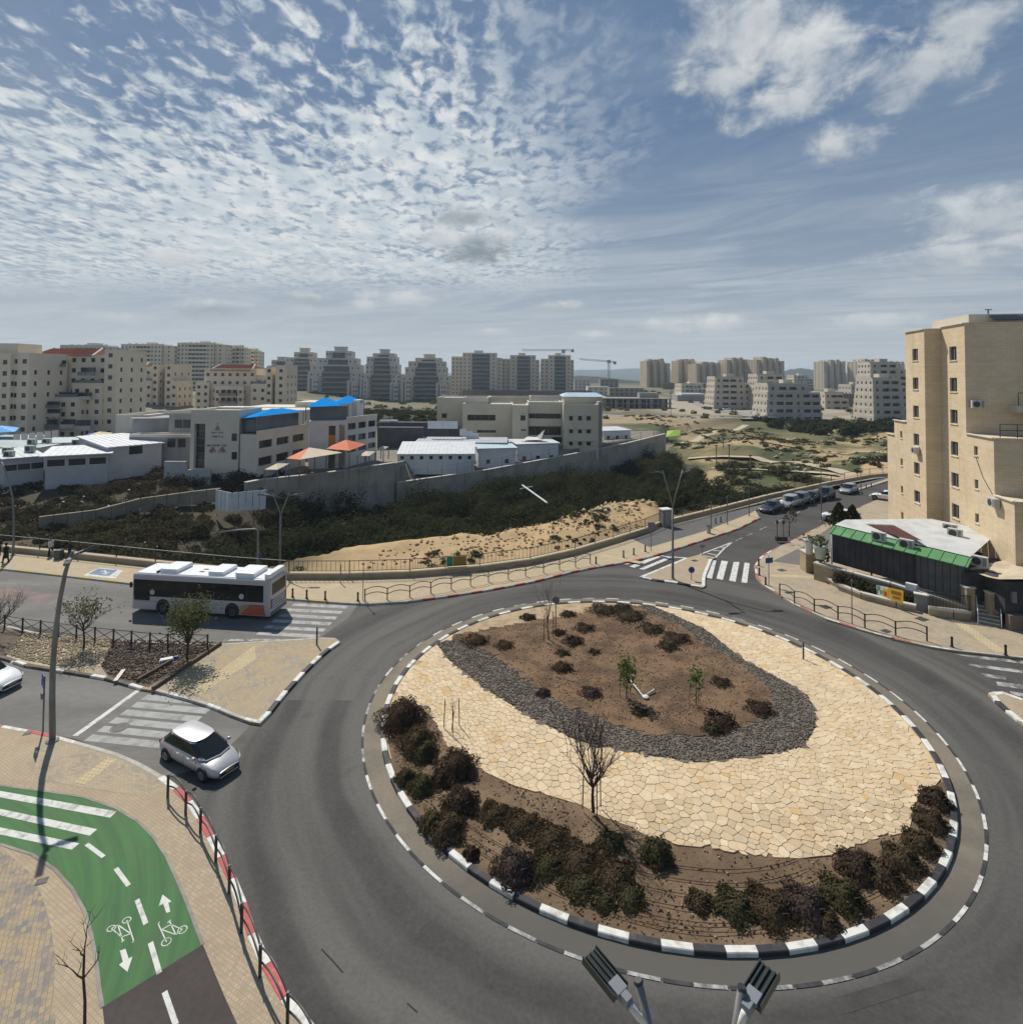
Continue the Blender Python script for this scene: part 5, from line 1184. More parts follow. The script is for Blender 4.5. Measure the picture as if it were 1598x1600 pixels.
# ------------------------------------------------------------------ container classrooms
def cabin(label, c, dep, zt_, zb_, m, roofm, name='container_classroom', eave=.35, nwin=0, wrow=None, group='container classrooms', pitch=.35, wm=GLS, wsz=(.45,.45)):
    """c = two ground points of the front wall (left, right)"""
    A, B = Vector(c[0]), Vector(c[1]); U = (B-A).normalized(); n = Vector((U.y,-U.x)); L = (B-A).length
    root = thing(name, label, 'prefab classroom', (A.x, A.y, zb_), 0, group)
    b = MB(); P = lambda u, v, z: (*(A+U*u-n*v), z)
    b.add([P(0,0,zb_),P(L,0,zb_),P(L,dep,zb_),P(0,dep,zb_),P(0,0,zt_),P(L,0,zt_),P(L,dep,zt_+pitch),P(0,dep,zt_+pitch)], [(0,1,5,4),(1,2,6,5),(2,3,7,6),(3,0,4,7),(4,5,6,7)]); b.build('wall', m, root)
    r = MB(); e = eave; r.add([P(-e,-e,zt_+.02),P(L+e,-e,zt_+.02),P(L+e,dep+e,zt_+pitch+.02),P(-e,dep+e,zt_+pitch+.02),P(-e,-e,zt_+.2),P(L+e,-e,zt_+.2),P(L+e,dep+e,zt_+pitch+.2),P(-e,dep+e,zt_+pitch+.2)], [(4,5,6,7),(0,1,5,4),(1,2,6,5),(2,3,7,6),(3,0,4,7),(3,2,1,0)])
    k = int(L/.9)
    for i in range(k): u = L*(i+.5)/k; r.beam(P(u,-e,zt_+.22), P(u,dep+e,zt_+pitch+.22), .08, .05)
    r.build('roof', roofm, root)
    for i in range(nwin):
        u = L*(i+.5)/nwin; win = MB(); z_ = wrow if wrow else zb_+1.6
        for a, m_, p in ((.08,1,.03),(0,0,.045)): win.add([P(u-wsz[0]-a,-p,z_-wsz[1]-a),P(u+wsz[0]+a,-p,z_-wsz[1]-a),P(u+wsz[0]+a,-p,z_+wsz[1]+a),P(u-wsz[0]-a,-p,z_+wsz[1]+a)], [(0,1,2,3)], m_)
        win.build('window', [wm, MET_W], root)
    return root
WP = mat('white_panel_wall', (.66,.68,.70), (.58,.60,.62), .5, .6); WR = mat('white_sheet_roof', (.62,.64,.65), (.53,.55,.56), .8, .6, spec=.3, fine=.1); GR = mat('pale_green_sheet_roof', (.50,.57,.555), (.42,.49,.48), .5, .6); GRR = mat('grey_sheet_roof', (.45,.47,.49), (.38,.40,.42), .4, .5)
xy = lambda px, py, Y: tuple(D(px,py,Y).xy)
YC = 122
cabin('white classroom block with row of eight square windows', (xy(621,700,YC),xy(741,700,YC+1)), 9, D(680,711,YC).z, -3, WP, WR, nwin=8, wrow=D(680,714,YC).z-.2, pitch=1.6, eave=.15, wsz=(.36,.36))
cabin('grey roofed cabin behind the eight-window block', (xy(650,697,YC+14),xy(790,697,YC+14)), 8, D(700,692,YC+14).z, -3, WP, GRR)
cabin('white cabin with pale blue roof beside the eight-window block', (xy(748,708,YC+8),xy(806,706,YC+10)), 5, D(770,702,YC+8).z, -3, WP, mat('pale_blue_sheet_roof', (.50,.60,.66), (.45,.55,.61), .4, .5), nwin=2)
cabin('white cabin in front of the cream school windows', (xy(808,700,YC+14),xy(872,699,YC+17)), 5, D(840,695,YC+14).z, -3, WP, WR, nwin=3)
cabin('white container at foot of the cream school', (xy(760,697,YC+19),xy(850,694,YC+20)), 3, D(810,692,YC+19).z, -2, WP, WR)
cabin('pale cabin past the cream school with three windows', (xy(943,684,165),xy(985,684,168)), 8, D(960,674,165).z, -1, WP, WR, nwin=3)
YW = 96
cabin('front left white classroom with long dark windows', (xy(5,745,YW-4),xy(68,740,YW)), 11, D(30,713,YW).z, -1.5, mat('shaded_panel_wall', (.50,.50,.51), (.44,.44,.45), .5, .7), GR, nwin=3, wrow=D(30,726,YW).z, wsz=(.8,.5), pitch=.5)  # grey copy of the white panels, shade put into its colour
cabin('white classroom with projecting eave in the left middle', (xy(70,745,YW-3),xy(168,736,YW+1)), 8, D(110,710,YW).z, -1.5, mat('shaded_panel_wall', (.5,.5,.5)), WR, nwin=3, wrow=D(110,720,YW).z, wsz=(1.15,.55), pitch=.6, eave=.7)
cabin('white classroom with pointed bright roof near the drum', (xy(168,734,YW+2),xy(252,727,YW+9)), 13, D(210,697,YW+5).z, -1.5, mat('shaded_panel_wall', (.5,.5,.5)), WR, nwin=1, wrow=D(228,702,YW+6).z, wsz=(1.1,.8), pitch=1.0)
cabin('pale green roofed classroom along the left edge', (xy(-120,735,YW+9),xy(60,735,YW+9)), 9, D(0,700,YW+9).z, -1.5, WP, GR, pitch=.2)
cabin('wide pale green roof behind the front classrooms', (xy(50,730,YW+13),xy(130,727,YW+15)), 8, D(90,694,YW+13).z, -1.5, WP, GR, pitch=.2)
cabin('pale roofed hut left of blue and yellow canopy', (xy(-40,715,YW+32),xy(30,715,YW+32)), 8, D(0,688,YW+32).z, -1.0, WP, GR, pitch=.2)
def ac_unit(label, c, sz=(.95,.4,.7), rz=0, first=[None], m=None):
    if first[0] is None:
        r = thing('air_conditioner', label, 'air conditioner', (0,0,0)); b = MB(); b.box((0,0,.35), (.95,.4,.7)); b.build('casing', mat('ac_casing', (.52,.52,.49), (.45,.45,.43), 2, .6), r, world=False)
        f = MB(); f.lathe([(.27,-.215),(.27,-.2)], (-.12,0,.35), 16, axis='y'); f.build('fan_grille', mat('dark_grille', (.06,.06,.06), rough=.6), r, world=False)
        l = MB(); [l.bb(.22,.44,-.212,-.2,.1+.07*i,.13+.07*i) for i in range(8)]; l.build('louvre', mat('dark_grille', (.06,.06,.06)), r, world=False)
        first[0] = r; r.location = c; r.rotation_euler = (0,0,rz); s = sz[0]/.95; r.scale = (s,s,s); r['group'] = 'rooftop and wall air conditioners'; return r
    r = copy_tree(first[0]); r.location = c; r.rotation_euler = (0,0,rz); s = sz[0]/.95; r.scale = (s,s,s); r['label'] = label; return r
for px_, py_2, Y_, lb in ((12,706,YW+1,'grey air conditioner on roof corner of front left classroom'),(14,712,YW-2,'lowest air conditioner at the left frame edge'),(47,703,YW+2,'air conditioner on the roof at middle of front left classroom'),(50,692,YW+12,'air conditioner on the pale green roof behind'),(73,691,YW+14,'air conditioner right of the one on the pale green roof'),(120,693,YW+10,'air conditioner above the projecting eave'),(170,694,YW+8,'largest dark air conditioner on the pointed bright roof')):
    p = D(px_, py_2+3, Y_); ac_unit(lb, (p.x,p.y,p.z), (1.5,.6,1.1))
yb = [v3(D(112,689,YW+22)), v3(D(158,689,YW+22)), v3(D(176,676,YW+34)), v3(D(140,677,YW+34))]
pyramid('shade_canopy', 'blue and yellow pyramid canopy behind the white classrooms', yb, v3(D(156,674,YW+28)), [mat('yellow_canopy_cloth', (.66,.55,.30), (.6,.5,.27), .8, .8)]*2+[mat('yellow_canopy_cloth', (0,0,0)), mat('deep_blue_canopy_cloth', (.03,.09,.33), rough=.8)], 0, None)
bl = [v3(D(-30,678,YW+30)), v3(D(24,674,YW+30)), v3(D(30,668,YW+38)), v3(D(-20,668,YW+38))]
canopy('shade_canopy', 'bright blue canopy at the left frame edge', [(*bl, 1.0)], BLUE2, [(p, 0) for p in bl])
fe = thing('fence', 'pale slatted fence behind the white classroom roofs', 'fence', (D(50,690,YW+26).x, YW+26, 0))
sheetwall(Z_(20,679,YW+26,0), Z_(92,672,YW+30,0), fe, PLAST_W, 'fence_panel', 1.4)
cv = [v3(D(1040,683,182)), v3(D(1062,680,182)), v3(D(1064,671,188)), v3(D(1042,673,188))]
canopy('shade_canopy', 'lime green canopy at the end of long wall', [(*cv, .8)], mat('lime_canopy_cloth', (.28,.43,.06), (.23,.37,.05), .6, .7), [(p, -1) for p in cv])
for q, (lb, a, b) in enumerate((('small cream canopy at foot of the school wing', (431,728), 88),('small cream canopy right of orange pyramid', (572,708), 108),('tiny pale canopy near the schoolyard corner', (596,700), 118))):
    s = b/F; c = D(*a, b); w_ = (11,10,7)[q]*s
    pyramid('shade_canopy', lb, [(c.x-w_,c.y-1.5,c.z-.3),(c.x+w_*.8,c.y-1.5,c.z-.3),(c.x+w_,c.y+2.5,c.z),(c.x-w_*.7,c.y+2.5,c.z)], (c.x,c.y+.5,c.z+.35), [CRM]*4, c.z-2.6, None)
# dark retaining slope and small buildings between the schools
blk = thing('retaining_wall', 'dark grey terrace wall between the two schools', 'wall', (D(640,690,132).x, 134, -3))
for a, b, t, yy in ((589,700,660,150),(589,660,668,143),(600,735,667,156)):
    xa, xb, zb_, zt_ = px_box(a, b, t, 700, yy); w_ = MB(); w_.bb(xa, xb, yy, yy+3, -3.5, zt_); w_.build('wall_panel', mat('dark_terrace_wall', (.115,.11,.115), (.085,.085,.09), .4, .95), blk)
st_ = thing('fence', 'stepped white panel fence descending beside cream school', 'fence', (D(700,660,140).x, 140, -2))
for a, b, t, bt in ((668,715,658,666),(718,728,670,677),(728,738,674,681),(738,748,677,684)):
    xa, xb, zb_, zt_ = px_box(a, b, t, bt, 142); w_ = MB(); w_.bb(xa, xb, 142, 142.1, zb_-.6, zt_); w_.build('fence_panel', MET_W, st_)
vt = thing('tensile_roof', 'pale pointed tent roof before the cream school', 'tent', (D(832,690,140).x, 140, 0))
w_ = MB(); a, b, c, d, e = D(815,688,139), D(845,687,139), D(851,671,141), D(838,683,143), D(824,682,143)
w_.add([v3(a), v3(b), v3(c), v3(d), v3(e)], [(0,1,3,4),(1,2,3),(4,3,1,0),(3,2,1)]); w_.build('tent_cloth', PLAST_W, vt)
for p in (a, b): w_ = MB(); w_.tube([(p.x,p.y,-2), v3(p)], .08, 6); w_.build('post', MET_G, vt)
# half-built concrete block and works beyond
cb = thing('unfinished_building', 'unfinished two-storey grey concrete building in middle distance', 'construction', (D(1000,640,330).x, 335, 0))
xa, xb, zb_, zt_ = px_box(940,1050,623,644,330)
w_ = MB(); g_ = MB()
for zz in (0, (zt_)*.5, zt_): w_.bb(xa, xb, 330, 350, zz-.25+.01, zz+.25)
w_.build('slab', CONC, cb); w_ = MB()
for i in range(18): u = xa+(xb-xa)*(i+.3)/18; w_.bb(u, u+(1.0 if i % 3 else 3.6), 330.6, 331.4, 0, zt_)
w_.bb(xa, xb, 345, 346, 0, zt_, 0); w_.build('column', CONC, cb)['kind'] = 'stuff'
w_ = MB(); xa2, xb2, _, z2 = px_box(1000,1030,614,626,336); w_.bb(xa2, xb2, 338, 344, zt_+.25, z2); w_.build('roof_room', PLAST_G, cb)
cw = wall_strip('cutting_wall', 'brown earth cutting wall under the sunlit towers', [Z_(1035,599,700,-2), Z_(1070,597,690,-2), Z_(1098,599,640,-2)], 8, mat('brown_cutting', (.24,.17,.12), (.18,.13,.10), .08), panel=14)
lb_ = wall_strip('retaining_wall', 'long brown wall below the blue-balcony towers', [Z_(722,609,450,-2), Z_(800,610,455,-2), Z_(925,610,460,-2)], 3, mat('brown_far_wall', (.26,.20,.17), (.21,.165,.14), .1), panel=18)
cw2 = wall_strip('retaining_wall', 'grey slope wall between the white terraced flats', [Z_(1283,612,380,-2), Z_(1340,616,370,-2), Z_(1358,640,330,-2)], 4, mat('grey_far_wall', (.24,.215,.20), (.19,.17,.16), .1), panel=14)
sh = thing('warehouse', 'low long shed with white roof by the far junction', 'shed', (D(1085,618,440).x, 440, 0))
xa, xb, zb_, zt_ = px_box(1058,1100,616,624,430); w_ = MB(); w_.bb(xa, xb, 430, 445, 0, zt_-.6); w_.build('wall', PLAST_G, sh); w_ = MB(); w_.bb(xa+3, xb+.5, 429, 446, zt_-.6, zt_+.6); w_.build('roof', WR, sh)
for i, (a, b, t, bt, yy, lb) in enumerate(((918,952,604,616,520,'white site cabins beneath the lower crane'),(897,922,592,606,600,'small half-built block right of blue-balcony towers'),(938,966,592,606,620,'concrete frame under construction at lower crane'),(1196,1232,640,652,290,'low white garage at foot of terraced flats'),(952,1006,606,622,480,'rubble pile and works beyond the concrete building'))):
    xa, xb, zb_, zt_ = px_box(a, b, t, bt, yy); bb_ = thing('site_building', lb, 'building', ((xa+xb)/2, yy, 0)); Wl, Gl = MB(), MB(); h_ = zt_+1
    fbox(Wl, Gl, xa, xb, yy, yy+12, -1, zt_, (grid(xb-xa, zt_+1, 3.2, max(2, int((xb-xa)/4)), 1.4, 1.4), (), (), ())); finish(bb_, Wl, Gl, None, (PLAST_W, STONE_G, CONC, PLAST_W, CONC)[i])
# ------------------------------------------------------------------ cranes
CRN = mat('crane_steel', (.30,.31,.32), rough=.6)
def crane(label, px, pt, pb, Y, jl, jr, jy0, jy1):
    b = D(px, pb, Y); t = D(px, pt, Y); r = thing('tower_crane', label, 'crane', (b.x, Y, b.z), 0, 'tower cranes')
    def lattice(a, e, wd, n, name):
        m_ = MB(); a, e = Vector(a), Vector(e); d = (e-a); s1 = Vector((0,wd/2,0)) ; s2 = Vector((wd/2,0,0)) if abs(d.normalized().z) > .7 else Vector((0,0,wd/2))
        for i in (-1,1):
            for j in (-1,1): m_.beam(a+s1*i+s2*j, e+s1*i+s2*j, .28)
        for k in range(n):
            p, q = a+d*k/n, a+d*(k+1)/n; sg = 1 if k % 2 else -1
            m_.beam(p-s1+s2*sg, q-s1-s2*sg, .2); m_.beam(p+s1+s2*sg, q+s1-s2*sg, .2)
        m_.build(name, CRN, r)
    lattice((b.x,Y,-1), t, 2.0, 18, 'mast'); jl_, jr_ = D(jl, jy0, Y), D(jr, jy1, Y)
    lattice(D(px,(jy0+2*jy1)/3,Y), jl_, 1.5, 24, 'jib'); lattice(D(px,(jy0+2*jy1)/3,Y), jr_, 1.5, 6, 'counter_jib')
    c_ = MB(); p = D(px, pt, Y); c_.bb(p.x-1.8, p.x+1.8, Y-1.5, Y+1.5, p.z-1.5, p.z+2); c_.build('cab', CRN, r); c_ = MB(); c_.bb(jr_.x-2, jr_.x+1, Y-1, Y+1, jr_.z-2.2, jr_.z+1); c_.build('counterweight', CONC, r)
crane('taller tower crane behind the blue-balcony tower', 880, 549, 600, 620, 815, 895, 547, 547); crane('lower tower crane in front of the far hills', 951, 565, 604, 640, 905, 961, 561, 566)
# ------------------------------------------------------------------ hills
def hill(name, label, prof, Y, dep, m, seed):
    v = []; f = []; n = len(prof); rs = np.random.RandomState(seed); cols = 120; rows = 10
    xs = np.linspace(prof[0][0], prof[-1][0], cols); ys = np.interp(xs, [p[0] for p in prof], [p[1] for p in prof])
    for r in range(rows+1):
        t = r/rows
        for x, y in zip(xs, ys):
            p = D(x, y, Y); hgt = p.z*math.sin(min(1, t*1.35)*math.pi/2)*(1 if t < .75 else 1-(t-.75)*1.2); v.append((p.x*(1+(t-.74)*dep/Y), Y+dep*(t-.74), hgt+(rs.rand()-.5)*p.z*.05*(r > 1)-6))
    for r in range(rows):
        for c in range(cols-1): i = r*cols+c; f.append((i, i+1, i+1+cols, i+cols))
    return struct(mk_obj(name, v, f, m, None, None, True), label)
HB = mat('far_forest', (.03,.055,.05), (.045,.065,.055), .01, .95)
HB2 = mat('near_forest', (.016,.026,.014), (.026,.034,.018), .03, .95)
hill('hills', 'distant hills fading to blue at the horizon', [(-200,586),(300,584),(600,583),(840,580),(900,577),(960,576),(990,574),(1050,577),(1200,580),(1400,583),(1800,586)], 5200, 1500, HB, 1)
hill('hills', 'wooded ridge in front of the blue hills', [(780,592),(860,587),(905,583),(940,585),(970,589),(1000,592),(1060,594),(1160,598)], 1500, 300, HB2, 2)
hill('hills', 'wooded hill rising between the right towers', [(1150,596),(1200,585),(1232,575),(1250,573),(1262,574),(1280,578),(1310,586),(1345,590),(1400,597)], 2300, 400, HB, 3)
# ------------------------------------------------------------------ stone building at the right
bl = thing('apartment_building', 'tall tan stone apartment building at the right edge', 'apartment building', (0, 0, 0))
BLO, BLR = Vector((40.2, 55.6, 0)), -.24; BLT = lambda x, y, z: Vector((BLO.x+x*math.cos(BLR)-y*math.sin(BLR), BLO.y+x*math.sin(BLR)+y*math.cos(BLR), z))
Wl = MB()
def bwall(P, Q, zt_, ops=(), z0=0.0): d = Vector((Q[0]-P[0], Q[1]-P[1], 0)); facade(Wl, None, (P[0],P[1],z0), d, d.length, zt_-z0, ops, .22)
XF, XB = 0.0, 1.38; XE = 20.0; Y0, Y1, Y2, Y3, Y4, Y5, Y6 = 9.29, 7.36, 4.27, 0.0, -4.39, -8.59, -11.2
zF, zB, zl1, zl2, zt3, zt4 = D(1444,514.5,55.6).z, D(1508,505,51.0).z, D(1396,656,62.75).z, D(1385,677,64.6).z, D(1515,677.5,51).z, D(1560,774,46.9).z
fr = []                                    # windows: (x, y-centre, z-centre, w, h)
def wall_y(X, ya, yb, zt_, wins):          # facade along y, facing -x, from far ya to near yb
    bwall((X,ya), (X,yb), zt_, [(ya-c-w_/2, ya-c+w_/2, zc-h/2, zc+h/2) for (c, zc, w_, h) in wins])
    for c, zc, w_, h in wins: fr.append((X, c, zc, w_, h))
wall_y(XF, Y2, Y3, zF, [(2.03, D(1431+i*2,p,57.6).z, 1.25, 1.2) for i, p in enumerate((554,599,643,687,732,776))])
wall_y(XF, Y1, Y2, zl1, [(5.6, D(1414+i*2,p,61).z, .55, .75) for i, p in enumerate((679,722,765,806))])
wall_y(XF, Y0, Y1, zl2, [])
bwall((XF,Y3), (XB,Y3), zF)
wall_y(XB, Y3, Y4, zB, [(-2.3, D(1490+i*2,p,53.0).z, 1.3, 1.3) for i, p in enumerate((552,601,651,701,750,799))])
wall_y(XB, Y4, Y5, zt3, [(-5.9, D(1527+i*2,p,49.7).z, .6, .8) for i, p in enumerate((704,756,809))])
bwall((XB,Y4), (XE,Y4), zB, z0=zt3-.4)
wall_y(XB, Y5, Y6, zt4, [])
bwall((XB,Y5), (XE,Y5), zt3, z0=zt4-.4); bwall((XB,Y6), (XE,Y6), zt4)
for (x0, y0, y1, z) in ((XF,Y3,Y2,zF),(XF,Y2,Y1,zl1),(XF,Y1,Y0,zl2),(XB,Y4,Y3,zB),(XB,Y5,Y4,zt3),(XB,Y6,Y5,zt4)): Wl.quad((x0,y0,z),(XE,y0,z),(XE,y1,z),(x0,y1,z))
bwall((XE,Y2), (XF,Y2), zF, z0=zl1-.4); bwall((XE,Y1), (XF,Y1), zl1, z0=zl2-.4); bwall((XE,Y0), (XF,Y0), zl2); bwall((XE,Y3), (XB,Y3), zB, z0=zF); bwall((XE,Y6), (XE,Y0), zt4)
Wl.build('wall', STONE, bl)
CP = mat('stone_coping', (.66,.58,.46), (.58,.51,.40), 1, .9)
for a, b, z in (((XF,Y2),(XF,Y3),zF),((XF,Y3),(XB,Y3),zF),((XB,Y3),(XB,Y4),zB),((XB,Y4),(XE,Y4),zB),((XF,Y1),(XF,Y2),zl1),((XF,Y0),(XF,Y1),zl2),((XB,Y4),(XB,Y5),zt3),((XB,Y5),(XE,Y5),zt3),((XB,Y5),(XB,Y6),zt4),((XB,Y6),(XE,Y6),zt4)):
    c_ = MB(); c_.beam((*a, z+.03), (*b, z+.03), .30, .08); c_.build('coping', CP, bl)
zr = D(1510,493,53).z; ph = MB(); ph.bb(XB+.9, XE, Y4+1.2, Y2-.5, zB, zr); ph.build('roof_parapet', mat('roof_stone', (.56,.52,.44), (.50,.46,.39), .5, .9), bl)
for i in range(3):
    x = XB+2.4+i*2.6; a, b = Vector((x,Y4+.35,zB+.35)), Vector((x+2.3,Y4+.35,zB+.35)); e = Vector((0,.7,.45)); sl = MB(); n_ = Vector((0,.04,-.07))
    sl.add([a,b,b+e,a+e,a+n_,b+n_,b+e+n_,a+e+n_], [(0,1,2,3),(7,6,5,4),(0,4,5,1),(1,5,6,2),(2,6,7,3),(3,7,4,0)]); sl.build('solar_panel', GLS, bl)
vp = MB(); vp.tube([(4.0,Y4+1.6,zr-.5),(4.0,Y4+1.6,zr+.5)], .07, 6); vp.tube([(3.75,Y4+1.6,zr+.45),(4.3,Y4+1.6,zr+.45)], .05, 6); vp.build('roof_vent', MET_G, bl)
for x, c, z, w_, h in fr:
    f_ = MB(); e = .05; x_ = x+.12
    for y0, y1, z0, z1 in ((c-w_/2,c+w_/2,z-h/2,z-h/2+e),(c-w_/2,c+w_/2,z+h/2-e,z+h/2),(c-w_/2,c-w_/2+e,z-h/2+e,z+h/2-e),(c+w_/2-e,c+w_/2,z-h/2+e,z+h/2-e),(c-.025,c+.025,z-h/2+e,z+h/2-e)): f_.bb(x_, x_+.06, y0, y1, z0, z1)
    o = f_.build('window', mat('window_frame_grey', (.30,.30,.29), rough=.5), bl)
    g_ = MB(); g_.quad((x_+.05,c+w_/2,z-h/2), (x_+.05,c-w_/2,z-h/2), (x_+.05,c-w_/2,z+h/2), (x_+.05,c+w_/2,z+h/2)); g_.build('pane', GLS, o, world=False)
    s_ = MB(); s_.bb(x-.08, x+.02, c-w_/2-.06, c+w_/2+.06, z-h/2-.09, z-h/2-.01); s_.build('sill', CP, o, world=False)
bc = MB(); z_ = D(1590,634,51).z; bc.bb(4.6, XE, Y4-1.3, Y4, z_-.5, z_+.1); bc.build('balcony', mat('balcony_plaster', (.50,.46,.38), rough=.9), bl)
rl = MB(); zz = zt3+.06
for i in range(14): rl.beam((XB+.6+i*1.2,Y5+.3,zz), (XB+.6+i*1.2,Y5+.3,zz+1.1), .05)
for q in (1.1, .6, .15): rl.beam((XB+.6,Y5+.3,zz+q), (XE,Y5+.3,zz+q), .05)
for i in range(12): rl.beam((4.7+i*.9,Y4-1.25,z_+.1), (4.7+i*.9,Y4-1.25,z_+1.2), .04)
rl.beam((4.7,Y4-1.25,z_+1.2), (XE,Y4-1.25,z_+1.2), .05); rl.build('roof_railing', DARK, bl)['kind'] = 'stuff'
wr = MB(); wr.tube([(XB-.05,-5.9,D(1530,712,49.7).z), (XB-.06,-7.0,D(1542,745,48.7).z), (XB-.05,-8.4,D(1556,773,47.3).z)], .022, 5); wr.build('cable', DARK, bl)
bl.location = BLO; bl.rotation_euler.z = BLR
for lb, x, y, z, w_, rz in (('air conditioner under fourth window of far bay of stone building', -.28, 1.6, D(1432,704,57.2).z-.3, .9, -math.pi/2),('air conditioner on shaded face of stone building', XB+.75, Y4-.26, D(1524,632,51).z-.3, .95, 0),('air conditioner at lowest corner of stone building', XB-.28, -8.95, D(1556,786,46.8).z-.3, 1.0, -math.pi/2)): ac_unit(lb, BLT(x, y, z), (w_,.4,.6), rz+BLR)
# ------------------------------------------------------------------ shed with green roof edge
sh = thing('market_shed', 'long dark netted shed with green and white sheet roof', 'shed', (32, 46, 0))
NET = mat('dark_netting', (.040,.040,.043), (.06,.06,.062), .8, .85, fine=.15); GRN_R = mat('green_roof_sheet', (.10,.25,.10), (.135,.30,.135), .8, .6, fine=.08)
RED_R = mat('dark_red_roof_sheet', (.075,.024,.021), (.10,.035,.03), 1, .75); WHT_R = mat('corrugated_white_roof', (.62,.62,.59), (.50,.50,.47), .8, .6, fine=.12)
A_ = D(1299,832,51.0); B_ = D(1508,884,43.6); tzL, tzR = A_.z, B_.z
A_, B_ = Vector((A_.x,A_.y,0)), Vector((B_.x,B_.y,0)); U_ = (B_-A_).normalized(); n_ = U_.cross(Vector((0,0,1))); LS = (B_-A_).length
zlo = lambda t: D(1299,878,51).z*(1-t)+D(1508,938,43.6).z*t
ztp = lambda t: tzL*(1-t)+tzR*t
SP = lambda u, v, z: Vector((*(A_+U_*u-n_*v).xy, z))      # u along the front, v to the back
k = 20
for i in range(k):                                        # netting sheets sewn in strips, slightly loose
    a, b = LS*i/k+.02, LS*(i+1)/k-.02; t0, t1 = i/k, (i+1)/k; w_ = MB(); o_ = .03*math.sin(i*2.1); m_ = (a+b)/2
    w_.add([SP(a,0,zlo(t0)), SP(m_,-.05+o_,zlo(t0)), SP(b,0,zlo(t1)), SP(b,0,ztp(t1)), SP(m_,-.05+o_,ztp(t0)), SP(a,0,ztp(t0))], [(0,1,4,5),(1,2,3,4)]); w_.build('net_sheet', NET if i < 13 else mat('grey_netting', (.085,.087,.085), (.11,.11,.108), .8, .85, fine=.15), sh)
w_ = MB(); fp = [(0,.05),(LS,.05),(LS,5),(3.6,7.6),(0,3.2)]; w_.add([SP(u, v, zlo(min(1, u/LS))) for u, v in fp]+[SP(u, v, ztp(min(1, u/LS))) for u, v in fp], [(0,1,6,5),(1,2,7,6),(2,3,8,7),(3,4,9,8),(4,0,5,9)]); w_.build('wall', NET, sh)
for u in (0, LS*.33, LS*.66, LS): w_ = MB(); w_.beam(SP(u,-.02,zlo(u/LS)-.2), SP(u,-.02,ztp(u/LS)), .1); w_.build('post', MET_W if u == 0 else DARK, sh)
w_ = MB(); w_.add([SP(-.15,-.25,ztp(0)-.02),SP(LS+.2,-.25,ztp(1)-.02),SP(LS+.2,1.0,ztp(1)+.42),SP(-.15,1.0,ztp(0)+.42),SP(-.15,-.25,ztp(0)-.08),SP(LS+.2,-.25,ztp(1)-.08),SP(LS+.2,1.0,ztp(1)+.36),SP(-.15,1.0,ztp(0)+.36)], [(0,1,2,3),(7,6,5,4),(0,4,5,1),(1,5,6,2),(2,6,7,3),(3,7,4,0)])
for i in range(13): u = LS*i/12; t = u/LS; w_.beam(SP(u,-.25,ztp(t)+.0), SP(u,1.0,ztp(t)+.44), .06, .05)
w_.build('green_roof_edge', GRN_R, sh)
rz_ = lambda t, v: ztp(min(1, t))+.44+.05*v
for r_ in range(10):                                      # long roof sheets laid along the front, ribs parallel to it
    v0, v1 = 1.02+.86*r_, 1.02+.86*(r_+1)-.05; lo_ = lambda v: max(-.1, (.61*v-2.0)/.79); hi_ = lambda v: min(LS+.1, (12.4-.79*v)/.61)
    if hi_(v1)-lo_(v1) < .5: break
    w_ = MB(); vs = []
    for k_ in range(9):
        v = v0+(v1-v0)*k_/8; a, b = lo_(v), hi_(v); m_ = (a+b)/2; zz = .055*(k_ % 2)
        vs += [SP(a, v, rz_(a/LS, v)+zz), SP(m_, v, rz_(m_/LS, v)+zz), SP(b, v, rz_(b/LS, v)+zz)]
    w_.add(vs, [(3*k_+q, 3*k_+q+1, 3*k_+q+4, 3*k_+q+3) for k_ in range(8) for q in (0,1)]); w_.build('roof_sheet', WHT_R, sh)
rq = [G(x, y, rz_(.3, 4)+.06) for x, y in ((1350,818),(1392,818),(1441,845),(1408,840))]
for i in range(3): w_ = MB(); a, b = i/3+.01, (i+1)/3-.01; w_.quad(rq[0].lerp(rq[1],a), rq[0].lerp(rq[1],b), rq[3].lerp(rq[2],b), rq[3].lerp(rq[2],a)); w_.build('roof_sheet', RED_R, sh)['label'] = 'dark red roof sheet'
for i, (px_, py_2, Y_, lb) in enumerate(((1373,843,48.4,'air conditioner on left of the green roof edge'),(1416,855,47.0,'air conditioner in the middle of the green roof edge'),(1530,882,44.2,'air conditioner at right end of shed roof'),(1484,830,50.5,'air conditioner near the building on white shed roof'),(1492,838,48.8,'second air conditioner near building on white shed roof'))):
    p = D(px_, py_2, Y_); ac_unit(lb, (p.x,p.y,p.z-.1), (1.0,.4,.7), -.9)
# stone terrace wall, street wall, hedge and rail in front of the shed
TAN_W = mat('rough_tan_stone', (.44,.36,.24), (.35,.285,.19), .8, .95, extra=course, bump=.2, bsc=12)
pts = [SP(-1.2,-.9,0),SP(2,-.9,0),SP(LS*.5,-.8,0),SP(LS+.2,-.35,0)]
wall_strip('terrace_wall', 'tan stone terrace wall under the dark shed', [(p.x,p.y,0,h) for p, h in zip(pts, (1.5,1.45,1.35,.9))], .45, TAN_W, cap=CAPM, panel=3.0)
pier = thing('stone_pier', 'tan stone corner pier with planter tub at shed corner', 'pier', (*G(1265,895).xy, 0))
p = G(1262,897); w_ = MB(); w_.box((p.x+.55,p.y+.5,.95), (1.5,1.1,1.9)); w_.build('pier_block', TAN_W, pier); w_ = MB(); w_.box((p.x+.55,p.y+.5,1.94), (1.62,1.22,.1)); w_.build('coping', CAPM, pier)
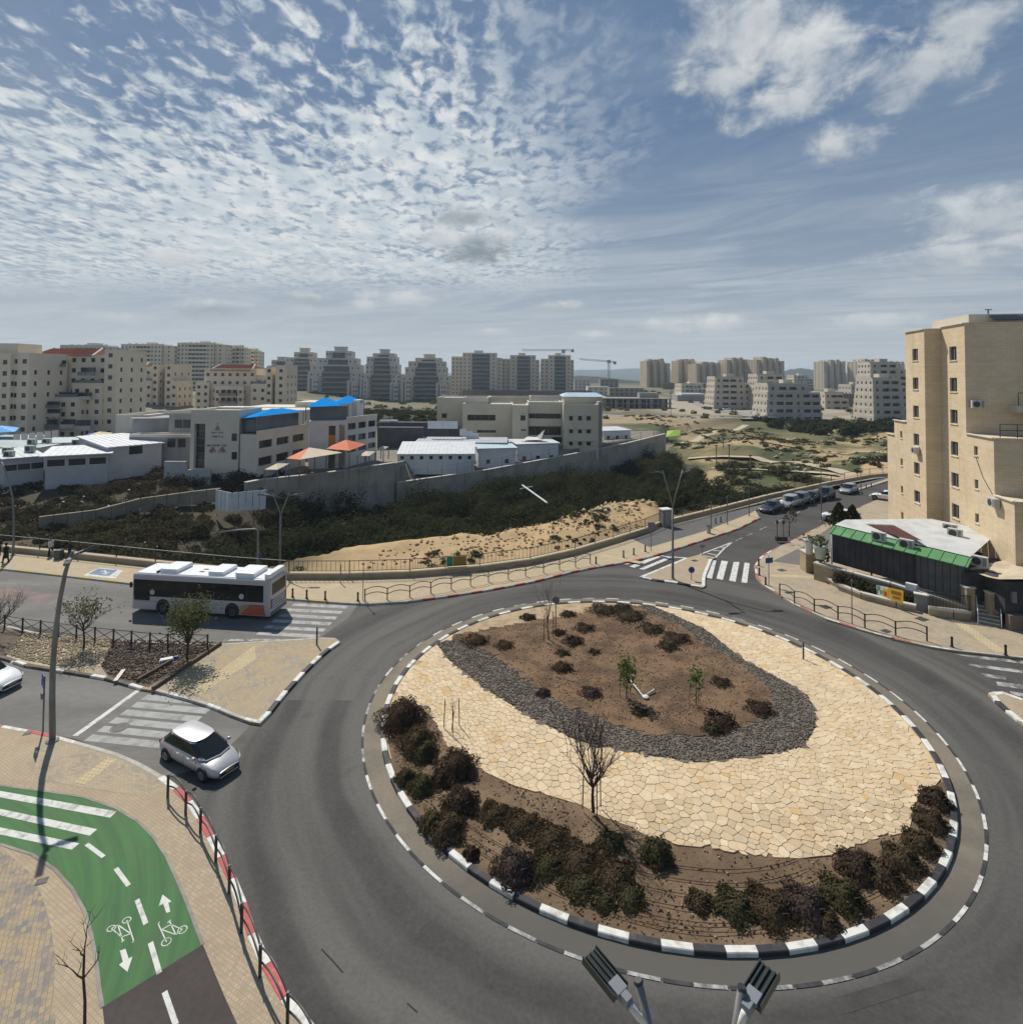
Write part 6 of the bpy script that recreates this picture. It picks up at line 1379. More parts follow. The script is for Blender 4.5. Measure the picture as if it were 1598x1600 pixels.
sw = gl([(1283,905),(1310,922),(1345,936),(1400,950),(1432,957)], ZK); sw2 = gl([(1450,961),(1490,967),(1517,969)], ZK)
wall_strip('street_wall', 'low kerb wall with coping in front of hedge', [(p.x,p.y,.1,.5) for p in sw], .25, TAN_W, cap=CAPM, panel=2.5)
wall_strip('street_wall', 'low stone wall under black railing by the steps', [(p.x,p.y,.1,.62) for p in sw2], .3, TAN_W, cap=CAPM, panel=2.0)
GATEP = [thing('gate_pillar', lb, 'pillar', (*G(*q).xy, 0), 0, 'stone gate pillars') for lb, q in (('tan stone gate pillar left of the white steps',(1513,968)),('tan stone gate pillar right of the white steps',(1550,974)))]
for t_, hh in zip(GATEP, (2.4,2.25)):
    x, y, _ = t_.location; w_ = MB(); w_.box((x,y,hh/2), (.62,.55,hh)); w_.build('shaft', TAN_W, t_); w_ = MB(); w_.box((x,y,hh+.04), (.72,.65,.09)); w_.build('cap', CAPM, t_)
rr = thing('railing', 'black bar railing on low wall left of the gate pillar', 'railing', (sw2[0].x, sw2[0].y, .7)); w_ = MB(); b2_ = MB()
a, b = Vector((*sw2[0],.78)), Vector((*sw2[2],.78)); up = Vector((0,0,1.1))
for i in range(31): p = a.lerp(b, i/30); b2_.beam(p, p+up, .03)
w_.beam(a+up, b+up, .05); w_.beam(a+up*.1, b+up*.1, .05); w_.build('rail', DARK, rr); b2_.build('bar', DARK, rr)['kind'] = 'stuff'
stp = thing('steps', 'short flight of white steps with thin handrails', 'stairs', (*G(1543,978).xy, 0))
s0 = G(1546,981); s1 = G(1536,946); dr_ = Vector((s1.x-s0.x, s1.y-s0.y, 0)).normalized(); rt = Vector((dr_.y,-dr_.x,0))
for i in range(6): w_ = MB(); p = Vector((s0.x,s0.y,0))+dr_*(i*.29+.1); q = [p-rt*.62, p+rt*.62, p+rt*.62+dr_*.3, p-rt*.62+dr_*.3]; w_.prism([v.xy for v in q], .1+.19*i, .13+.19*(i+1)); w_.build('step', mat('step_stone', (.30,.275,.24), (.24,.22,.19), 2, .9), stp); w_ = MB(); w_.beam((*(p-rt*.62),.14+.19*(i+1)), (*(p+rt*.62),.14+.19*(i+1)), .07, .04) if False else w_.beam(Vector((p.x,p.y,.14+.19*(i+1)))-rt*.62, Vector((p.x,p.y,.14+.19*(i+1)))+rt*.62, .08, .03); w_.build('nosing', K_WHITE, stp)
for sg in (-1, 1):
    w_ = MB(); p = Vector((s0.x,s0.y,.1))+rt*.66*sg; e = p+dr_*1.9+Vector((0,0,1.15)); u = Vector((0,0,.95)); w_.tube([p, p+u, e+u, e], .03, 6); w_.tube([p+u*.5, e+u*.5], .02, 5); w_.build('handrail', MET_W, stp)
dk = thing('kiosk', 'dark kiosk with sagging tan awning at the right edge', 'kiosk', (37, 40, 0))
p0_, p1_ = G(1556,972), G(1700,1000); w_ = MB(); zk = D(1565,903,41.5).z
w_.bb(35.6, 48, 41.6, 47, 1.15, zk-.3); w_.bb(34.2, 35.6, 43.4, 47, 1.15, zk-.3); w_.build('opening_shade_box', NET, dk); w_ = MB(); w_.bb(35.6, 48, 41.2, 41.6, .1, 1.2); w_.build('base_wall', mat('brown_stone', (.20,.155,.125), (.16,.12,.10), 1, .9), dk)  # dark boxes put in for the shade of the opening under the awning
w_ = MB(); n = 10; e0, e1 = D(1513,888,44.4), D(1680,850,49); f0, f1 = D(1560,905,41.2), D(1700,905,40.6)
for i in range(n+1):
    for j in range(n+1): u, v = i/n, j/n; q = (e0*(1-u)+e1*u)*(1-v)+(f0*(1-u)+f1*u)*v; q.z -= .28*math.sin(v*math.pi)*(.5+.5*math.sin(u*14)); w_.v.append(tuple(q))
w_.f = [(i*(n+1)+j, (i+1)*(n+1)+j, (i+1)*(n+1)+j+1, i*(n+1)+j+1) for i in range(n) for j in range(n)]; w_.m = [0]*len(w_.f); w_.build('awning_cloth', mat('tan_awning', (.55,.46,.33), (.40,.33,.24), 1.2, .85), dk, True)
w_ = MB(); w_.bb(36.0,36.3,41.4,41.65,2.0,2.8); w_.build('meter_box', MET_G, dk)
cab = thing('utility_cabinet', 'grey street cabinet with pale top beside the hedge', 'cabinet', (*G(1440,957).xy, ZK)); x, y, _ = cab.location
w_ = MB(); w_.box((x,y,.13+.62), (.95,.42,1.24), -.6); w_.build('casing', mat('cabinet_grey', (.24,.25,.245), (.20,.21,.205), 2, .6), cab); w_ = MB(); w_.box((x,y,1.4), (1.02,.5,.06), -.6); w_.build('lid', PLAST_W, cab)
mb_ = thing('meter_cabinet', 'white box fixed on terrace wall above banner', 'box', (*D(1421,916,45.6).xy, 1.2)); p = D(1421,916,45.9); w_ = MB(); w_.box((p.x,p.y-.2,p.z), (.75,.35,.55), -.9); w_.build('casing', MET_W, mb_)
ban = thing('banner', 'yellow and white advertising banner on street hedge', 'banner', (*G(1388,945).xy, .5))
bp = [D(1369,914,46.6), D(1369,930,46.6), D(1387,936.5,45.6), D(1411,943,44.4), D(1411,923,44.4), D(1387,917.5,45.6)]
YEL = mat('yellow_print', (.62,.40,.03), (.56,.34,.03), 3, .6)
w_ = MB(); w_.add([bp[1],bp[2],bp[5],bp[0]], [(0,1,2,3)]); w_.build('banner_panel', mat('white_print', (.55,.56,.50)), ban)
w_ = MB(); w_.add([bp[2],bp[3],bp[4],bp[5]], [(0,1,2,3)]); w_.build('banner_panel', YEL, ban)
def onb(u0, u1, v0, v1, m, q, nm='printed_shape'):
    P = lambda u, v: (q[0]*(1-u)+q[1]*u)*(1-v)+(q[3]*(1-u)+q[2]*u)*v+Vector((-.01,-.02,0)); w_ = MB(); w_.add([P(u0,v0),P(u1,v0),P(u1,v1),P(u0,v1)], [(0,1,2,3)]); w_.build(nm, m, ban)
qa, qb = (bp[1],bp[2],bp[5],bp[0]), (bp[2],bp[3],bp[4],bp[5]); REDP = mat('red_print', (.42,.05,.03), rough=.6); GRP = mat('green_print', (.03,.30,.18), rough=.6)
onb(.05,.30,.55,.95,GRP,qa); onb(.30,.55,.25,.6,GRP,qa); onb(.55,.98,.15,.8,YEL,qa); onb(.62,.92,.2,.6,REDP,qa); onb(.2,.85,.55,.82,mat('brown_print',(.25,.10,.03)),qb); onb(.3,.8,.22,.40,mat('brown_print',(0,0,0)),qb)
tub = thing('planter', 'large pale planter tub with leafy plant on the pier', 'planter', (*D(1281,870,51.4).xy, 1.95)); x, y, _ = tub.location; w_ = MB(); w_.lathe([(.38,1.98),(.52,2.95),(.58,3.1),(.55,3.1),(.5,3.0)], (x,y,0), 20); w_.build('tub', mat('pale_tub', (.48,.53,.46), (.42,.47,.41), 2, .7), tub, True)
tub2 = thing('planter', 'small white planter behind the stone corner pier', 'planter', (*D(1264,845,52.6).xy, 1.3)); x, y, _ = tub2.location; w_ = MB(); w_.lathe([(.28,2.0),(.3,2.6),(.45,3.2),(.5,3.35)], (x,y,0), 16); w_.build('tub', PLAST_W, tub2, True)

# ------------------------------------------------------------------ foliage kit
def leafm(name, c, c2, c3=None):
    def ex(k, pos, col):
        r = k.node('ShaderNodeAttribute'); r.attribute_name = 'v'
        return k.mix(r.outputs['Fac'], k.mix(k.noise(pos, .7, 3), c, c2), c3 or c2)
    m = mat(name, c, rough=.9, extra=ex, spec=0.0); nt = m.node_tree; bs = nt.nodes['Principled BSDF']      # leaves let light through
    tr = nt.nodes.new('ShaderNodeBsdfTranslucent'); mx = nt.nodes.new('ShaderNodeMixShader'); mx.inputs[0].default_value = .32; nt.links.new(bs.inputs['Base Color'].links[0].from_socket, tr.inputs['Color'])
    nt.links.new(bs.outputs[0], mx.inputs[1]); nt.links.new(tr.outputs[0], mx.inputs[2]); nt.links.new(mx.outputs[0], nt.nodes['Material Output'].inputs['Surface'])
    return m
def leaf_obj(name, C, size, m, parent=None, seed=0, flat=.0, aspect=1.0):
    """C: n x 3 centres; one bent leaf-clump quad at each"""
    rs = np.random.RandomState(seed); n = len(C); nv = C[:,3:] if C.shape[1] == 6 else None; C = C[:,:3]
    a = rs.normal(size=(n,3))
    if nv is not None: nv = nv+rs.normal(size=(n,3))*.34; nv /= np.linalg.norm(nv, axis=1)[:,None]; a -= nv*(a*nv).sum(1)[:,None]
    a /= np.linalg.norm(a, axis=1)[:,None]
    if nv is not None: b = np.cross(nv, a)
    else: b = rs.normal(size=(n,3)); b -= a*(a*b).sum(1)[:,None]; b /= np.linalg.norm(b, axis=1)[:,None]
    s = (size*rs.uniform(.55, 1.25, n))[:,None]; nrm = np.cross(a, b)
    V = np.stack([C-a*s-b*s*.6*aspect, C+a*s-b*s*.5*aspect+nrm*s*.3, C+a*s*.8+b*s*.6*aspect, C-a*s*.9+b*s*.5*aspect+nrm*s*.3], 1).reshape(-1, 3)
    Fq = np.arange(4*n).reshape(-1, 4); o = np_obj(name, V, Fq, m, None, None)
    at = o.data.attributes.new('v', 'FLOAT', 'FACE'); at.data.foreach_set('value', rs.rand(n).astype(np.float32)); o.parent = parent
    return o
def blob_pts(rs, n, c, r, h, shell=.55):
    d = rs.normal(size=(n,3)); d /= np.linalg.norm(d, axis=1)[:,None]; d[:,2] = np.abs(d[:,2])*1.0-.12*(rs.rand(n)); q = shell+(1-shell)*rs.rand(n)**.6
    lump = 1+.28*np.sin(d[:,0]*5+c[0]*3)*np.cos(d[:,1]*4+c[1]*2)+.18*np.sin(d[:,2]*7+c[0])
    return np.concatenate([np.array(c)+d*np.array([r,r,h])*(q*lump)[:,None], d], 1)
L_SCRUB = leafm('scrub_leaf', (.060,.064,.030), (.075,.076,.038), (.085,.080,.045)); L_DRY = leafm('dry_scrub_leaf', (.080,.062,.042), (.095,.075,.050), (.060,.055,.034))
L_GREEN = leafm('green_leaf', (.05,.10,.02), (.075,.135,.03), (.10,.15,.04)); L_OLIVE = leafm('olive_leaf', (.085,.098,.04), (.11,.125,.05), (.14,.15,.07)); L_DEEP = leafm('deep_green_leaf', (.036,.044,.021), (.046,.053,.026), (.054,.058,.030))
L_PURP = leafm('purple_shrub_leaf', (.082,.052,.044), (.105,.067,.052), (.07,.057,.036)); L_MIX = leafm('mixed_shrub_leaf', (.092,.08,.042), (.122,.095,.055), (.098,.065,.045)); L_DGR = leafm('dark_green_shrub_leaf', (.066,.066,.032), (.085,.082,.04), (.10,.088,.047))
L_LAV = leafm('lavender_leaf', (.095,.068,.066), (.115,.083,.085), (.08,.066,.047)); L_FIELD = leafm('field_weed_leaf', (.06,.068,.03), (.075,.08,.035), (.095,.088,.045)); BARK = mat('dark_bark', (.055,.040,.032), (.08,.06,.05), 3, .95); TWIG = mat('reddish_twig', (.085,.05,.045), (.11,.065,.055), 3, .95); BARK_G = mat('grey_bark', (.11,.095,.08), (.15,.13,.11), 3, .95)
CORE = mat('shrub_core', (.022,.02,.013), rough=1)
def scrub(name, label, test, n, rmin, rmax, m, area, per, size, seed, hk=.85):
    rs = np.random.RandomState(seed); x0, x1, y0, y1 = area; X = rs.uniform(x0, x1, n*6); Y = rs.uniform(y0, y1, n*6); a = pdist(X, Y, W1); b = pdist(X, Y, W2); k = test(X, Y, a, b); X, Y = X[k][:n], Y[k][:n]; Z = terr(X, Y)
    pts = []; cb = MB()
    for x, y, z in zip(X, Y, Z):
        r = rmin+(rmax-rmin)*rs.rand()**1.6; pts.append(blob_pts(rs, int(per*(r/rmax)**1.3)+12, (x,y,z), r, r*hk*(.8+.5*rs.rand())))
    return stuff(leaf_obj(name, np.concatenate(pts), size, m, None, seed), label)
scrub('scrub', 'dark dense scrub filling the gully beside the long wall', lambda X, Y, a, b: (a > np.where(X < -24, 3.0, np.where(X < 18, 13.5, 4))) & (b < -1.5) & (X > -36) & (X < 44), 400, 1.7, 4.2, L_DEEP, (-40,46,58,165), 1700, .155, 1, 1.0)
scrub('scrub', 'dark brushwood on the slope below the white classrooms', lambda X, Y, a, b: (a > 3) & (Y < 104) & (X < -31), 560, .7, 2.3, L_DRY, (-120,-31,58,106), 480, .15, 2, .7)
scrub('scrub', 'low green bushes mixed through the slope by the footway', lambda X, Y, a, b: (a > 2) & (a < 24) & (X < -24), 230, .6, 1.9, L_SCRUB, (-110,-24,55,95), 420, .15, 3, .8)
scrub('scrub', 'scrubby bushes along the slope behind the parked cars', lambda X, Y, a, b: (a > 2.5) & (a < 40) & (b < -2) & (X > 34) & (X < 110) & (vnoise(X, Y, 11, 8) > .42), 240, .5, 2.2, L_SCRUB, (34,125,70,170), 330, .18, 4, .75)
scrub('scrub', 'low weeds across the open field', lambda X, Y, a, b: (Y > 125) & (Y < 262) & (X > 52) & (vnoise(X, Y, 20, 6)+.3*vnoise(X, Y, 5, 7) > .52), 1700, .3, 1.4, L_FIELD, (48,190,120,262), 44, .22, 5, .5)
scrub('scrub', 'dark hedge-like bushes at the far side of field', lambda X, Y, a, b: (Y > 196) & (Y < 250) & (X > 105) & (X < 175), 170, 1.2, 3.4, L_DEEP, (104,180,194,250), 170, .5, 6, .85)
scrub('scrub', 'sparse scrub dotted over the sandy bank', lambda X, Y, a, b: (a > 1.5) & (a < 11) & (X > -20) & (X < 17) & (vnoise(X, Y, 5, 12) > .5), 150, .2, .75, L_SCRUB, (-22,18,50,80), 70, .10, 7, .7)
scrub('scrub', 'green planted slope behind the schoolyard', lambda X, Y, a, b: (Y > 180) & (Y < 215) & (X > -58) & (X < -14), 260, .8, 1.8, L_SCRUB, (-60,-12,176,226), 80, .34, 8, .7)
scrub('scrub', 'trees and bushes between the far apartment blocks', lambda X, Y, a, b: (Y > 235) & (Y < 640) & ((X < -20) | (X > 40)), 520, 1.0, 3.4, L_OLIVE, (-330,420,230,640), 46, .7, 9, .8)
# bank boulders and litter
stone_scatter([Vector((-16,66)),Vector((16,74)),Vector((24,86)),Vector((10,82)),Vector((-16,72))], 260, .15, .5, 'rocks', [mat('sandy_rock', (.45,.33,.19), rough=.95), mat('pale_rock', (.48,.40,.28), rough=.95)], None, lambda x, y: tz(x, y), 8)['label'] = 'sandy rocks strewn along the crest of the bank'
stone_scatter(gl([(560,895),(800,872),(1010,824),(1000,800),(800,832),(600,868)]), 500, .06, .22, 'stones', [mat('sandy_rock', (0,0,0)), mat('brown_clod', (.30,.19,.10), rough=.95)], None, lambda x, y: tz(x, y), 9)['label'] = 'small stones lying on the sandy bank'
stone_scatter([Vector((60,120)),Vector((150,150)),Vector((160,215)),Vector((70,200))], 130, .2, .8, 'rocks', [mat('field_rock', (.40,.34,.25), rough=.95), mat('grey_rock', (.28,.25,.21), rough=.95)], None, lambda x, y: tz(x, y), 10)['label'] = 'pale rocks scattered over the open field'
LIT = mat('white_litter', (.62,.63,.62), rough=.7)
stone_scatter([Vector((-80,66)),Vector((-38,62)),Vector((-30,88)),Vector((-80,98))], 40, .08, .24, 'litter', [LIT], None, lambda x, y: tz(x, y)+.9, 12)['label'] = 'scraps of white litter caught in the brushwood'
lp = thing('pipe', 'white pipe lying across the scrub below the long wall', 'pipe', (*D(835,775,92).xy, -2)); w_ = MB(); w_.tube([D(816,758,102), D(855,786,91)], .14, 6); w_.build('tube', MET_W, lp); w_ = MB(); w_.tube([D(812,764,101), D(832,760,101)], .09, 6); w_.build('crossbar', MET_W, lp)
def ribbon(pts, wd, m, name, label, dz=.06):
    b = MB(); P = [Vector(p) for p in pts]; Q = []
    for a, c in zip(P[:-1], P[1:]):
        n = max(1, int((c-a).length/3)); Q += [a.lerp(c, i/n) for i in range(n)]
    Q.append(P[-1])
    for i, p in enumerate(Q):
        d = (Q[min(i+1, len(Q)-1)]-Q[max(i-1, 0)]).normalized(); n = Vector((-d.y,d.x))*wd/2; zz = max(tz(p.x,p.y), tz(*(p+n)), tz(*(p-n)))+dz
        b.v += [(*(p-n),zz), (*(p+n),zz)]
        if i: k = 2*i-2; b.f.append((k,k+2,k+3,k+1)); b.m.append(0)
    return struct(b.build(name, m), label)
ribbon(gl([(1075,692),(1110,694),(1180,700),(1250,711),(1320,727),(1345,733)]), 3.4, PATHM, 'path', 'pale footpath crossing the field')
ribbon(gl([(1062,678),(1090,672),(1130,666),(1165,660)]), 2.6, PATHM, 'path', 'pale path rising from lime canopy to far road')
ribbon(gl([(1110,704),(1150,709),(1200,716),(1260,722),(1325,730)]), 2.6, PATHM, 'path', 'lower pale path along the field edge')
ribbon(gl([(1110,684),(1180,683),(1250,688),(1320,694),(1392,694)]), 2.0, DIRT, 'path', 'thin dirt path through the middle of field')
ribbon(gl([(1295,745),(1335,736),(1365,727),(1398,717)]), 6, DIRT, 'path', 'wide dirt track climbing beside the stone building')
ribbon(gl([(1055,654),(1200,655),(1300,657),(1420,657)]), 7, mat('far_asphalt', (.23,.22,.21), (.28,.27,.255), .1, .9), 'far_road', 'pale road along the foot of the terraced flats')
ribbon(gl([(1200,653),(1120,640),(1085,627),(1065,618)]), 12, mat('far_asphalt', (0,0,0)), 'far_road', 'pale road running up to the far junction')
ribbon(gl([(940,648),(1000,651),(1060,652),(1130,650)]), 8, mat('far_asphalt', (0,0,0)), 'far_road', 'pale road before the unfinished concrete building')

# ------------------------------------------------------------------ trees
def branch_tree(h, trunk, spread, levels, seed, r0=.07, n1=6, up=.75, droop=0.0):
    """returns (trunk mesh builder, twig builder, tip points)"""
    rs = random.Random(seed); T, Bt = MB(), MB(); tips = []
    p = Vector((0,0,0)); pts = [p]
    for i in range(4): p = p+Vector(((rs.random()-.5)*.1,(rs.random()-.5)*.1,trunk/4)); pts.append(p)
    T.tube(pts, [r0*(1-.09*i) for i in range(5)], 7)
    def grow(p, d, L, r, lev):
        q = [p]; k = 3
        for i in range(k):
            d = (d+Vector((rs.uniform(-.18,.18), rs.uniform(-.18,.18), rs.uniform(-.05,.16)-droop))).normalized(); p = p+d*L/k; q.append(p)
        Bt.tube(q, [r*(1-.22*i) for i in range(4)], 5 if lev < 2 else 3, caps=False)
        if lev >= levels: tips.append(p); return
        for j in range(rs.choice((2,3,3)) if lev else 3):
            t = q[rs.choice((1,2,3,3))]; a = Vector((rs.uniform(-1,1), rs.uniform(-1,1), rs.uniform(.0,.8))).normalized()
            grow(t, (d*.8+a*spread).normalized(), L*rs.uniform(.55,.8), r*.55, lev+1)
    for j in range(n1):
        a = 2*math.pi*(j+rs.random()*.6)/n1; st = pts[-1] if j % 2 else pts[-2]
        grow(st, Vector((math.cos(a)*(1-up), math.sin(a)*(1-up), up)).normalized(), (h-trunk)*rs.uniform(.36,.5), r0*.55, 1)
    return T, Bt, tips
def tree(label, loc, h, trunk, spread, levels, seed, bark=BARK, twig=None, leaf=None, nleaf=0, lsize=.06, r0=.07, n1=6, up=.75, group=None, stakes=0, name='tree', fluff=.18):
    r = thing(name, label, 'tree', loc, 0, group); T, Bt, tips = branch_tree(h, trunk, spread, levels, seed, r0, n1, up)
    T.build('trunk', bark, r, True, world=False); Bt.build('branches', twig or bark, r, world=False)
    if leaf:
        rs = np.random.RandomState(seed); t = np.array([tuple(p) for p in tips]); C = t[rs.randint(0, len(t), nleaf)]+rs.normal(size=(nleaf,3))*fluff; leaf_obj('crown', C, lsize, leaf, r, seed)
    for i in range(stakes):
        a = 2*math.pi*i/stakes+.7; b = MB(); b.tube([(.45*math.cos(a),.45*math.sin(a),0), (.40*math.cos(a),.40*math.sin(a),trunk+.5)], .025, 5); b.build('stake', DARK, r, world=False)
    return r
tree('leafless reddish tree tied to stakes on the flagstones', (*gi([(927,1272)])[0], ZI+.2), 3.9, 1.3, .5, 5, 3, twig=TWIG, stakes=3, r0=.075, n1=15, up=.6)
tree('tiny bare sapling between stakes left on flagstones', (*gi([(706,1140)])[0], ZI+.1), 1.9, .9, .5, 2, 5, twig=TWIG, stakes=3, r0=.025, n1=3)
tree('bare upright sapling at the back of the roundabout', (*gi([(857,1000)])[0], ZI+.1), 4.2, 1.3, .4, 5, 9, twig=BARK_G, stakes=2, r0=.045, n1=5, up=.85)
tree('half bare young tree with thin leaves left of lamp shadow on median', (*G(131,1013,ZK).xy, ZK), 3.6, 1.5, .85, 4, 12, leaf=L_OLIVE, nleaf=700, lsize=.06, r0=.07, n1=10, up=.5, group='young street trees on the median')
tree('leafy young tree in front of the bus tail', (*G(292,1030,ZK).xy, ZK), 3.7, 1.2, .7, 4, 15, leaf=L_OLIVE, nleaf=2600, lsize=.065, r0=.065, n1=12, up=.65, fluff=.26, group='young street trees on the median')
tree('bare reddish tree cut by the left frame edge', (*G(-4,1000,ZK).xy, ZK), 3.6, 1.1, .8, 5, 18, twig=TWIG, r0=.08, n1=12, up=.5, group='young street trees on the median')
tree('bare black tree at the bottom left corner', (*G(130,1640,ZK).xy, ZK), 3.6, 2.45, .9, 3, 22, r0=.045, n1=4, up=.5)
tree('slim bare street tree beside the parked cars', (*G(1233,838,ZK).xy, ZK), 3.6, 1.9, .6, 3, 25, twig=TWIG, leaf=L_DRY, nleaf=220, lsize=.09, r0=.06, n1=5, up=.5)
tree('bare street tree on the corner near bins', (*G(1397,770,ZK).xy, ZK), 4.0, 1.8, .7, 3, 27, twig=TWIG, r0=.06, n1=5, up=.5)
for i, (px_, py_2, hh, lb) in enumerate(((978,1092,2.3,'leafy young palm-like sapling with fallen white support in roundabout'),(1087,1103,2.1,'slim green topped sapling at the right of the roundabout bed'))):
    c = gi([(px_,py_2)])[0]; r = thing('sapling', lb, 'sapling', (*c, ZI+.2), 0, 'green saplings in the roundabout bed'); b = MB(); b.tube([(0,0,0),(.03,0,hh*.5),(0,.02,hh*.8)], [.035,.028,.02], 6); b.build('trunk', BARK_G, r, world=False)
    rs = np.random.RandomState(i); n = (260,120)[i]; C = np.stack([rs.normal(size=n)*.24, rs.normal(size=n)*.24, hh*.72+rs.normal(size=n)*.42*(1 if i == 0 else .7)], 1); leaf_obj('crown', C, .11, L_GREEN, r, i, aspect=.6)
    for a in (0.6, 2.7, 4.8): b = MB(); b.tube([(.34*math.cos(a),.34*math.sin(a),0),(.30*math.cos(a),.30*math.sin(a),1.2)], .018, 5); b.build('stake', BARK_G, r, world=False)
fs = thing('fallen_stake', 'white forked plastic support lying beside the palm sapling', 'support', (*gi([(1005,1090)])[0], ZI+.2)); x, y, z = fs.location; w_ = MB(); a, b, c = gi([(985,1072)])[0], gi([(1005,1092)])[0], gi([(1022,1082)])[0]
w_.tube([(*a,z+.35),(*b,z+.12),(*c,z+.18)], .05, 6); w_.tube([(*a,z+.3),(a.x+.3,a.y-.5,z+.1)], .04, 6); w_.lathe([(.16,0),(.18,.07),(.1,.12)], (b.x+.12,b.y,z+.08), 12); w_.build('frame', PLAST_W, fs)
def shrub(label, px, py, r, h, m, n, size, seed, group='low shrubs on the roundabout', core=True, loc=None, name='shrub'):
    c = loc or (*gi([(px,py)])[0], None); z = isl_h(c[0], c[1])-.03 if c[2] is None else c[2]; t = thing(name, label, 'shrub', (c[0],c[1],z), 0, group); rs = np.random.RandomState(seed)
    o = leaf_obj('foliage', blob_pts(rs, n, (0,0,0), r, h, .62), size, m, t, seed)
    if core:
        b = MB(); b.lathe([(r*.62,0),(r*.70,h*.2),(r*.58,h*.45),(r*.30,h*.64),(r*.05,h*.70)], (0,0,0), 12); b.build('inner_growth', m, t, True, world=False)
        b = MB(); [b.tube([(0,0,0), (r*.5*math.cos(a), r*.5*math.sin(a), h*.5), (r*.75*math.cos(a+.3), r*.75*math.sin(a+.3), h*.72)], [.03,.02,.008], 4) for a in (0,1.3,2.5,3.8,5.1)]; b.build('stems', BARK, t, world=False)
    return t
SH = [(632,1128,1.2,1.1,L_PURP,'big dark purple shrub nearest the left kerb'),(655,1165,.9,.85,L_MIX,'dark shrub just below the big left shrub'),(664,1180,.62,.6,L_DGR,'green shrub pressed between two left shrubs'),(716,1203,.9,.85,L_PURP,'round purple shrub right of the left cluster'),(634,1218,.42,.45,L_DGR,'small shrub hugging the left kerb stones'),(660,1232,.55,.5,L_DGR,'green shrub above the kerb below left cluster'),(688,1222,.45,.45,L_PURP,'small purple shrub below the round one'),
 (722,1258,.72,.65,L_PURP,'purple shrub in the middle of the left front bed'),(700,1300,.72,.62,L_MIX,'mixed brown shrub close to the front left kerb'),(676,1288,.5,.45,L_DGR,'small green shrub at the inner edge of kerb'),(737,1336,.26,.3,L_PURP,'tiny dark shrub beside front left kerb'),(806,1362,.75,.72,L_LAV,'round grey-lavender shrub at the front bed'),(772,1272,.75,.4,L_MIX,'sparse brown shrub left of the staked tree'),(815,1288,.85,.42,L_MIX,'spreading olive shrub below the flagstone edge'),(860,1310,.9,.45,L_MIX,'spreading olive shrub left of front centre'),(855,1350,.75,.4,L_DGR,'low green shrub in the front centre mat'),
 (905,1342,.95,.48,L_MIX,'wide olive shrub in front of the staked tree'),(955,1318,.6,.5,L_DGR,'dark shrub right of the staked tree base'),(908,1383,.8,.42,L_DGR,'low green shrub near front kerb centre'),(960,1370,.95,.5,L_MIX,'wide mixed shrub at the front centre'),(985,1402,.62,.42,L_DGR,'green shrub nearest the front kerb at centre'),(945,1408,.5,.36,L_DGR,'small green shrub at front kerb left of centre'),(1028,1340,.55,.72,L_DGR,'single clipped round green shrub at flagstone edge'),
 (1095,1410,.5,.35,L_MIX,'low olive shrub starting the right front hedge'),(1152,1417,.8,.45,L_DGR,'green low shrub second in right front hedge'),(1205,1420,.95,.55,L_MIX,'olive shrub third in the right front hedge'),(1262,1418,.9,.75,L_LAV,'large grey-purple shrub in the right front hedge'),(1318,1402,.85,.75,L_DGR,'large green shrub at the hedge bend'),(1340,1358,.78,.8,L_PURP,'tall purple shrub against the flagstones at right'),(1378,1368,.9,.7,L_MIX,'brown shrub between hedge bend and right kerb'),(1412,1345,.78,.6,L_MIX,'brown shrub near the right kerb'),(1440,1320,.7,.65,L_MIX,'mixed shrub along the right kerb'),(1455,1285,.7,.7,L_MIX,'mixed shrub higher along the right kerb'),(1462,1252,.68,.75,L_PURP,'top purple shrub of the right kerb hedge'),(1290,1440,.55,.35,L_MIX,'low brown shrub between hedge and front kerb')]
for i, (px_, py_2, r_, h_, m_, lb) in enumerate(SH):
    if 760 < px_ < 990 and m_ is not L_LAV: r_, h_ = r_*.84, h_*.55
    elif px_ > 1080: r_, h_ = r_*.84, h_*.72
    shrub(lb, px_, py_2, r_, h_, m_, int(3000*r_*r_+900), .045, 40+i)
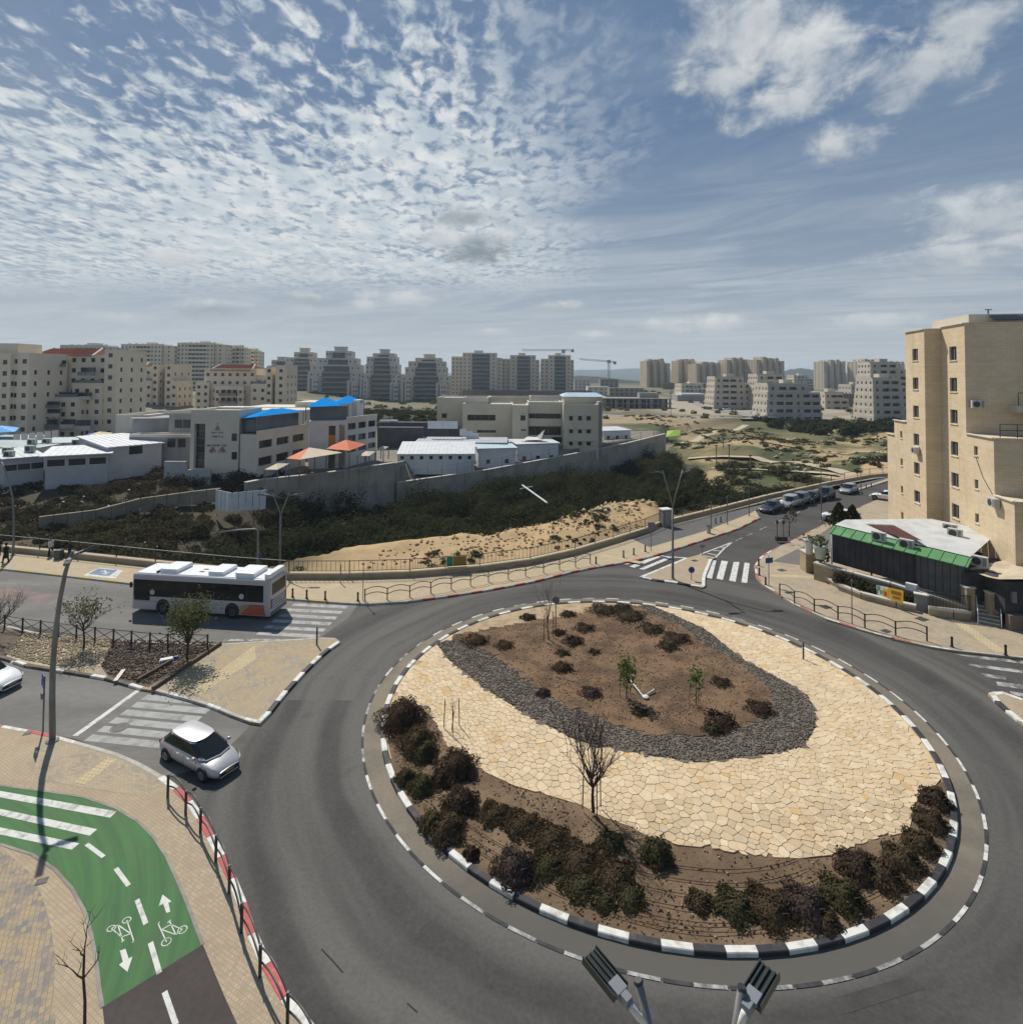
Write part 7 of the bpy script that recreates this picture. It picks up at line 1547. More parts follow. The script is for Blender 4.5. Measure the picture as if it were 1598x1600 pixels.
SB = [(826,965,.55,.25,L_PURP,'flat purple shrub by the back kerb left'),(889,961,.6,.28,L_PURP,'flat purple shrub behind bare sapling'),(915,983,.8,.26,L_PURP,'long flat purple shrub in front of bare sapling'),(875,990,.5,.26,L_PURP,'small purple shrub at the foot of bare sapling'),(897,1004,.7,.42,L_PURP,'rounded purple shrub right of the bare sapling'),(745,1003,.9,.45,L_MIX,'brown mound at the left end of the soil bed'),(790,1010,.65,.3,L_MIX,'low brown shrub left of the bare sapling'),(881,1046,.62,.42,L_PURP,'dark purple shrub at middle left of the soil bed'),(925,1085,.62,.36,L_LAV,'dark lavender mound left of the fallen support'),(850,1085,.38,.32,L_LAV,'violet flowering shrub at the gravel edge'),(945,955,1.2,.4,L_DRY,'wide dark brush patch along back of bed'),(985,965,1.3,.45,L_DRY,'largest dark brush patch at back of bed'),(1020,985,1.0,.35,L_DRY,'dark brush patch near the gravel at back right'),(975,950,.7,.3,L_DRY,'dark brush at the top edge of bed'),(1060,1000,.9,.36,L_PURP,'dark purple patch at right back of bed'),(1045,1012,.7,.3,L_DRY,'brown patch right back of bed'),(1128,1068,.6,.25,L_PURP,'flat dark shrub right of green topped sapling'),(1130,1130,.75,.5,L_PURP,'dark mound at the lower right of soil bed'),(1115,1142,.5,.35,L_DRY,'small dark mound at lower right of soil bed'),(1188,1110,.72,.42,L_PURP,'right-most dark shrub of the soil bed'),(880,1022,.45,.2,L_DRY,'low dry tuft in the middle left of soil bed'),(1000,1115,.45,.2,L_DRY,'dry brown tuft below the fallen support'),(930,1020,.4,.18,L_DRY,'small dry tuft near middle of soil bed')]
for i, (px_, py_2, r_, h_, m_, lb) in enumerate(SB): shrub(lb, px_, py_2, r_, h_, m_, int(1300*r_+300), .045, 90+i, 'low shrubs in the central soil bed')
def tufts(poly, n, seed, name, m, h=.10, zf=isl_h, parent=island):
    rs = np.random.RandomState(seed); P = [(p.x, p.y) for p in poly]; x0, x1 = min(p[0] for p in P), max(p[0] for p in P); y0, y1 = min(p[1] for p in P), max(p[1] for p in P)
    X, Y = rs.uniform(x0, x1, n*4), rs.uniform(y0, y1, n*4); k = inpoly(X, Y, P) & (np.hypot(X-IC.x, Y-IC.y) < IR-.4) & (vnoise(X, Y, 1.6, seed) > .45); X, Y = X[k][:n], Y[k][:n]
    Z = np.array([zf(x, y) for x, y in zip(X, Y)])+rs.rand(len(X))*h; o = leaf_obj(name, np.stack([X,Y,Z,0*X,0*X,0*X+1], 1), .045, m, parent, seed); o['kind'] = 'stuff'
tufts(soil_poly, 5000, 31, 'dry_grass', leafm('dry_grass_blade', (.24,.17,.10), (.18,.125,.075), (.28,.21,.13))); tufts(front_b, 3800, 33, 'dry_grass', leafm('dry_ground_plant', (.16,.115,.07), (.12,.095,.055), (.2,.15,.095)))
# drip hoses in the front bed
hs = MB()
for rr_ in (11.0, 11.5, 12.0, 12.45, 12.9, 13.2):
    q = [(IC.x+(rr_+.12*math.sin(a*7+rr_))*math.cos(a), IC.y+(rr_+.12*math.sin(a*7+rr_))*math.sin(a), isl_h(IC.x+rr_*math.cos(a), IC.y+rr_*math.sin(a))+.02) for a in np.linspace(-2.5 if rr_ > 12 else -1.95, -.8 if rr_ > 12.2 else -1.25, 60)]
    hs.tube(q, .014, 4)
hs.build('drip_hose', mat('brown_hose', (.06,.03,.022), rough=.6), island)
# vegetation behind the pier and hedge at the shed
def hedge_line(name, label, pts, n, r, h, m, seed, size=.09):
    rs = np.random.RandomState(seed); C = []
    for i in range(n): t = rs.rand()*(len(pts)-1); a, b = pts[int(t)], pts[min(int(t)+1, len(pts)-1)]; p = Vector(a).lerp(Vector(b), t % 1); C.append(blob_pts(rs, 80, (p.x+rs.normal()*.1, p.y+rs.normal()*.1, p.z), r, h*(.7+.5*rs.rand())))
    t = thing(name, label, 'hedge', pts[0]); C = np.concatenate(C); C[:,:3] -= np.array(pts[0]); leaf_obj('foliage', C, size, m, t, seed); return t
hedge_line('hedge', 'dark clipped hedge between kerb wall and terrace wall', [(p.x+.7,p.y+.75,.2) for p in sw], 70, .55, 1.0, L_DEEP, 51)
hedge_line('climbing_plant', 'dry brown climber hanging over the terrace wall', [tuple(SP(1.0,-1.3,.7)),tuple(SP(5.0,-1.3,.6))], 22, .5, .8, L_DRY, 52)
for i, (px_, py_2, Y_, hh, rr_, lb, mm) in enumerate(((1311,829,G(1311,829).y,2.9,.85,'dark conical cypress left of the shed roof',L_DEEP),(1332,829,G(1332,829).y,2.6,.8,'shorter dark cypress beside the first',L_DEEP))):
    p = D(px_, py_2, Y_); r = thing('cypress_tree', lb, 'tree', (p.x,p.y,0), 0, 'dark cypresses behind the shed'); b = MB(); b.tube([(0,0,0),(0,0,hh*.8)], [.12,.05], 6); b.build('trunk', BARK, r, world=False); rs = np.random.RandomState(i)
    n = 1500; zz = rs.rand(n)**.8*hh; a = rs.rand(n)*6.28; ra = rr_*1.5*(1-zz/hh)**.7*(.6+.4*rs.rand(n))*(1+.25*np.sin(a*3+zz*3)); leaf_obj('crown', np.stack([np.cos(a)*ra, np.sin(a)*ra, zz+.4], 1), .12, mm, r, i)
for t_, n, hh in ((tub,130,.8),(tub2,70,.6)): rs = np.random.RandomState(n); x, y, z = t_.location; b_z = 3.1-z; leaf_obj('foliage', np.stack([rs.normal(size=n)*.28, rs.normal(size=n)*.28, b_z+rs.rand(n)*hh], 1), .11, L_OLIVE, t_, n)
shrub('yellow-green potted plant behind the planter tub', 0, 0, .6, 1.8, L_OLIVE, 260, .1, 201, None, False, (*D(1287,850,53.2).xy, 1.3), 'potted_plant')

# ------------------------------------------------------------------ street lamps
def lamp_head(parent, c, yaw, ln=.95, tilt=.06):
    h = bpy.data.objects.new('lamp_head', None); b = MB()
    b.box((ln*.62,0,.0), (ln*.78,.22,.06)); [b.box((ln*.66,y,.04), (ln*.66,.022,.035)) for y in (-.07,.0,.07)]; b.box((ln*.62,-.115,.015), (ln*.80,.014,.09)); b.box((ln*.62,.115,.015), (ln*.80,.014,.09)); b.box((ln*.31,0,.045), (ln*.26,.17,.04), 0, 1, .94); b.box((ln*.11,0,.02), (ln*.2,.12,.08), 0, 1, .8); b.box((ln*.62,0,-.04), (ln*.7,.18,.02), 0, 2)
    o = b.build('lamp_head', [mat('led_housing', (.028,.036,.035), (.045,.055,.052), 2, .45, metal=.3), mat('led_cover', (.19,.20,.215), rough=.5), mat('led_lens', (.5,.5,.47), rough=.2)], parent, world=False); bpy.data.objects.remove(h)
    o.location = c; o.rotation_euler = (0, -tilt, yaw); return o
def vlamp(label, base, h, yaw, spread=.62, arm=2.4, cap=1.0, r=.09, group='double street lamps', m=POLE, open_=.0, head_yaw=(.9,)):
    t = thing('street_lamp', label, 'street lamp', base, 0, group); b = MB(); b.tube([(0,0,0),(0,0,.9),(0,0,h-arm)], [r*1.25,r*1.2,r*.9], 10); b.build('pole', m, t, True, world=False); f = MB(); f.lathe([(r*2.4,0),(r*2.4,.04),(r*1.5,.08)], (0,0,0), 12); f.build('base_plate', m, t, world=False)
    e = Vector((math.cos(yaw), math.sin(yaw), 0))
    for sg in (-1, 1):
        a = MB(); tip = e*spread*sg+Vector((0,0,h)); st = Vector((0,0,h-arm)); a.tube([st, st.lerp(tip,.33)+e*sg*-.05, st.lerp(tip,.66)-e*sg*.03, tip], [r*.8,r*.72,r*.62,r*.5], 8); a.build('arm', m, t, True, world=False)
        hy = yaw+(0 if sg > 0 else math.pi); a = MB(); k = Vector((0,0,h-.28))+e*spread*sg*.93; q = k+e*sg*.35+Vector((0,0,.14)); a.tube([k, k+e*sg*.18+Vector((0,0,.10)), q], [r*.42]*3, 6); a.build('bracket', m, t, world=False)
        lamp_head(t, q, hy, cap)
    return t
vlamp('tall grey lamp with V-shaped double arm on traffic island', (*G(1051,905,ZK).xy, ZK), 9.6, .15, .95, 3.3)
vlamp('grey lamp with V-shaped double arm behind the bus', (*G(438,882,ZK).xy, ZK), 9.6-3.0, .1, .7, 1.2, r=.08) if False else vlamp('grey lamp with double arm rising behind the bus', (*G(437,889,ZK).xy, ZK), 6.9, .1, .75, 2.0, r=.08)
# the lamp just below the viewpoint: V arms and two flat heads
nl = thing('street_lamp', 'double lamp with two LED heads close below viewpoint', 'street lamp', (.3*7/7+1.9, 6.6, 0), 0, 'double street lamps')
bx_ = Vector(nl.location); b = MB(); b.tube([(0,0,0),(0,0,8.4)], [.13,.09], 12); b.build('pole', POLE, nl, True, world=False)
for (tx, ty, by_, hx, hy_, h2x, h2y, sg) in ((997,1533,6.9,985,1572,921,1494,-1),(1159,1543,6.9,1163,1583,1202,1518,1)):
    tip = D(tx, ty, by_)-bx_; a = MB(); st = Vector((0,0,8.3)); a.tube([st, st.lerp(tip,.4)+Vector((0,0,.05)), tip], [.075,.065,.05], 8); a.build('arm', POLE, nl, True, world=False); c_ = MB(); dn = (tip-st).normalized(); c_.tube([tip-dn*.02, tip+dn*.012], [.06,.045], 8); c_.build('arm_cap', DARK, nl, world=False)
    h0, h1 = D(hx, hy_, 6.75), D(h2x, h2y, 7.25 if sg < 0 else 7.2); d = h1-h0; yaw = math.atan2(d.y, d.x); L = math.hypot(d.x, d.y)
    lo = tip+(st-tip)*.14; a = MB(); mid = (h0-bx_)*.55+lo*.45+Vector((0,0,-.06)); a.tube([lo+(st-tip)*.1, lo+(st-tip)*.02+Vector((sg*.02,0,0)), mid, h0-bx_], [.04]*4, 8); a.build('bracket', PLAST_W, nl, True, world=False)
    lamp_head(nl, h0-bx_, yaw, L/1.0, math.atan2(d.z, L)*1.0)
# curved single-arm lamp poles on the left
def curved(label, base, pts, heads, r=.10, m=POLE):
    t = thing('street_lamp', label, 'street lamp', base, 0, 'curved street lamps'); B0 = Vector(base); b = MB(); P = [Vector(p)-B0 for p in pts]; b.tube(P, [r*(1.25-.6*i/(len(P)-1)) for i in range(len(P))], 10); b.build('pole', m, t, True, world=False)
    f = MB(); f.lathe([(r*2.4,0),(r*2.4,.05),(r*1.5,.1)], (0,0,0), 12); f.build('base_plate', m, t, world=False)
    for a, c in heads: a, c = Vector(a)-B0, Vector(c)-B0; k = MB(); k.tube([a, a.lerp(c,.3)], .05, 6); k.build('bracket', m, t, world=False); d = c-a; lamp_head(t, a.lerp(c,.15), math.atan2(d.y,d.x), d.length*.9, math.atan2(d.z, math.hypot(d.x,d.y)))
    return t
bl0 = G(82,1158,ZK); Yl = bl0.y
curved('tall curved lamp leaning over the left crossing', bl0, [bl0, D(81.5,1090,Yl), D(82.5,1040,Yl), D(87,985,Yl), D(94,935,Yl), D(102,895,Yl), D(109,872,Yl), D(114,861,Yl)], [(D(112,869,Yl), D(147,854,Yl+.6)), (D(110,871,Yl), D(104,882,Yl-1.2))], .115)
b2 = G(12,905,ZK); Y2 = b2.y
curved('curved lamp pole at the left frame edge', b2, [b2, D(19,862,Y2), D(21.5,845,Y2), D(22,810,Y2), D(21,780,Y2), D(16,762,Y2), D(10,740,Y2), D(4,722,Y2)], [(D(8,735,Y2), D(24,727,Y2+.6))], .09) if False else curved('curved lamp pole at the left frame edge', G(20,868,ZK), [G(20,868,ZK), D(21.5,840,G(20,868,ZK).y), D(21.5,810,G(20,868,ZK).y), D(20,780,G(20,868,ZK).y), D(15,756,G(20,868,ZK).y), D(9,738,G(20,868,ZK).y), D(2,722,G(20,868,ZK).y)], [(D(17,765,G(20,868,ZK).y), D(4,771,G(20,868,ZK).y+.3))], .09)
b3 = G(403,895,ZK); cl = curved('lamp with long level arm over the footway behind the bus', b3, [b3, D(403,850,b3.y), D(403,828,b3.y), D(398,826.5,b3.y), D(370,828,b3.y), D(345,831,b3.y)], [(D(352,830.5,b3.y), D(333,836,b3.y))], .08)
for px_, pt_, pb_, lb in ((1283,735,815,'slim lamp post beyond the shed corner'),(1345,728,772,'slim lamp post between far bollards'),(1170,762,806,'thin post at start of parked cars row'),(1136,775,819,'thin post on grey footway left of cars'),(1111,783,826,'thin post on grey footway near bench')):
    p = G(px_, pb_, ZK); hh = D(px_, pt_, p.y).z-ZK; t = thing('lamp_post' if hh > 4 else 'post', lb, 'post', (p.x,p.y,ZK), 0, 'thin posts along the far road'); b = MB(); b.tube([(0,0,0),(0,0,hh)], [.07,.045], 7); b.build('pole', POLE, t, world=False); b = MB(); b.lathe([(.14,0),(.14,.05),(.08,.1)], (0,0,0), 8); b.build('base_plate', POLE, t, world=False)
for i, (px_, pt_, pb_) in enumerate(((1119,670,704),(1139,670,708),(1130,664,690),(1048,610,650),(960,676,694),(1172,690,712),(985,672,690))):
    p = G(px_, pb_, 0); hh = D(px_, pt_, p.y).z; t = thing('lamp_post', 'distant thin park lamp post %s' % ('left of the light footpath','standing darkest on the light footpath','behind the darkest park post','by the far junction','before the pale cabin','on the field path at right','right of the pale cabin')[i], 'post', (p.x,p.y,tz(p.x,p.y)), 0, 'thin park lamp posts'); b = MB(); b.tube([(0,0,0),(0,0,hh)], .12, 6); b.build('pole', POLE, t, world=False); b = MB(); b.box((0,0,hh+.05), (.5,.5,.25)); b.build('lamp_head', DARK, t, world=False)

# ------------------------------------------------------------------ signs, bollards, railings
BLUES = mat('sign_blue', (.03,.07,.28), rough=.45); SIGNW = mat('sign_white', (.6,.6,.6), rough=.5); SIGNG = mat('sign_back_grey', (.16,.165,.17), rough=.5)
def sign(label, px, py, top, plate=None, r=.035, yaw=0.0, pm=POLE, zb=ZK, name='road_sign', pos=None):
    p = Vector((*pos, zb)) if pos else G(px, py, zb); hh = D(px, top, p.y).z-zb; t = thing(name, label, 'sign' if plate else 'post', (p.x,p.y,zb)); b = MB(); b.tube([(0,0,0),(0,0,hh)], r, 7); b.build('pole', pm, t, world=False)
    for kind, z, s, m_ in (plate or ()):
        b = MB(); z = hh+z
        if kind == 'square': b.box((0,-.06,z), (s,.025,s))
        elif kind == 'wide': b.box((0,-.06,z), (s,.03,s*.6))
        elif kind == 'tri': b.add([(-s/2,-.06,z-s*.4),(s/2,-.06,z-s*.4),(0,-.06,z+s*.45),(-s/2,-.035,z-s*.4),(s/2,-.035,z-s*.4),(0,-.035,z+s*.45)], [(0,1,2),(5,4,3),(0,3,4,1),(1,4,5,2),(2,5,3,0)])
        elif kind == 'box': b.box((0,-.12,z), (s,.22,s*.8))
        else: b.lathe([(s/2,-.07),(s/2,-.04)], (0,0,z), 18, axis='y')
        o = b.build('sign_plate', m_, t, world=False)
    t.rotation_euler.z = yaw; return t
sg_ = sign('blue pedestrian crossing sign beside the curved lamp', 67, 1144, 1056, [('square',-.22,.62,BLUES)], .04, -.75)
hh = D(67,1056,G(67,1144,ZK).y).z-ZK-.22; b = MB(); b.add([(-.22,-.078,hh-.22),(.22,-.078,hh-.22),(0,-.078,hh+.2)], [(0,1,2)]); b.build('sign_symbol', SIGNW, sg_, world=False)
b = MB(); [b.beam(a, c, .045, .012) for a, c in (((0,-.085,hh+.1),(0,-.085,hh-.03)),((0,-.085,hh-.03),(-.07,-.085,hh-.17)),((0,-.085,hh-.03),(.07,-.085,hh-.17)),((-.07,-.085,hh+.03),(.07,-.085,hh+.03)))]; b.build('sign_symbol', DARK, sg_, world=False)
b = MB(); b.lathe([(.16,-.12),(.16,.02)], (0,0,hh-.75), 14, axis='y'); b.build('sign_plate', SIGNG, sg_, world=False)
sign('round dark sign by bare sapling on roundabout back', 868, 992, 936, [('round',-.05,.52,SIGNG)], zb=ZI, name='road_sign')
sign('round blue arrow sign on the traffic island', 1080, 906, 888, [('round',-.12,.55,BLUES)])
sign('small pole with plate behind the traffic island', 1097, 868, 853, [('wide',0,.5,SIGNG)])
sign('grey backed sign on post by upper crossing', 1017, 861, 815, [('box',-.3,.7,SIGNG)])
sign('blue pedestrian sign on pole at right crossing corner', 1201, 915, 868, [('wide',-.4,.75,BLUES)], yaw=.3)
sign('thin dark pole on right footway before the railing', 1331, 975, 905, [('round',-.1,.22,SIGNG)])
sign('plain tall post beside the first upper railing panel', 567, 939, 880, [('wide',-.05,.22,SIGNG)], .03)
sign('plain short post on the upper footway near the paving band', 532, 911, 882, None, .045, name='post')
sign('black post at tip of median paving', 495, 1008, 980, None, .055, pm=DARK, name='post')
sign('black post on the flagstones at the right', 1255, 1031, 1004, None, .05, pm=DARK, zb=ZI, name='post')
sign('short dark marker post at the gravel edge', 860, 1112, 1096, None, .03, pm=DARK, zb=ZI+.15, name='post')
sign('blue sign on pole behind the bus rear', 404, 893, 862, [('square',-.4,.55,BLUES)], .04)
bn = thing('street_frame', 'dark notice frame standing beside slim street tree', 'frame', (*G(1219,846,ZK).xy, ZK)); b = MB(); b.beam((-.35,0,0),(-.35,0,2.0),.05); b.beam((.35,0,0),(.35,0,2.0),.05); b.build('frame', DARK, bn, world=False); b = MB(); b.box((-.35,0,2.1),(.24,.12,.36)); b.box((.35,0,2.1),(.24,.12,.36)); b.build('lantern', DARK, bn, world=False); b = MB(); b.box((.1,0,.3),(1.2,.4,.45)); b.build('planter_box', DARK, bn, world=False)
ub = thing('utility_box', 'grey utility kiosk with pale top by the railing', 'kiosk', (*G(1039,822,ZK).xy, ZK)); b = MB(); b.box((0,0,1.0),(1.15,.9,2.0),.3); b.build('casing', mat('kiosk_grey', (.235,.235,.225), (.19,.19,.185), 1, .8), ub, world=False); b = MB(); b.box((0,0,2.05),(1.3,1.05,.12),.3); b.build('lid', PLAST_W, ub, world=False); b = MB(); b.box((.16,-.46,1.0),(.6,.03,1.6),.3); b.build('door', mat('kiosk_door', (.27,.27,.26)), ub, world=False)
bp_ = thing('bollard', 'bollard', 'bollard'); b = MB(); b.lathe([(.09,0),(.08,.08),(.065,.5),(.085,.56),(.085,.62),(.05,.68),(.0,.72)], (0,0,0), 12); b.build('shaft', DARK, bp_, True, world=False); b = MB(); b.lathe([(.13,0),(.13,.03),(.09,.05)], (0,0,0), 12); b.build('base', DARK, bp_, world=False)
BO = [(457,933,'dark bollard nearest the bus tail on upper footway'),(479,935,'dark bollard second from the bus tail'),(508,937,'dark bollard third from the bus tail'),(559,939,'dark bollard just left of the first arched railing'),(931,881,'dark bollard at the right end of arched railing'),(974,871,'dark bollard left of three at upper crossing'),(990,867,'dark bollard middle of three at upper crossing'),(1008,862,'dark bollard right of three at upper crossing'),(1185,884,'dark bollard furthest up the right crossing corner'),(1186,899,'dark bollard in middle of right crossing corner'),(1196,914,'dark bollard at foot of the blue sign pole'),(1487,1011,'dark bollard right of the right-hand railing'),(1571,1024,'right-most dark bollard near the frame edge'),(1338,767,'far bollard left of the far three'),(1345,765,'far bollard second of the far row'),(1353,763,'far bollard third of the far row'),(1361,761,'far bollard last of the far row'),(1118,818,'far dark bollard by the bench'),(1126,816,'far dark bollard right of the bench')]
for i, (x, y, lb) in enumerate(BO): place(bp_, i == 0, G(x, y, ZK), 0, lb, 'dark bollards on the footways')
bx2 = thing('litter_bin', 'small pale bin on the tan strip by far bench', 'bin', (*G(1107,833,ZK).xy, ZK)); b = MB(); b.lathe([(.22,0),(.26,.7),(.27,.8),(.2,.85)], (0,0,0), 12); b.build('body', K_GREY, bx2, world=False); b = MB(); b.lathe([(.29,.8),(.29,.86)], (0,0,0), 12); b.build('rim', DARK, bx2, world=False)
bx3 = thing('litter_bin', 'square grey bin on the left footway by pedestrians', 'bin', (*G(92,873,ZK).xy, ZK)); b = MB(); b.box((0,0,.4),(.55,.55,.8)); b.build('body', mat('bin_grey', (.12,.115,.11)), bx3, world=False); b = MB(); b.box((0,0,.83),(.62,.62,.06)); b.build('rim', DARK, bx3, world=False)
def arched(name, label, px_pts, hgt=.95, z=ZK, m=DARK, r=.03):
    P = [G(*q, z) for q in px_pts]; t = thing(name, label, 'railing', P[0], 0, 'arched pedestrian railings')
    for p in P: b = MB(); b.beam(p, p+Vector((0,0,hgt)), .075); b.build('post', m, t)
    for a, c in zip(P[:-1], P[1:]):
        for z0, rise in ((.93,.20),(.48,.20)):
            b = MB(); b.tube([a.lerp(c, i/8)+Vector((0,0,hgt*z0+rise*math.sin(i/8*math.pi))) for i in range(9)], r, 6); b.build('rail', m, t)
    return t
arched('railing', 'black arched railing along the red and white kerb', [(262,1246),(290,1273),(313,1301),(337,1346),(358,1396),(377,1458),(406,1527),(449,1606),(500,1690)], .95)
arched('railing', 'dark arched railing on the upper footway by sandy bank', [(570,939),(605,937),(640,933),(673,927),(705,921),(735,915),(763,909),(794,905),(821,900),(849,895),(874,890),(899,886),(922,881)], .95)
arched('railing', 'dark arched railing along the right footway', [(1218,931),(1241,943),(1272,956),(1309,968),(1351,981),(1399,993),(1448,1002)], 1.0)
xr = thing('railing', 'black cross-braced railing on the left median', 'railing', G(7,983,ZK)); XP = [G(*q, ZK) for q in ((-24,976),(7,983),(35,988),(63,992),(91,996),(119,999),(148,1003),(177,1006),(205,1009),(234,1012),(262,1014),(293,1014),(324,1015))]
for p in XP: b = MB(); b.beam(p, p+Vector((0,0,1.0)), .075); b.build('post', DARK, xr)
for a, c in zip(XP[:-1], XP[1:]):
    for z0, z1 in ((.15,.88),(.88,.15),(.92,.92)): b = MB(); b.tube([a+Vector((0,0,z0)), c+Vector((0,0,z1))], .022, 5); b.build('rail', DARK, xr)
# boundary wall with railing
bw = thing('boundary_wall', 'low stone boundary wall with coping along the footway', 'wall', (*W1[0], 0)); bf = thing('fence', 'long dark bar fence on top of the boundary wall', 'fence', (*W1[0], .5)); bars = MB(); CAPT = mat('tan_coping', (.52,.44,.31), (.46,.39,.27), .8, .9)
for a, c in zip(W1[:-1], W1[1:]):
    L = (c-a).length; k = max(1, round(L/4)); d = (c-a).normalized(); n = Vector((-d.y,d.x))
    for i in range(k):
        p, q = a.lerp(c, i/k)+d*.01, a.lerp(c, (i+1)/k)-d*.01
        b = MB(); b.prism([p, q, q+n*.35, p+n*.35], -.3, .55); b.build('wall_block', TAN_W, bw); b = MB(); b.prism([p-n*.05, q-n*.05, q+n*.40, p+n*.40], .55, .66); b.build('coping', CAPT, bw)
        b = MB(); b.beam((*(p+n*.17),.64), (*(p+n*.17),1.72), .07); b.build('post', DARK, bf)
        b = MB(); b.beam((*(p+n*.17),1.66), (*(q+n*.17),1.66), .06, .05, 0); b.build('rail', MET_G if a.x < -24 else DARK, bf); b = MB(); b.beam((*(p+n*.17),.78), (*(q+n*.17),.78), .04); b.build('rail', DARK, bf)
        for j in range(1, 13):
            if -24 < p.x < 26: e = p.lerp(q, j/13)+n*.17; bars.beam((*e,.78), (*e,1.65), .028)
bars.build('bar', DARK, bf)['kind'] = 'stuff'
bb_ = thing('banner', 'yellow and green board hung on the bank fence', 'banner', G(712,893,ZK)); a, c = G(697,897,ZK), G(728,895,ZK)
for u0, u1, m_ in ((0,.32,GRP),(.33,1,mat('ochre_print', (.40,.24,.04), (.3,.2,.06), 2))): b = MB(); p, q = a.lerp(c, u0), a.lerp(c, u1); b.beam((p.x,p.y+.25,1.15), (q.x,q.y+.25,1.15), .03, .85); b.build('banner_panel', m_, bb_)
dbd = thing('timber_edging', 'dark timber edging across the end of median planting', 'edging', G(240,1077,ZK))
for q in (((345,1007),(238,1079)), ((268,1035),(214,1066))): b = MB(); p, e = G(*q[0], ZK), G(*q[1], ZK); b.beam(p+Vector((0,0,.1)), e+Vector((0,0,.1)), .14, .2); b.build('timber', mat('old_timber', (.10,.075,.055), (.15,.115,.08), 3, .95), dbd)
bo_ = thing('loose_board', 'pale broken board lying on median mulch', 'board', G(188,1060,ZK)); b = MB(); p, e = G(180,1066,ZK), G(193,1049,ZK); b.beam(p+Vector((0,0,.07)), e+Vector((0,0,.1)), .22, .04); b.build('plank', PLAST, bo_)
bo2 = thing('loose_sack', 'blue and white sack dropped at the timber edging', 'sack', G(262,1031,ZK)); b = MB(); p = G(260,1032,ZK); b.box((p.x,p.y,p.z+.08), (.8,.4,.09), .5, None, .8); b.build('cloth', SIGNW, bo2); b = MB(); b.box((p.x+.45,p.y+.25,p.z+.1), (.35,.25,.1), .3, None, .7); b.build('blue_end', BLUES, bo2)
# ------------------------------------------------------------------ vehicles
TYRE = mat('tyre_rubber', (.018,.018,.018), (.03,.03,.03), 5, .85); RIM = mat('alloy_rim', (.32,.33,.34), rough=.35, metal=.7); CGL = mat('car_glass', (.012,.016,.018), rough=.10, spec=.28); LENS = mat('lamp_lens', (.55,.57,.58), rough=.15, spec=.6); TAIL = mat('tail_lens', (.16,.012,.01), rough=.3); PLASTIC = mat('black_trim', (.03,.03,.03), rough=.6)
def paint(name, c): return mat('paint_'+name, c, rough=.32, spec=.5, coat=.6, metal=.35 if name in ('silver','grey') else 0.0)
def loft(stations, n_out):
    vs = []; fs = []
    for st in stations: vs += st
    k = n_out
    for i in range(len(stations)-1):
        for j in range(k-1): a = i*k+j; fs.append((a, a+1, a+k+1, a+k))
    fs.append(tuple(range(k))); fs.append(tuple(range((len(stations)-1)*k, len(stations)*k))[::-1])
    return vs, fs
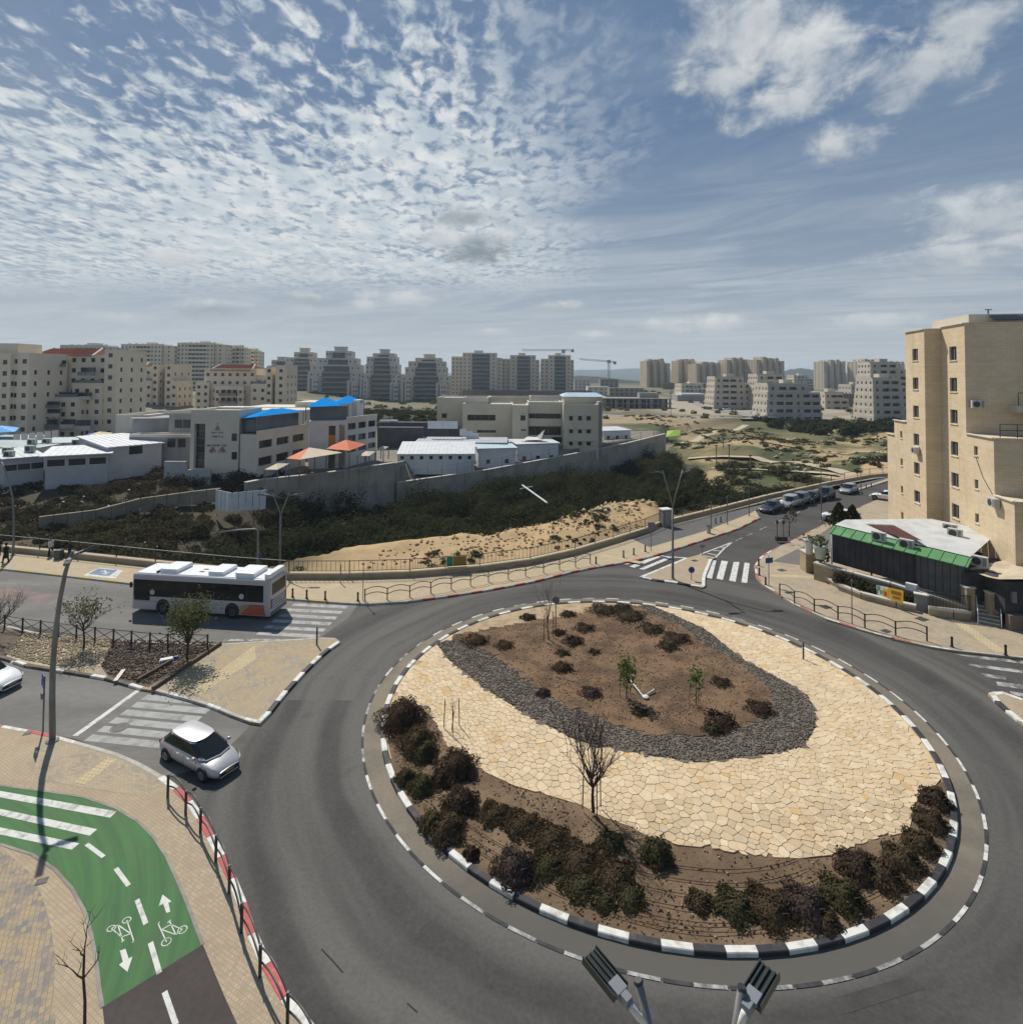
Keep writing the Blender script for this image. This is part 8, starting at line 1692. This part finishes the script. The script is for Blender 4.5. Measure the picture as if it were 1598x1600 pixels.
def make_car(label, pm, kind='hatch', group=None):
    """x forward, origin under the centre"""
    t = thing('car', label, 'car', (0,0,0), 0, group)
    L, Wd, Hh = (4.35,1.74,1.47) if kind == 'hatch' else (4.5,1.86,1.72) if kind == 'suv' else (4.4,1.75,1.46)
    hl, hw = L/2, Wd/2; zb = .22 if kind != 'suv' else .3; zs = .92 if kind != 'suv' else 1.05
    # lower body: x, width factor, shoulder height, centre height
    S = [(-hl,.72,.62,.64),(-hl+.06,.86,.80,.84),(-hl+.25,.95,zs-.02,zs+.02),(-hl+.8,1.0,zs,zs+.03),(-.6,1.0,zs,zs+.02),(.3,1.0,zs-.02,zs+.02),(hl-1.25,1.0,zs-.05,zs+.02),(hl-.75,.98,zs-.13,zs-.04),(hl-.35,.92,zs-.26,zs-.16),(hl-.1,.80,.58,.62),(hl,.62,.48,.52)]
    st = []
    for x, wf, s_, c_ in S:
        w_ = hw*wf; half = [(x,0,zb),(x,w_*.86,zb),(x,w_*.97,zb+.12),(x,w_,(zb+s_)*.52),(x,w_*.985,s_-.08),(x,w_*.93,s_),(x,w_*.62,(s_+c_)/2+.015),(x,0,c_+.01)]
        st.append(half+[(p[0],-p[1],p[2]) for p in half[-2:0:-1]])
    st = [q+[q[0]] for q in st]; vs, fs = loft(st, len(st[0])); o = mk_obj('body', vs, fs, pm, None, t, True, False)
    m_ = o.modifiers.new('w', 'WELD'); m_ = o.modifiers.new('s', 'SUBSURF'); m_.levels = 1; m_.render_levels = 2
    # greenhouse: rings at belt, mid and roof
    if kind == 'hatch': R0, R1 = (-hl+.16, hl-.80), (-hl+.75, .28)
    elif kind == 'suv': R0, R1 = (-hl+.2, hl-1.2), (-hl+.55, .35)
    else: R0, R1 = (-hl+.5, hl-1.25), (-hl+1.2, .25)
    wb, wr_ = hw*.90, hw*.70; zr = Hh-.06
    def ring(t_, grow=0.0):
        xa, xb = R0[0]+(R1[0]-R0[0])*t_, R0[1]+(R1[1]-R0[1])*t_; w_ = wb+(wr_-wb)*t_+grow; z = zs-.03+(zr-zs+.03)*t_; bow = .16*(1-.3*t_)
        return [(xa-grow,-w_*.82,z),(xa-bow*.5-grow,0,z),(xa-grow,w_*.82,z),(xa+.25,w_,z),((xa+xb)/2,w_*1.01,z),(xb-.3,w_,z),(xb+grow,w_*.80,z),(xb+bow+grow,0,z),(xb+grow,-w_*.80,z),(xb-.3,-w_,z),((xa+xb)/2,-w_*1.01,z),(xa+.25,-w_,z)]
    r0, r1 = ring(0), ring(1); n = 12
    def panel(i, t0, t1, off, name, m): # one pane between ring columns i and i+1
        q = []; b = MB(); a, c = ring(t0, off), ring(t1, off); ks = [k % n for k in i]
        V = [a[k] for k in ks]+[c[k] for k in ks]; L_ = len(ks); b.add(V, [(j, j+1, L_+j+1, L_+j) for j in range(L_-1)][::1]); o = b.build(name, m, t, world=False); return o
    V = r0+r1; mk_obj('pillar_frame', V, [(k, (k+1) % n, n+(k+1) % n, n+k) for k in range(n)], pm if kind != 'x' else PLASTIC, None, t, False, False)
    panel((6,7,8), .06, .94, .012, 'windscreen', CGL); panel((0,1,2)[::-1], .10, .92, .012, 'rear_window', CGL)
    for a, c in ((3,4),(4,5)):
        panel((a,c), .10, .90, .010, 'side_window', CGL); panel((14-a, 14-c)[::-1], .10, .90, .010, 'side_window', CGL)
    # dark quarter glass behind and ahead of the pillars
    for pr in ((2,3),(5,6),(8,9),(11,0)): panel(pr, .14, .86, .006, 'quarter_window', CGL)
    # roof shell, domed
    rv = []; rf = []; nx, ny = 7, 5
    for i in range(nx+1):
        for j in range(ny+1):
            u, v = i/nx, j/ny*2-1; x = R1[0]-.05+(R1[1]+.10-R1[0])*u; w_ = wr_*(1-.18*abs(2*u-1)**4); rv.append((x+ (.14*(1-v*v) if u > .8 else -.06*(1-v*v) if u < .2 else 0)*(abs(2*u-1)), w_*v, zr+.055*(1-v*v)*(1-(2*u-1)**4)+.012))
    for i in range(nx):
        for j in range(ny): a = i*(ny+1)+j; rf.append((a, a+ny+1, a+ny+2, a+1))
    mk_obj('roof', rv, rf, pm, None, t, True, False)
    # wheels
    wx = (-hl+.78, hl-.82); rw = .31 if kind != 'suv' else .36
    for x in wx:
        for sg in (-1, 1):
            b = MB(); b.lathe([(rw*1.16,sg*(hw-.30)),(rw*1.16,sg*(hw+.004))], (x,0,rw+.03), 22, axis='y'); b.build('wheel_arch', PLASTIC, t, world=False)
            b = MB(); y0, y1 = sg*(hw-.2), sg*(hw+.015); b.lathe([(rw*.7,y0),(rw*.97,y0),(rw,y0+sg*.03),(rw,y1-sg*.03),(rw*.95,y1),(rw*.66,y1)], (x,0,rw), 22, axis='y'); o = b.build('wheel', TYRE, t, True, world=False)
            b = MB(); b.lathe([(rw*.66,sg*(hw+.0)),(rw*.62,sg*(hw+.02)),(rw*.2,sg*(hw+.012)),(.04,sg*(hw+.025))], (x,0,rw), 18, axis='y'); b.build('rim', RIM, o, world=False)
            for k in range(5): a = k*2*math.pi/5; b = MB(); b.beam((x+.05*math.cos(a),sg*(hw+.03),rw+.05*math.sin(a)), (x+rw*.6*math.cos(a),sg*(hw+.026),rw+rw*.6*math.sin(a)), .06, .02); b.build('spoke', RIM, o, world=False)
    for sg in (-1, 1):
        b = MB(); q = [(hl-.62,sg*hw*.925,.80 if kind != 'suv' else .90),(hl-.30,sg*hw*.80,.70 if kind != 'suv' else .80),(hl-.12,sg*hw*.62,.62 if kind != 'suv' else .7),(hl-.10,sg*hw*.66,.53 if kind != 'suv' else .6),(hl-.28,sg*hw*.87,.58 if kind != 'suv' else .66),(hl-.6,sg*hw*.955,.70 if kind != 'suv' else .8)]; q = [(x+.035,y*1.03,z+.02) for x, y, z in q]; b.add(q, [tuple(range(6)) if sg > 0 else tuple(range(6))[::-1]]); b.build('headlight', LENS, t, world=False)
        b = MB(); b.box((-hl+.13,sg*hw*.78,zs-.14), (.12,.14,.2)); b.build('tail_light', TAIL, t, world=False)
        b = MB(); b.lathe([(.05,-.09),(.085,-.04),(.085,.05),(.04,.10)], (hl-1.32,sg*(hw+.06),zs+.06), 10, axis='y'); b.build('door_mirror', pm, t, True, world=False)
        for x in (-.45, .35): b = MB(); b.box((x,sg*(hw*1.0-.005),zs-.13), (.18,.03,.035)); b.build('door_handle', pm, t, world=False)
        for x in (-1.0, -.02, .88): b = MB(); b.beam((x,sg*(hw*1.0+.003),zb+.2), (x+.05,sg*(hw*.975),zs-.06), .012, .012); b.build('door_seam', PLASTIC, t, world=False)
    b = MB(); b.box((hl-.02,0,.36), (.08,hw*1.15,.14)); b.build('grille', PLASTIC, t, world=False); b = MB(); b.box((hl+.015,0,.40), (.03,.42,.09)); b.build('number_plate', mat('yellow_plate', (.30,.23,.05), rough=.6), t, world=False); b = MB(); b.box((-hl-.005,0,.62), (.03,.5,.11)); b.build('number_plate', mat('yellow_plate', (0,0,0)), t, world=False)
    for i in (-1, 1): b = MB(); b.beam((hl-1.02+.14-.05,i*.42+.1,zs+.02), (hl-1.15,i*.42-.35*1,zs+.10), .02, .015); b.build('wiper', PLASTIC, t, world=False)
    return t
SILV = paint('silver', (.42,.42,.43)); WHT = paint('white', (.72,.73,.74)); DBLU = paint('navy', (.015,.02,.055)); BLKP = paint('black', (.012,.012,.014)); GRYP = paint('grey', (.16,.17,.18)); MAROON = paint('maroon', (.10,.03,.02))
c1 = make_car('silver hatchback crossing the zebra towards roundabout', SILV, 'hatch'); a, b = G(260,1192), G(313,1222); d = (b-a); yaw = math.atan2(d.y, d.x)
nrm = Vector((-math.sin(yaw), math.cos(yaw), 0)); c1.location = (a+b)/2+nrm*.80; c1.location.z = 0; c1.scale = (.98,.93,.89); c1.rotation_euler.z = yaw
c2 = make_car('white car nosing in at the left frame edge', WHT, 'sedan'); c2.location = G(-28,1072); c2.rotation_euler.z = -.22
for (px_, py_2, kind, pm, lb, yw) in ((1201,797,'sedan',DBLU,'navy blue car parked first in the row',1.0),(1228,791,'suv',SILV,'silver car parked second in the row',.95),(1245,786,'suv',GRYP,'grey car parked third in the row',.95),(1263,781,'hatch',BLKP,'dark car parked fourth in the row',.95),(1284,777,'suv',BLKP,'black tall car parked last in the row',.95)):
    c = make_car(lb, pm, kind, 'cars parked along the far road'); p = G(px_+4, py_2+2); c.location = (p.x,p.y,.0); c.rotation_euler.z = math.atan2(G(1300,783).y-G(1200,822).y, G(1300,783).x-G(1200,822).x)+math.pi
c = make_car('silver hatchback driving down the far road', SILV, 'hatch'); p = G(1326,770); c.location = (p.x,p.y,0); c.rotation_euler.z = math.atan2(G(1300,783).y-G(1200,822).y, G(1300,783).x-G(1200,822).x)+math.pi
c = make_car('white car half hidden by the stone building', WHT, 'sedan'); p = G(1386,783); c.location = (p.x,p.y,ZK); c.rotation_euler.z = 2.3
c = make_car('white car half hidden behind the cypress', WHT, 'hatch'); p = G(1313,815); c.location = (p.x,p.y,ZK); c.rotation_euler.z = 2.7
def mini(label, px, py, m, yaw=0):
    p = G(px, py); t = thing('car', label, 'car', (p.x,p.y,tz(p.x,p.y)), yaw, 'distant parked cars'); b = MB(); b.add([(x,y,z) for x in (-2.1,2.1) for y in (-.85,.85) for z in (.25,.85)], [(0,1,3,2),(4,6,7,5),(0,4,5,1),(2,3,7,6),(1,5,7,3)]); b.build('body', m, t, world=False)
    b = MB(); b.add([(-1.7,-.8,.85),(1.1,-.8,.85),(1.1,.8,.85),(-1.7,.8,.85),(-1.2,-.65,1.42),(.4,-.65,1.42),(.4,.65,1.42),(-1.2,.65,1.42)], [(0,1,5,4),(1,2,6,5),(2,3,7,6),(3,0,4,7)]); b.build('window', CGL, t, world=False); b = MB(); b.add([(-1.2,-.65,1.43),(.4,-.65,1.43),(.4,.65,1.43),(-1.2,.65,1.43)], [(0,1,2,3)]); b.build('roof', m, t, world=False)
    for x in (-1.3,1.3):
        for y in (-.8,.8): b = MB(); b.lathe([(.32,-.1),(.32,.1)], (x,y,.32), 10, axis='y'); b.build('wheel', TYRE, t, world=False)
for a in (('white van-like car below the white terraced flats',1262,652,WHT),('dark car beside the white one below the flats',1277,652,BLKP),('white car parked left at the far junction',1135,640,WHT),('pale car on far road right of the junction',1345,653,SILV),('silver car at the foot of terraced flats',1238,653,SILV)): mini(*a)
van = thing('van', 'white van parked above dark terrace wall', 'van', (*D(607,665,151).xy, 0)); p = D(606,668,151); b = MB(); b.bb(p.x-2.3, p.x+2.3, 151, 153, p.z-.6+.3, p.z+1.9); b.build('body', WHT, van); b = MB(); b.bb(p.x+.4, p.x+2.0, 150.95, 151.02, p.z+.9, p.z+1.6); b.build('window', CGL, van)
for x in (-1.5,1.5): b = MB(); b.lathe([(.36,-.1),(.36,.1)], (p.x+x,151.1,p.z), 12, axis='y'); b.build('wheel', TYRE, van)


# bus: x forward
bus = thing('bus', 'white city bus with dark window band and orange tail graphic', 'bus', (0,0,0)); BW = paint('bus_white_shaded', (.44,.43,.43)); BRF = paint('bus_roof_white', (.78,.80,.80)); BL, BWd, BH = 11.6, 2.5, 2.95  # shade painted into the body white; the roof keeps the full white
hl, hw = BL/2, BWd/2
def rbox(x0, x1, y0, y1, z0, z1, r, seg=3):
    """box with rounded long edges and ends"""
    b = MB(); prof = []
    for cx, cz, a0 in ((y1-r,z1-r,0),(y0+r,z1-r,90)):
        for i in range(seg+1): a = math.radians(a0+90*i/seg); prof.append((cx+r*math.cos(a), cz+r*math.sin(a)))
    prof += [(y0,z0),(y1,z0)]; n = len(prof)
    ycx, zcx = (y0+y1)/2, (z0+z1)/2; st = [(x0,.93),(x0+r*.4,.985),(x0+r,1),(x1-r,1),(x1-r*.4,.985),(x1,.93)]; vs = []
    for x, k in st: vs += [(x, ycx+(p[0]-ycx)*k, zcx+(p[1]-zcx)*k if p[1] > z0+.01 else p[1]) for p in prof]
    fs = [(i*n+j, i*n+(j+1) % n, (i+1)*n+(j+1) % n, (i+1)*n+j) for i in range(len(st)-1) for j in range(n)]+[tuple(range(n))[::-1], tuple(range((len(st)-1)*n, len(st)*n))]
    return b.add(vs, fs)
rbox(-hl, hl, -hw, hw, .32, BH, .16).build('body', BW, bus, False, world=False)
b = MB(); b.bb(-hl+.25, hl-.25, -hw+.14, hw-.14, BH-.02, BH+.035); b.build('roof_panel', BRF, bus, world=False)
for x0, x1, zz, ys in ((2.2,3.7,.30,.95),(-1.7,-.4,.28,.95),(-4.3,-2.7,.30,1.0),(-5.7,-5.2,.34,1.12)):
    rbox(x0, x1, -ys, ys, BH+.03, BH+zz+.05, .14).build('roof_pod', BRF, bus, False, world=False)
b = MB(); b.bb(3.75,3.95,-1.0,1.0,BH+.03,BH+.16); b.build('roof_grille', PLASTIC, bus, world=False)
for y in (-.25,.3): b = MB(); b.bb(.35,.75,y-.1,y+.1,BH+.036,BH+.05); b.build('roof_marking', TAIL, bus, world=False)
for sg in (-1, 1):
    yo = sg*(hw+.006); zlo_, zhi = 1.30, 2.52; b = MB()
    b.add([(-hl+.55,yo,zlo_),(hl-.15,yo,zlo_),(hl-.15,yo,zhi),(-hl+.55,yo,zhi)], [(0,1,2,3) if sg < 0 else (3,2,1,0)]); o = b.build('window_band', CGL, bus, world=False)
    for i in range(1, 8): x = -hl+.55+(BL-.7)*i/8; b = MB(); b.bb(x-.03, x+.03, yo-.004, yo+.004, zlo_, zhi); b.build('window_divider', PLASTIC, o, world=False)
    b = MB(); b.bb(hl-1.55, hl-.2, yo-.008, yo+.008, 1.0, zlo_); b.build('driver_window', CGL, bus, world=False)
    for x in (hl-2.7, -hl+3.1):
        b = MB(); b.lathe([(.60,sg*(hw-.25)),(.60,sg*(hw+.009))], (x,0,.56), 24, axis='y'); b.build('wheel_arch', PLASTIC, bus, world=False)
        b = MB(); y0, y1 = sg*(hw-.22), sg*(hw+.02); b.lathe([(.30,y0),(.46,y0),(.48,y0+sg*.03),(.48,y1-sg*.03),(.45,y1),(.28,y1)], (x,0,.48), 22, axis='y'); o = b.build('wheel', TYRE, bus, True, world=False); b = MB(); b.lathe([(.28,sg*(hw+.01)),(.24,sg*(hw+.03)),(.10,sg*(hw+.0)),(.08,sg*(hw+.05))], (x,0,.48), 16, axis='y'); b.build('rim', mat('steel_rim', (.16,.16,.165), rough=.5, metal=.4), o, world=False)
    b = MB(); y2 = sg*(hw+.009); b.add([(-hl+.35,y2,.36),(-hl+2.4,y2,.36),(-hl+1.65,y2,1.12),(-hl+.5,y2,1.12)], [(0,1,2,3) if sg < 0 else (3,2,1,0)]); b.build('orange_graphic', mat('orange_graphic', (.48,.13,.07), (.42,.10,.06), 2, .4), bus, world=False)
    b = MB(); b.add([(-hl+2.42,y2,.36),(-hl+2.9,y2,.36),(-hl+2.15,y2,1.12),(-hl+1.68,y2,1.12)], [(0,1,2,3) if sg < 0 else (3,2,1,0)]); b.build('ochre_graphic', mat('ochre_graphic', (.45,.30,.18), rough=.4), bus, world=False)
    for x in (hl-1.75, -hl+2.35): b = MB(); b.lathe([(.19,sg*(hw+.008)),(.19,sg*(hw+.016))], (x,0,1.62 if x > 0 else 1.66), 18, axis='y'); o = b.build('round_sticker', SIGNW, bus, world=False); b = MB(); b.bb(x-.03,x+.03,sg*(hw+.018)-.003,sg*(hw+.018)+.003,1.55,1.75); b.build('sticker_symbol', BLUES, o, world=False)
    b = MB(); b.beam((-hl+.3,sg*(hw+.004),.95), (hl-.3,sg*(hw+.004),.95), .012, .02); b.build('body_seam', SIGNG, bus, world=False)
    b = MB(); b.bb(hl+.0,hl+.16,sg*(hw+.02)-.06,sg*(hw+.02)+.06,1.9,2.3); b.build('door_mirror', PLASTIC, bus, world=False); b = MB(); b.bb(hl-.12,hl+.008,sg*hw*.72-.18,sg*hw*.72+.18,.62,.85); b.build('headlight', LENS, bus, world=False)
    b = MB(); b.bb(-hl-.01,-hl+.1,sg*hw*.84-.09,sg*hw*.84+.09,.8,1.5); b.build('tail_light', TAIL, bus, world=False)
b = MB(); b.add([(hl+.004,-hw*.88,1.05),(hl+.004,hw*.88,1.05),(hl+.004,hw*.88,2.75),(hl+.004,-hw*.88,2.75)], [(0,1,2,3)]); b.build('windscreen', CGL, bus, world=False)
b = MB(); b.add([(-hl-.006,-hw*.80,1.75),(-hl-.006,hw*.80,1.75),(-hl-.006,hw*.80,2.62),(-hl-.006,-hw*.80,2.62)], [(3,2,1,0)]); b.build('rear_window', CGL, bus, world=False)
for z in (.75,.95,1.15,1.35): b = MB(); b.bb(-hl-.02,-hl,-hw*.72,hw*.72,z,z+.06); b.build('engine_louvre', SIGNG, bus, world=False)
b = MB(); b.bb(-hl-.06,-hl+.05,-hw*.9,hw*.9,.36,.58); b.build('bumper', SIGNG, bus, world=False); b = MB(); b.bb(hl-.05,hl+.05,-hw*.9,hw*.9,.34,.55); b.build('bumper', SIGNG, bus, world=False)
fa, fb = G(205,951,.32), G(421,964,.32); d = fa-fb; yaw = math.atan2(d.y, d.x); nrm = Vector((math.sin(yaw), -math.cos(yaw), 0)); c = (fa+fb)/2
sgn = -1 if nrm.y < 0 else 1; bus.location = (c.x+nrm.x*sgn*hw, c.y+nrm.y*sgn*hw, 0); bus.rotation_euler.z = yaw; print('bus len', d.length)
sc_ = d.length/BL; bus.scale = (sc_, min(1, sc_*1.02), 1)

# ------------------------------------------------------------------ people on the left footway
SKIN = mat('skin', (.38,.24,.17), rough=.6); COAT = mat('black_cloth', (.015,.015,.017), (.025,.025,.027), 3, .9); SHIRT = mat('white_cloth', (.6,.6,.58), rough=.9); HAIR = mat('dark_hair', (.02,.016,.013), rough=.8)
def person(label, loc, yaw, coat=True, stride=.22, hat=True, h=1.76):
    t = thing('person', label, 'person', loc, yaw, 'people walking on the left footway'); k = h/1.76
    J = {'pel':(0,0,.95,.135),'wai':(0,0,1.12,.12),'che':(.0,0,1.34,.15),'nec':(.01,0,1.50,.058),'hd0':(.015,0,1.58,.075),'hd1':(.02,0,1.68,.092),'hd2':(.015,0,1.75,.06)}
    E_ = [('pel','wai'),('wai','che'),('che','nec'),('nec','hd0'),('hd0','hd1'),('hd1','hd2')]
    for s, sg in (('l',1),('r',-1)):
        f = stride*sg; J.update({s+'hip':(0,.09*sg,.90,.095),s+'kne':(f*.55+.04,.10*sg,.50,.062),s+'ank':(f,.10*sg,.09,.042),s+'toe':(f+.17,.11*sg,.04,.036),s+'sho':(0,.185*sg,1.42,.062),s+'elb':(-f*.5-.02,.25*sg,1.15,.046),s+'wri':(-f*.8+.08,.24*sg,.90,.033),s+'hnd':(-f*.85+.11,.235*sg,.82,.036)})
        E_ += [('pel',s+'hip'),(s+'hip',s+'kne'),(s+'kne',s+'ank'),(s+'ank',s+'toe'),('che',s+'sho'),(s+'sho',s+'elb'),(s+'elb',s+'wri'),(s+'wri',s+'hnd')]
        w_ = J[s+'hnd']
        for q in range(4): nm = s+'f%d' % q; J[nm] = (w_[0]+.03-.02*q+.02, w_[1]+.006*sg, w_[2]-.085+.008*abs(q-1), .0095); E_.append((s+'hnd', nm))
        J[s+'th'] = (w_[0]+.055, w_[1]-.02*sg, w_[2]-.035, .011); E_.append((s+'hnd', s+'th'))
    nm = list(J); me = bpy.data.meshes.new('body'); me.from_pydata([tuple(c*k for c in J[n][:3]) for n in nm], [(nm.index(a), nm.index(b)) for a, b in E_], []); o = bpy.data.objects.new('body', me); COL.objects.link(o); o.parent = t
    o.modifiers.new('skin', 'SKIN'); 
    if not me.skin_vertices: me.skin_vertices.new()
    sv = me.skin_vertices[0].data
    for i, n in enumerate(nm): r = J[n][3]*k; sv[i].radius = (r, r*(.72 if n in ('wai','che') else 1)); sv[i].use_root = n == 'pel'
    sb = o.modifiers.new('sub', 'SUBSURF'); sb.levels = 1; sb.render_levels = 2; me.materials.append(SKIN)
    b = MB()
    if coat: b.lathe([(.24,.42),(.22,.75),(.185,1.0),(.175,1.15),(.215,1.36),(.15,1.47),(.075,1.52)], (0,0,0), 16)
    else: b.lathe([(.165,.90),(.165,1.1),(.205,1.36),(.15,1.46),(.075,1.51)], (0,0,0), 16)
    b.v = [(x*.72*k, y*1.02*k, z*k) for x, y, z in b.v]; b.build('coat' if coat else 'shirt', COAT if coat else SHIRT, t, True, world=False)
    for s in 'lr':
        b = MB(); b.tube([Vector(J[s+q][:3])*k for q in ('sho','elb','wri')], [.075*k,.062*k,.046*k], 8); b.build('sleeve', COAT if coat else SHIRT, t, True, world=False)
        b = MB(); b.tube([Vector(J[s+q][:3])*k for q in ('hip','kne','ank')], [.105*k,.078*k,.06*k], 8); b.build('trouser_leg', COAT, t, True, world=False)
        a = Vector(J[s+'ank'][:3])*k; b = MB(); b.box((a.x+.07,a.y,.045), (.28,.10,.09), 0, None, .8); b.build('shoe', HAIR, t, world=False)
    if hat: b = MB(); b.lathe([(.16,1.70),(.165,1.715),(.105,1.72),(.10,1.84),(.05,1.86)], (0.015,0,0), 16); b.v = [(x*k,y*k,z*k) for x, y, z in b.v]; b.build('hat', COAT, t, True, world=False)
    b = MB(); b.lathe([(.06,1.60),(.102,1.66),(.098,1.73),(.05,1.785)], (-.012,0,0), 12); b.v = [(x*k,y*k,z*k) for x, y, z in b.v]; b.build('hair', HAIR, t, True, world=False)
    b = MB(); b.lathe([(.012,0),(.02,.02),(.006,.05)], (.115*k,0,1.63*k), 8); b.build('nose', SKIN, t, True, world=False)
    for sg in (-1,1): b = MB(); b.lathe([(.003,-.01),(.012,0),(.003,.01)], (.10*k,.034*k*sg,1.675*k), 8); b.build('eye', HAIR, t, world=False); b = MB(); b.lathe([(.01,-.012),(.03,0),(.01,.012)], (.015*k,.095*k*sg,1.655*k), 8, axis='y'); b.build('ear', SKIN, t, True, world=False)
    b = MB(); b.box((.108*k,0,1.598*k), (.01,.045,.01)); b.build('mouth', mat('lip', (.25,.10,.08)), t, world=False)
    return t
person('person in long black coat walking near the left edge', G(9,879,ZK), 2.9)
person('person in black coat cut by the left frame edge', G(-3,868,ZK), 2.8, stride=.1)
person('person in white top and dark trousers beside the boundary wall', G(79,869,ZK), -.3, coat=False, hat=False, stride=.15)
person('person in black coat standing right of the square bin', G(109,872,ZK), .4, stride=.1)

# ------------------------------------------------------------------ air
hz_m = bpy.data.materials.new('haze'); hz_m.use_nodes = True; nt = hz_m.node_tree; nt.nodes.clear(); o_ = nt.nodes.new('ShaderNodeOutputMaterial'); pv = nt.nodes.new('ShaderNodeVolumePrincipled')
pv.inputs['Color'].default_value = (.72,.86,1,1); pv.inputs['Density'].default_value = HAZE = .00016; pv.inputs['Anisotropy'].default_value = .2; nt.links.new(pv.outputs[0], o_.inputs['Volume'])
if HAZE_ON:
    b = MB(); b.bb(-14000, 14000, -60, 9300, -40, 105); hz = b.build('haze', hz_m); stuff(hz, 'pale blue air haze over the whole scene')
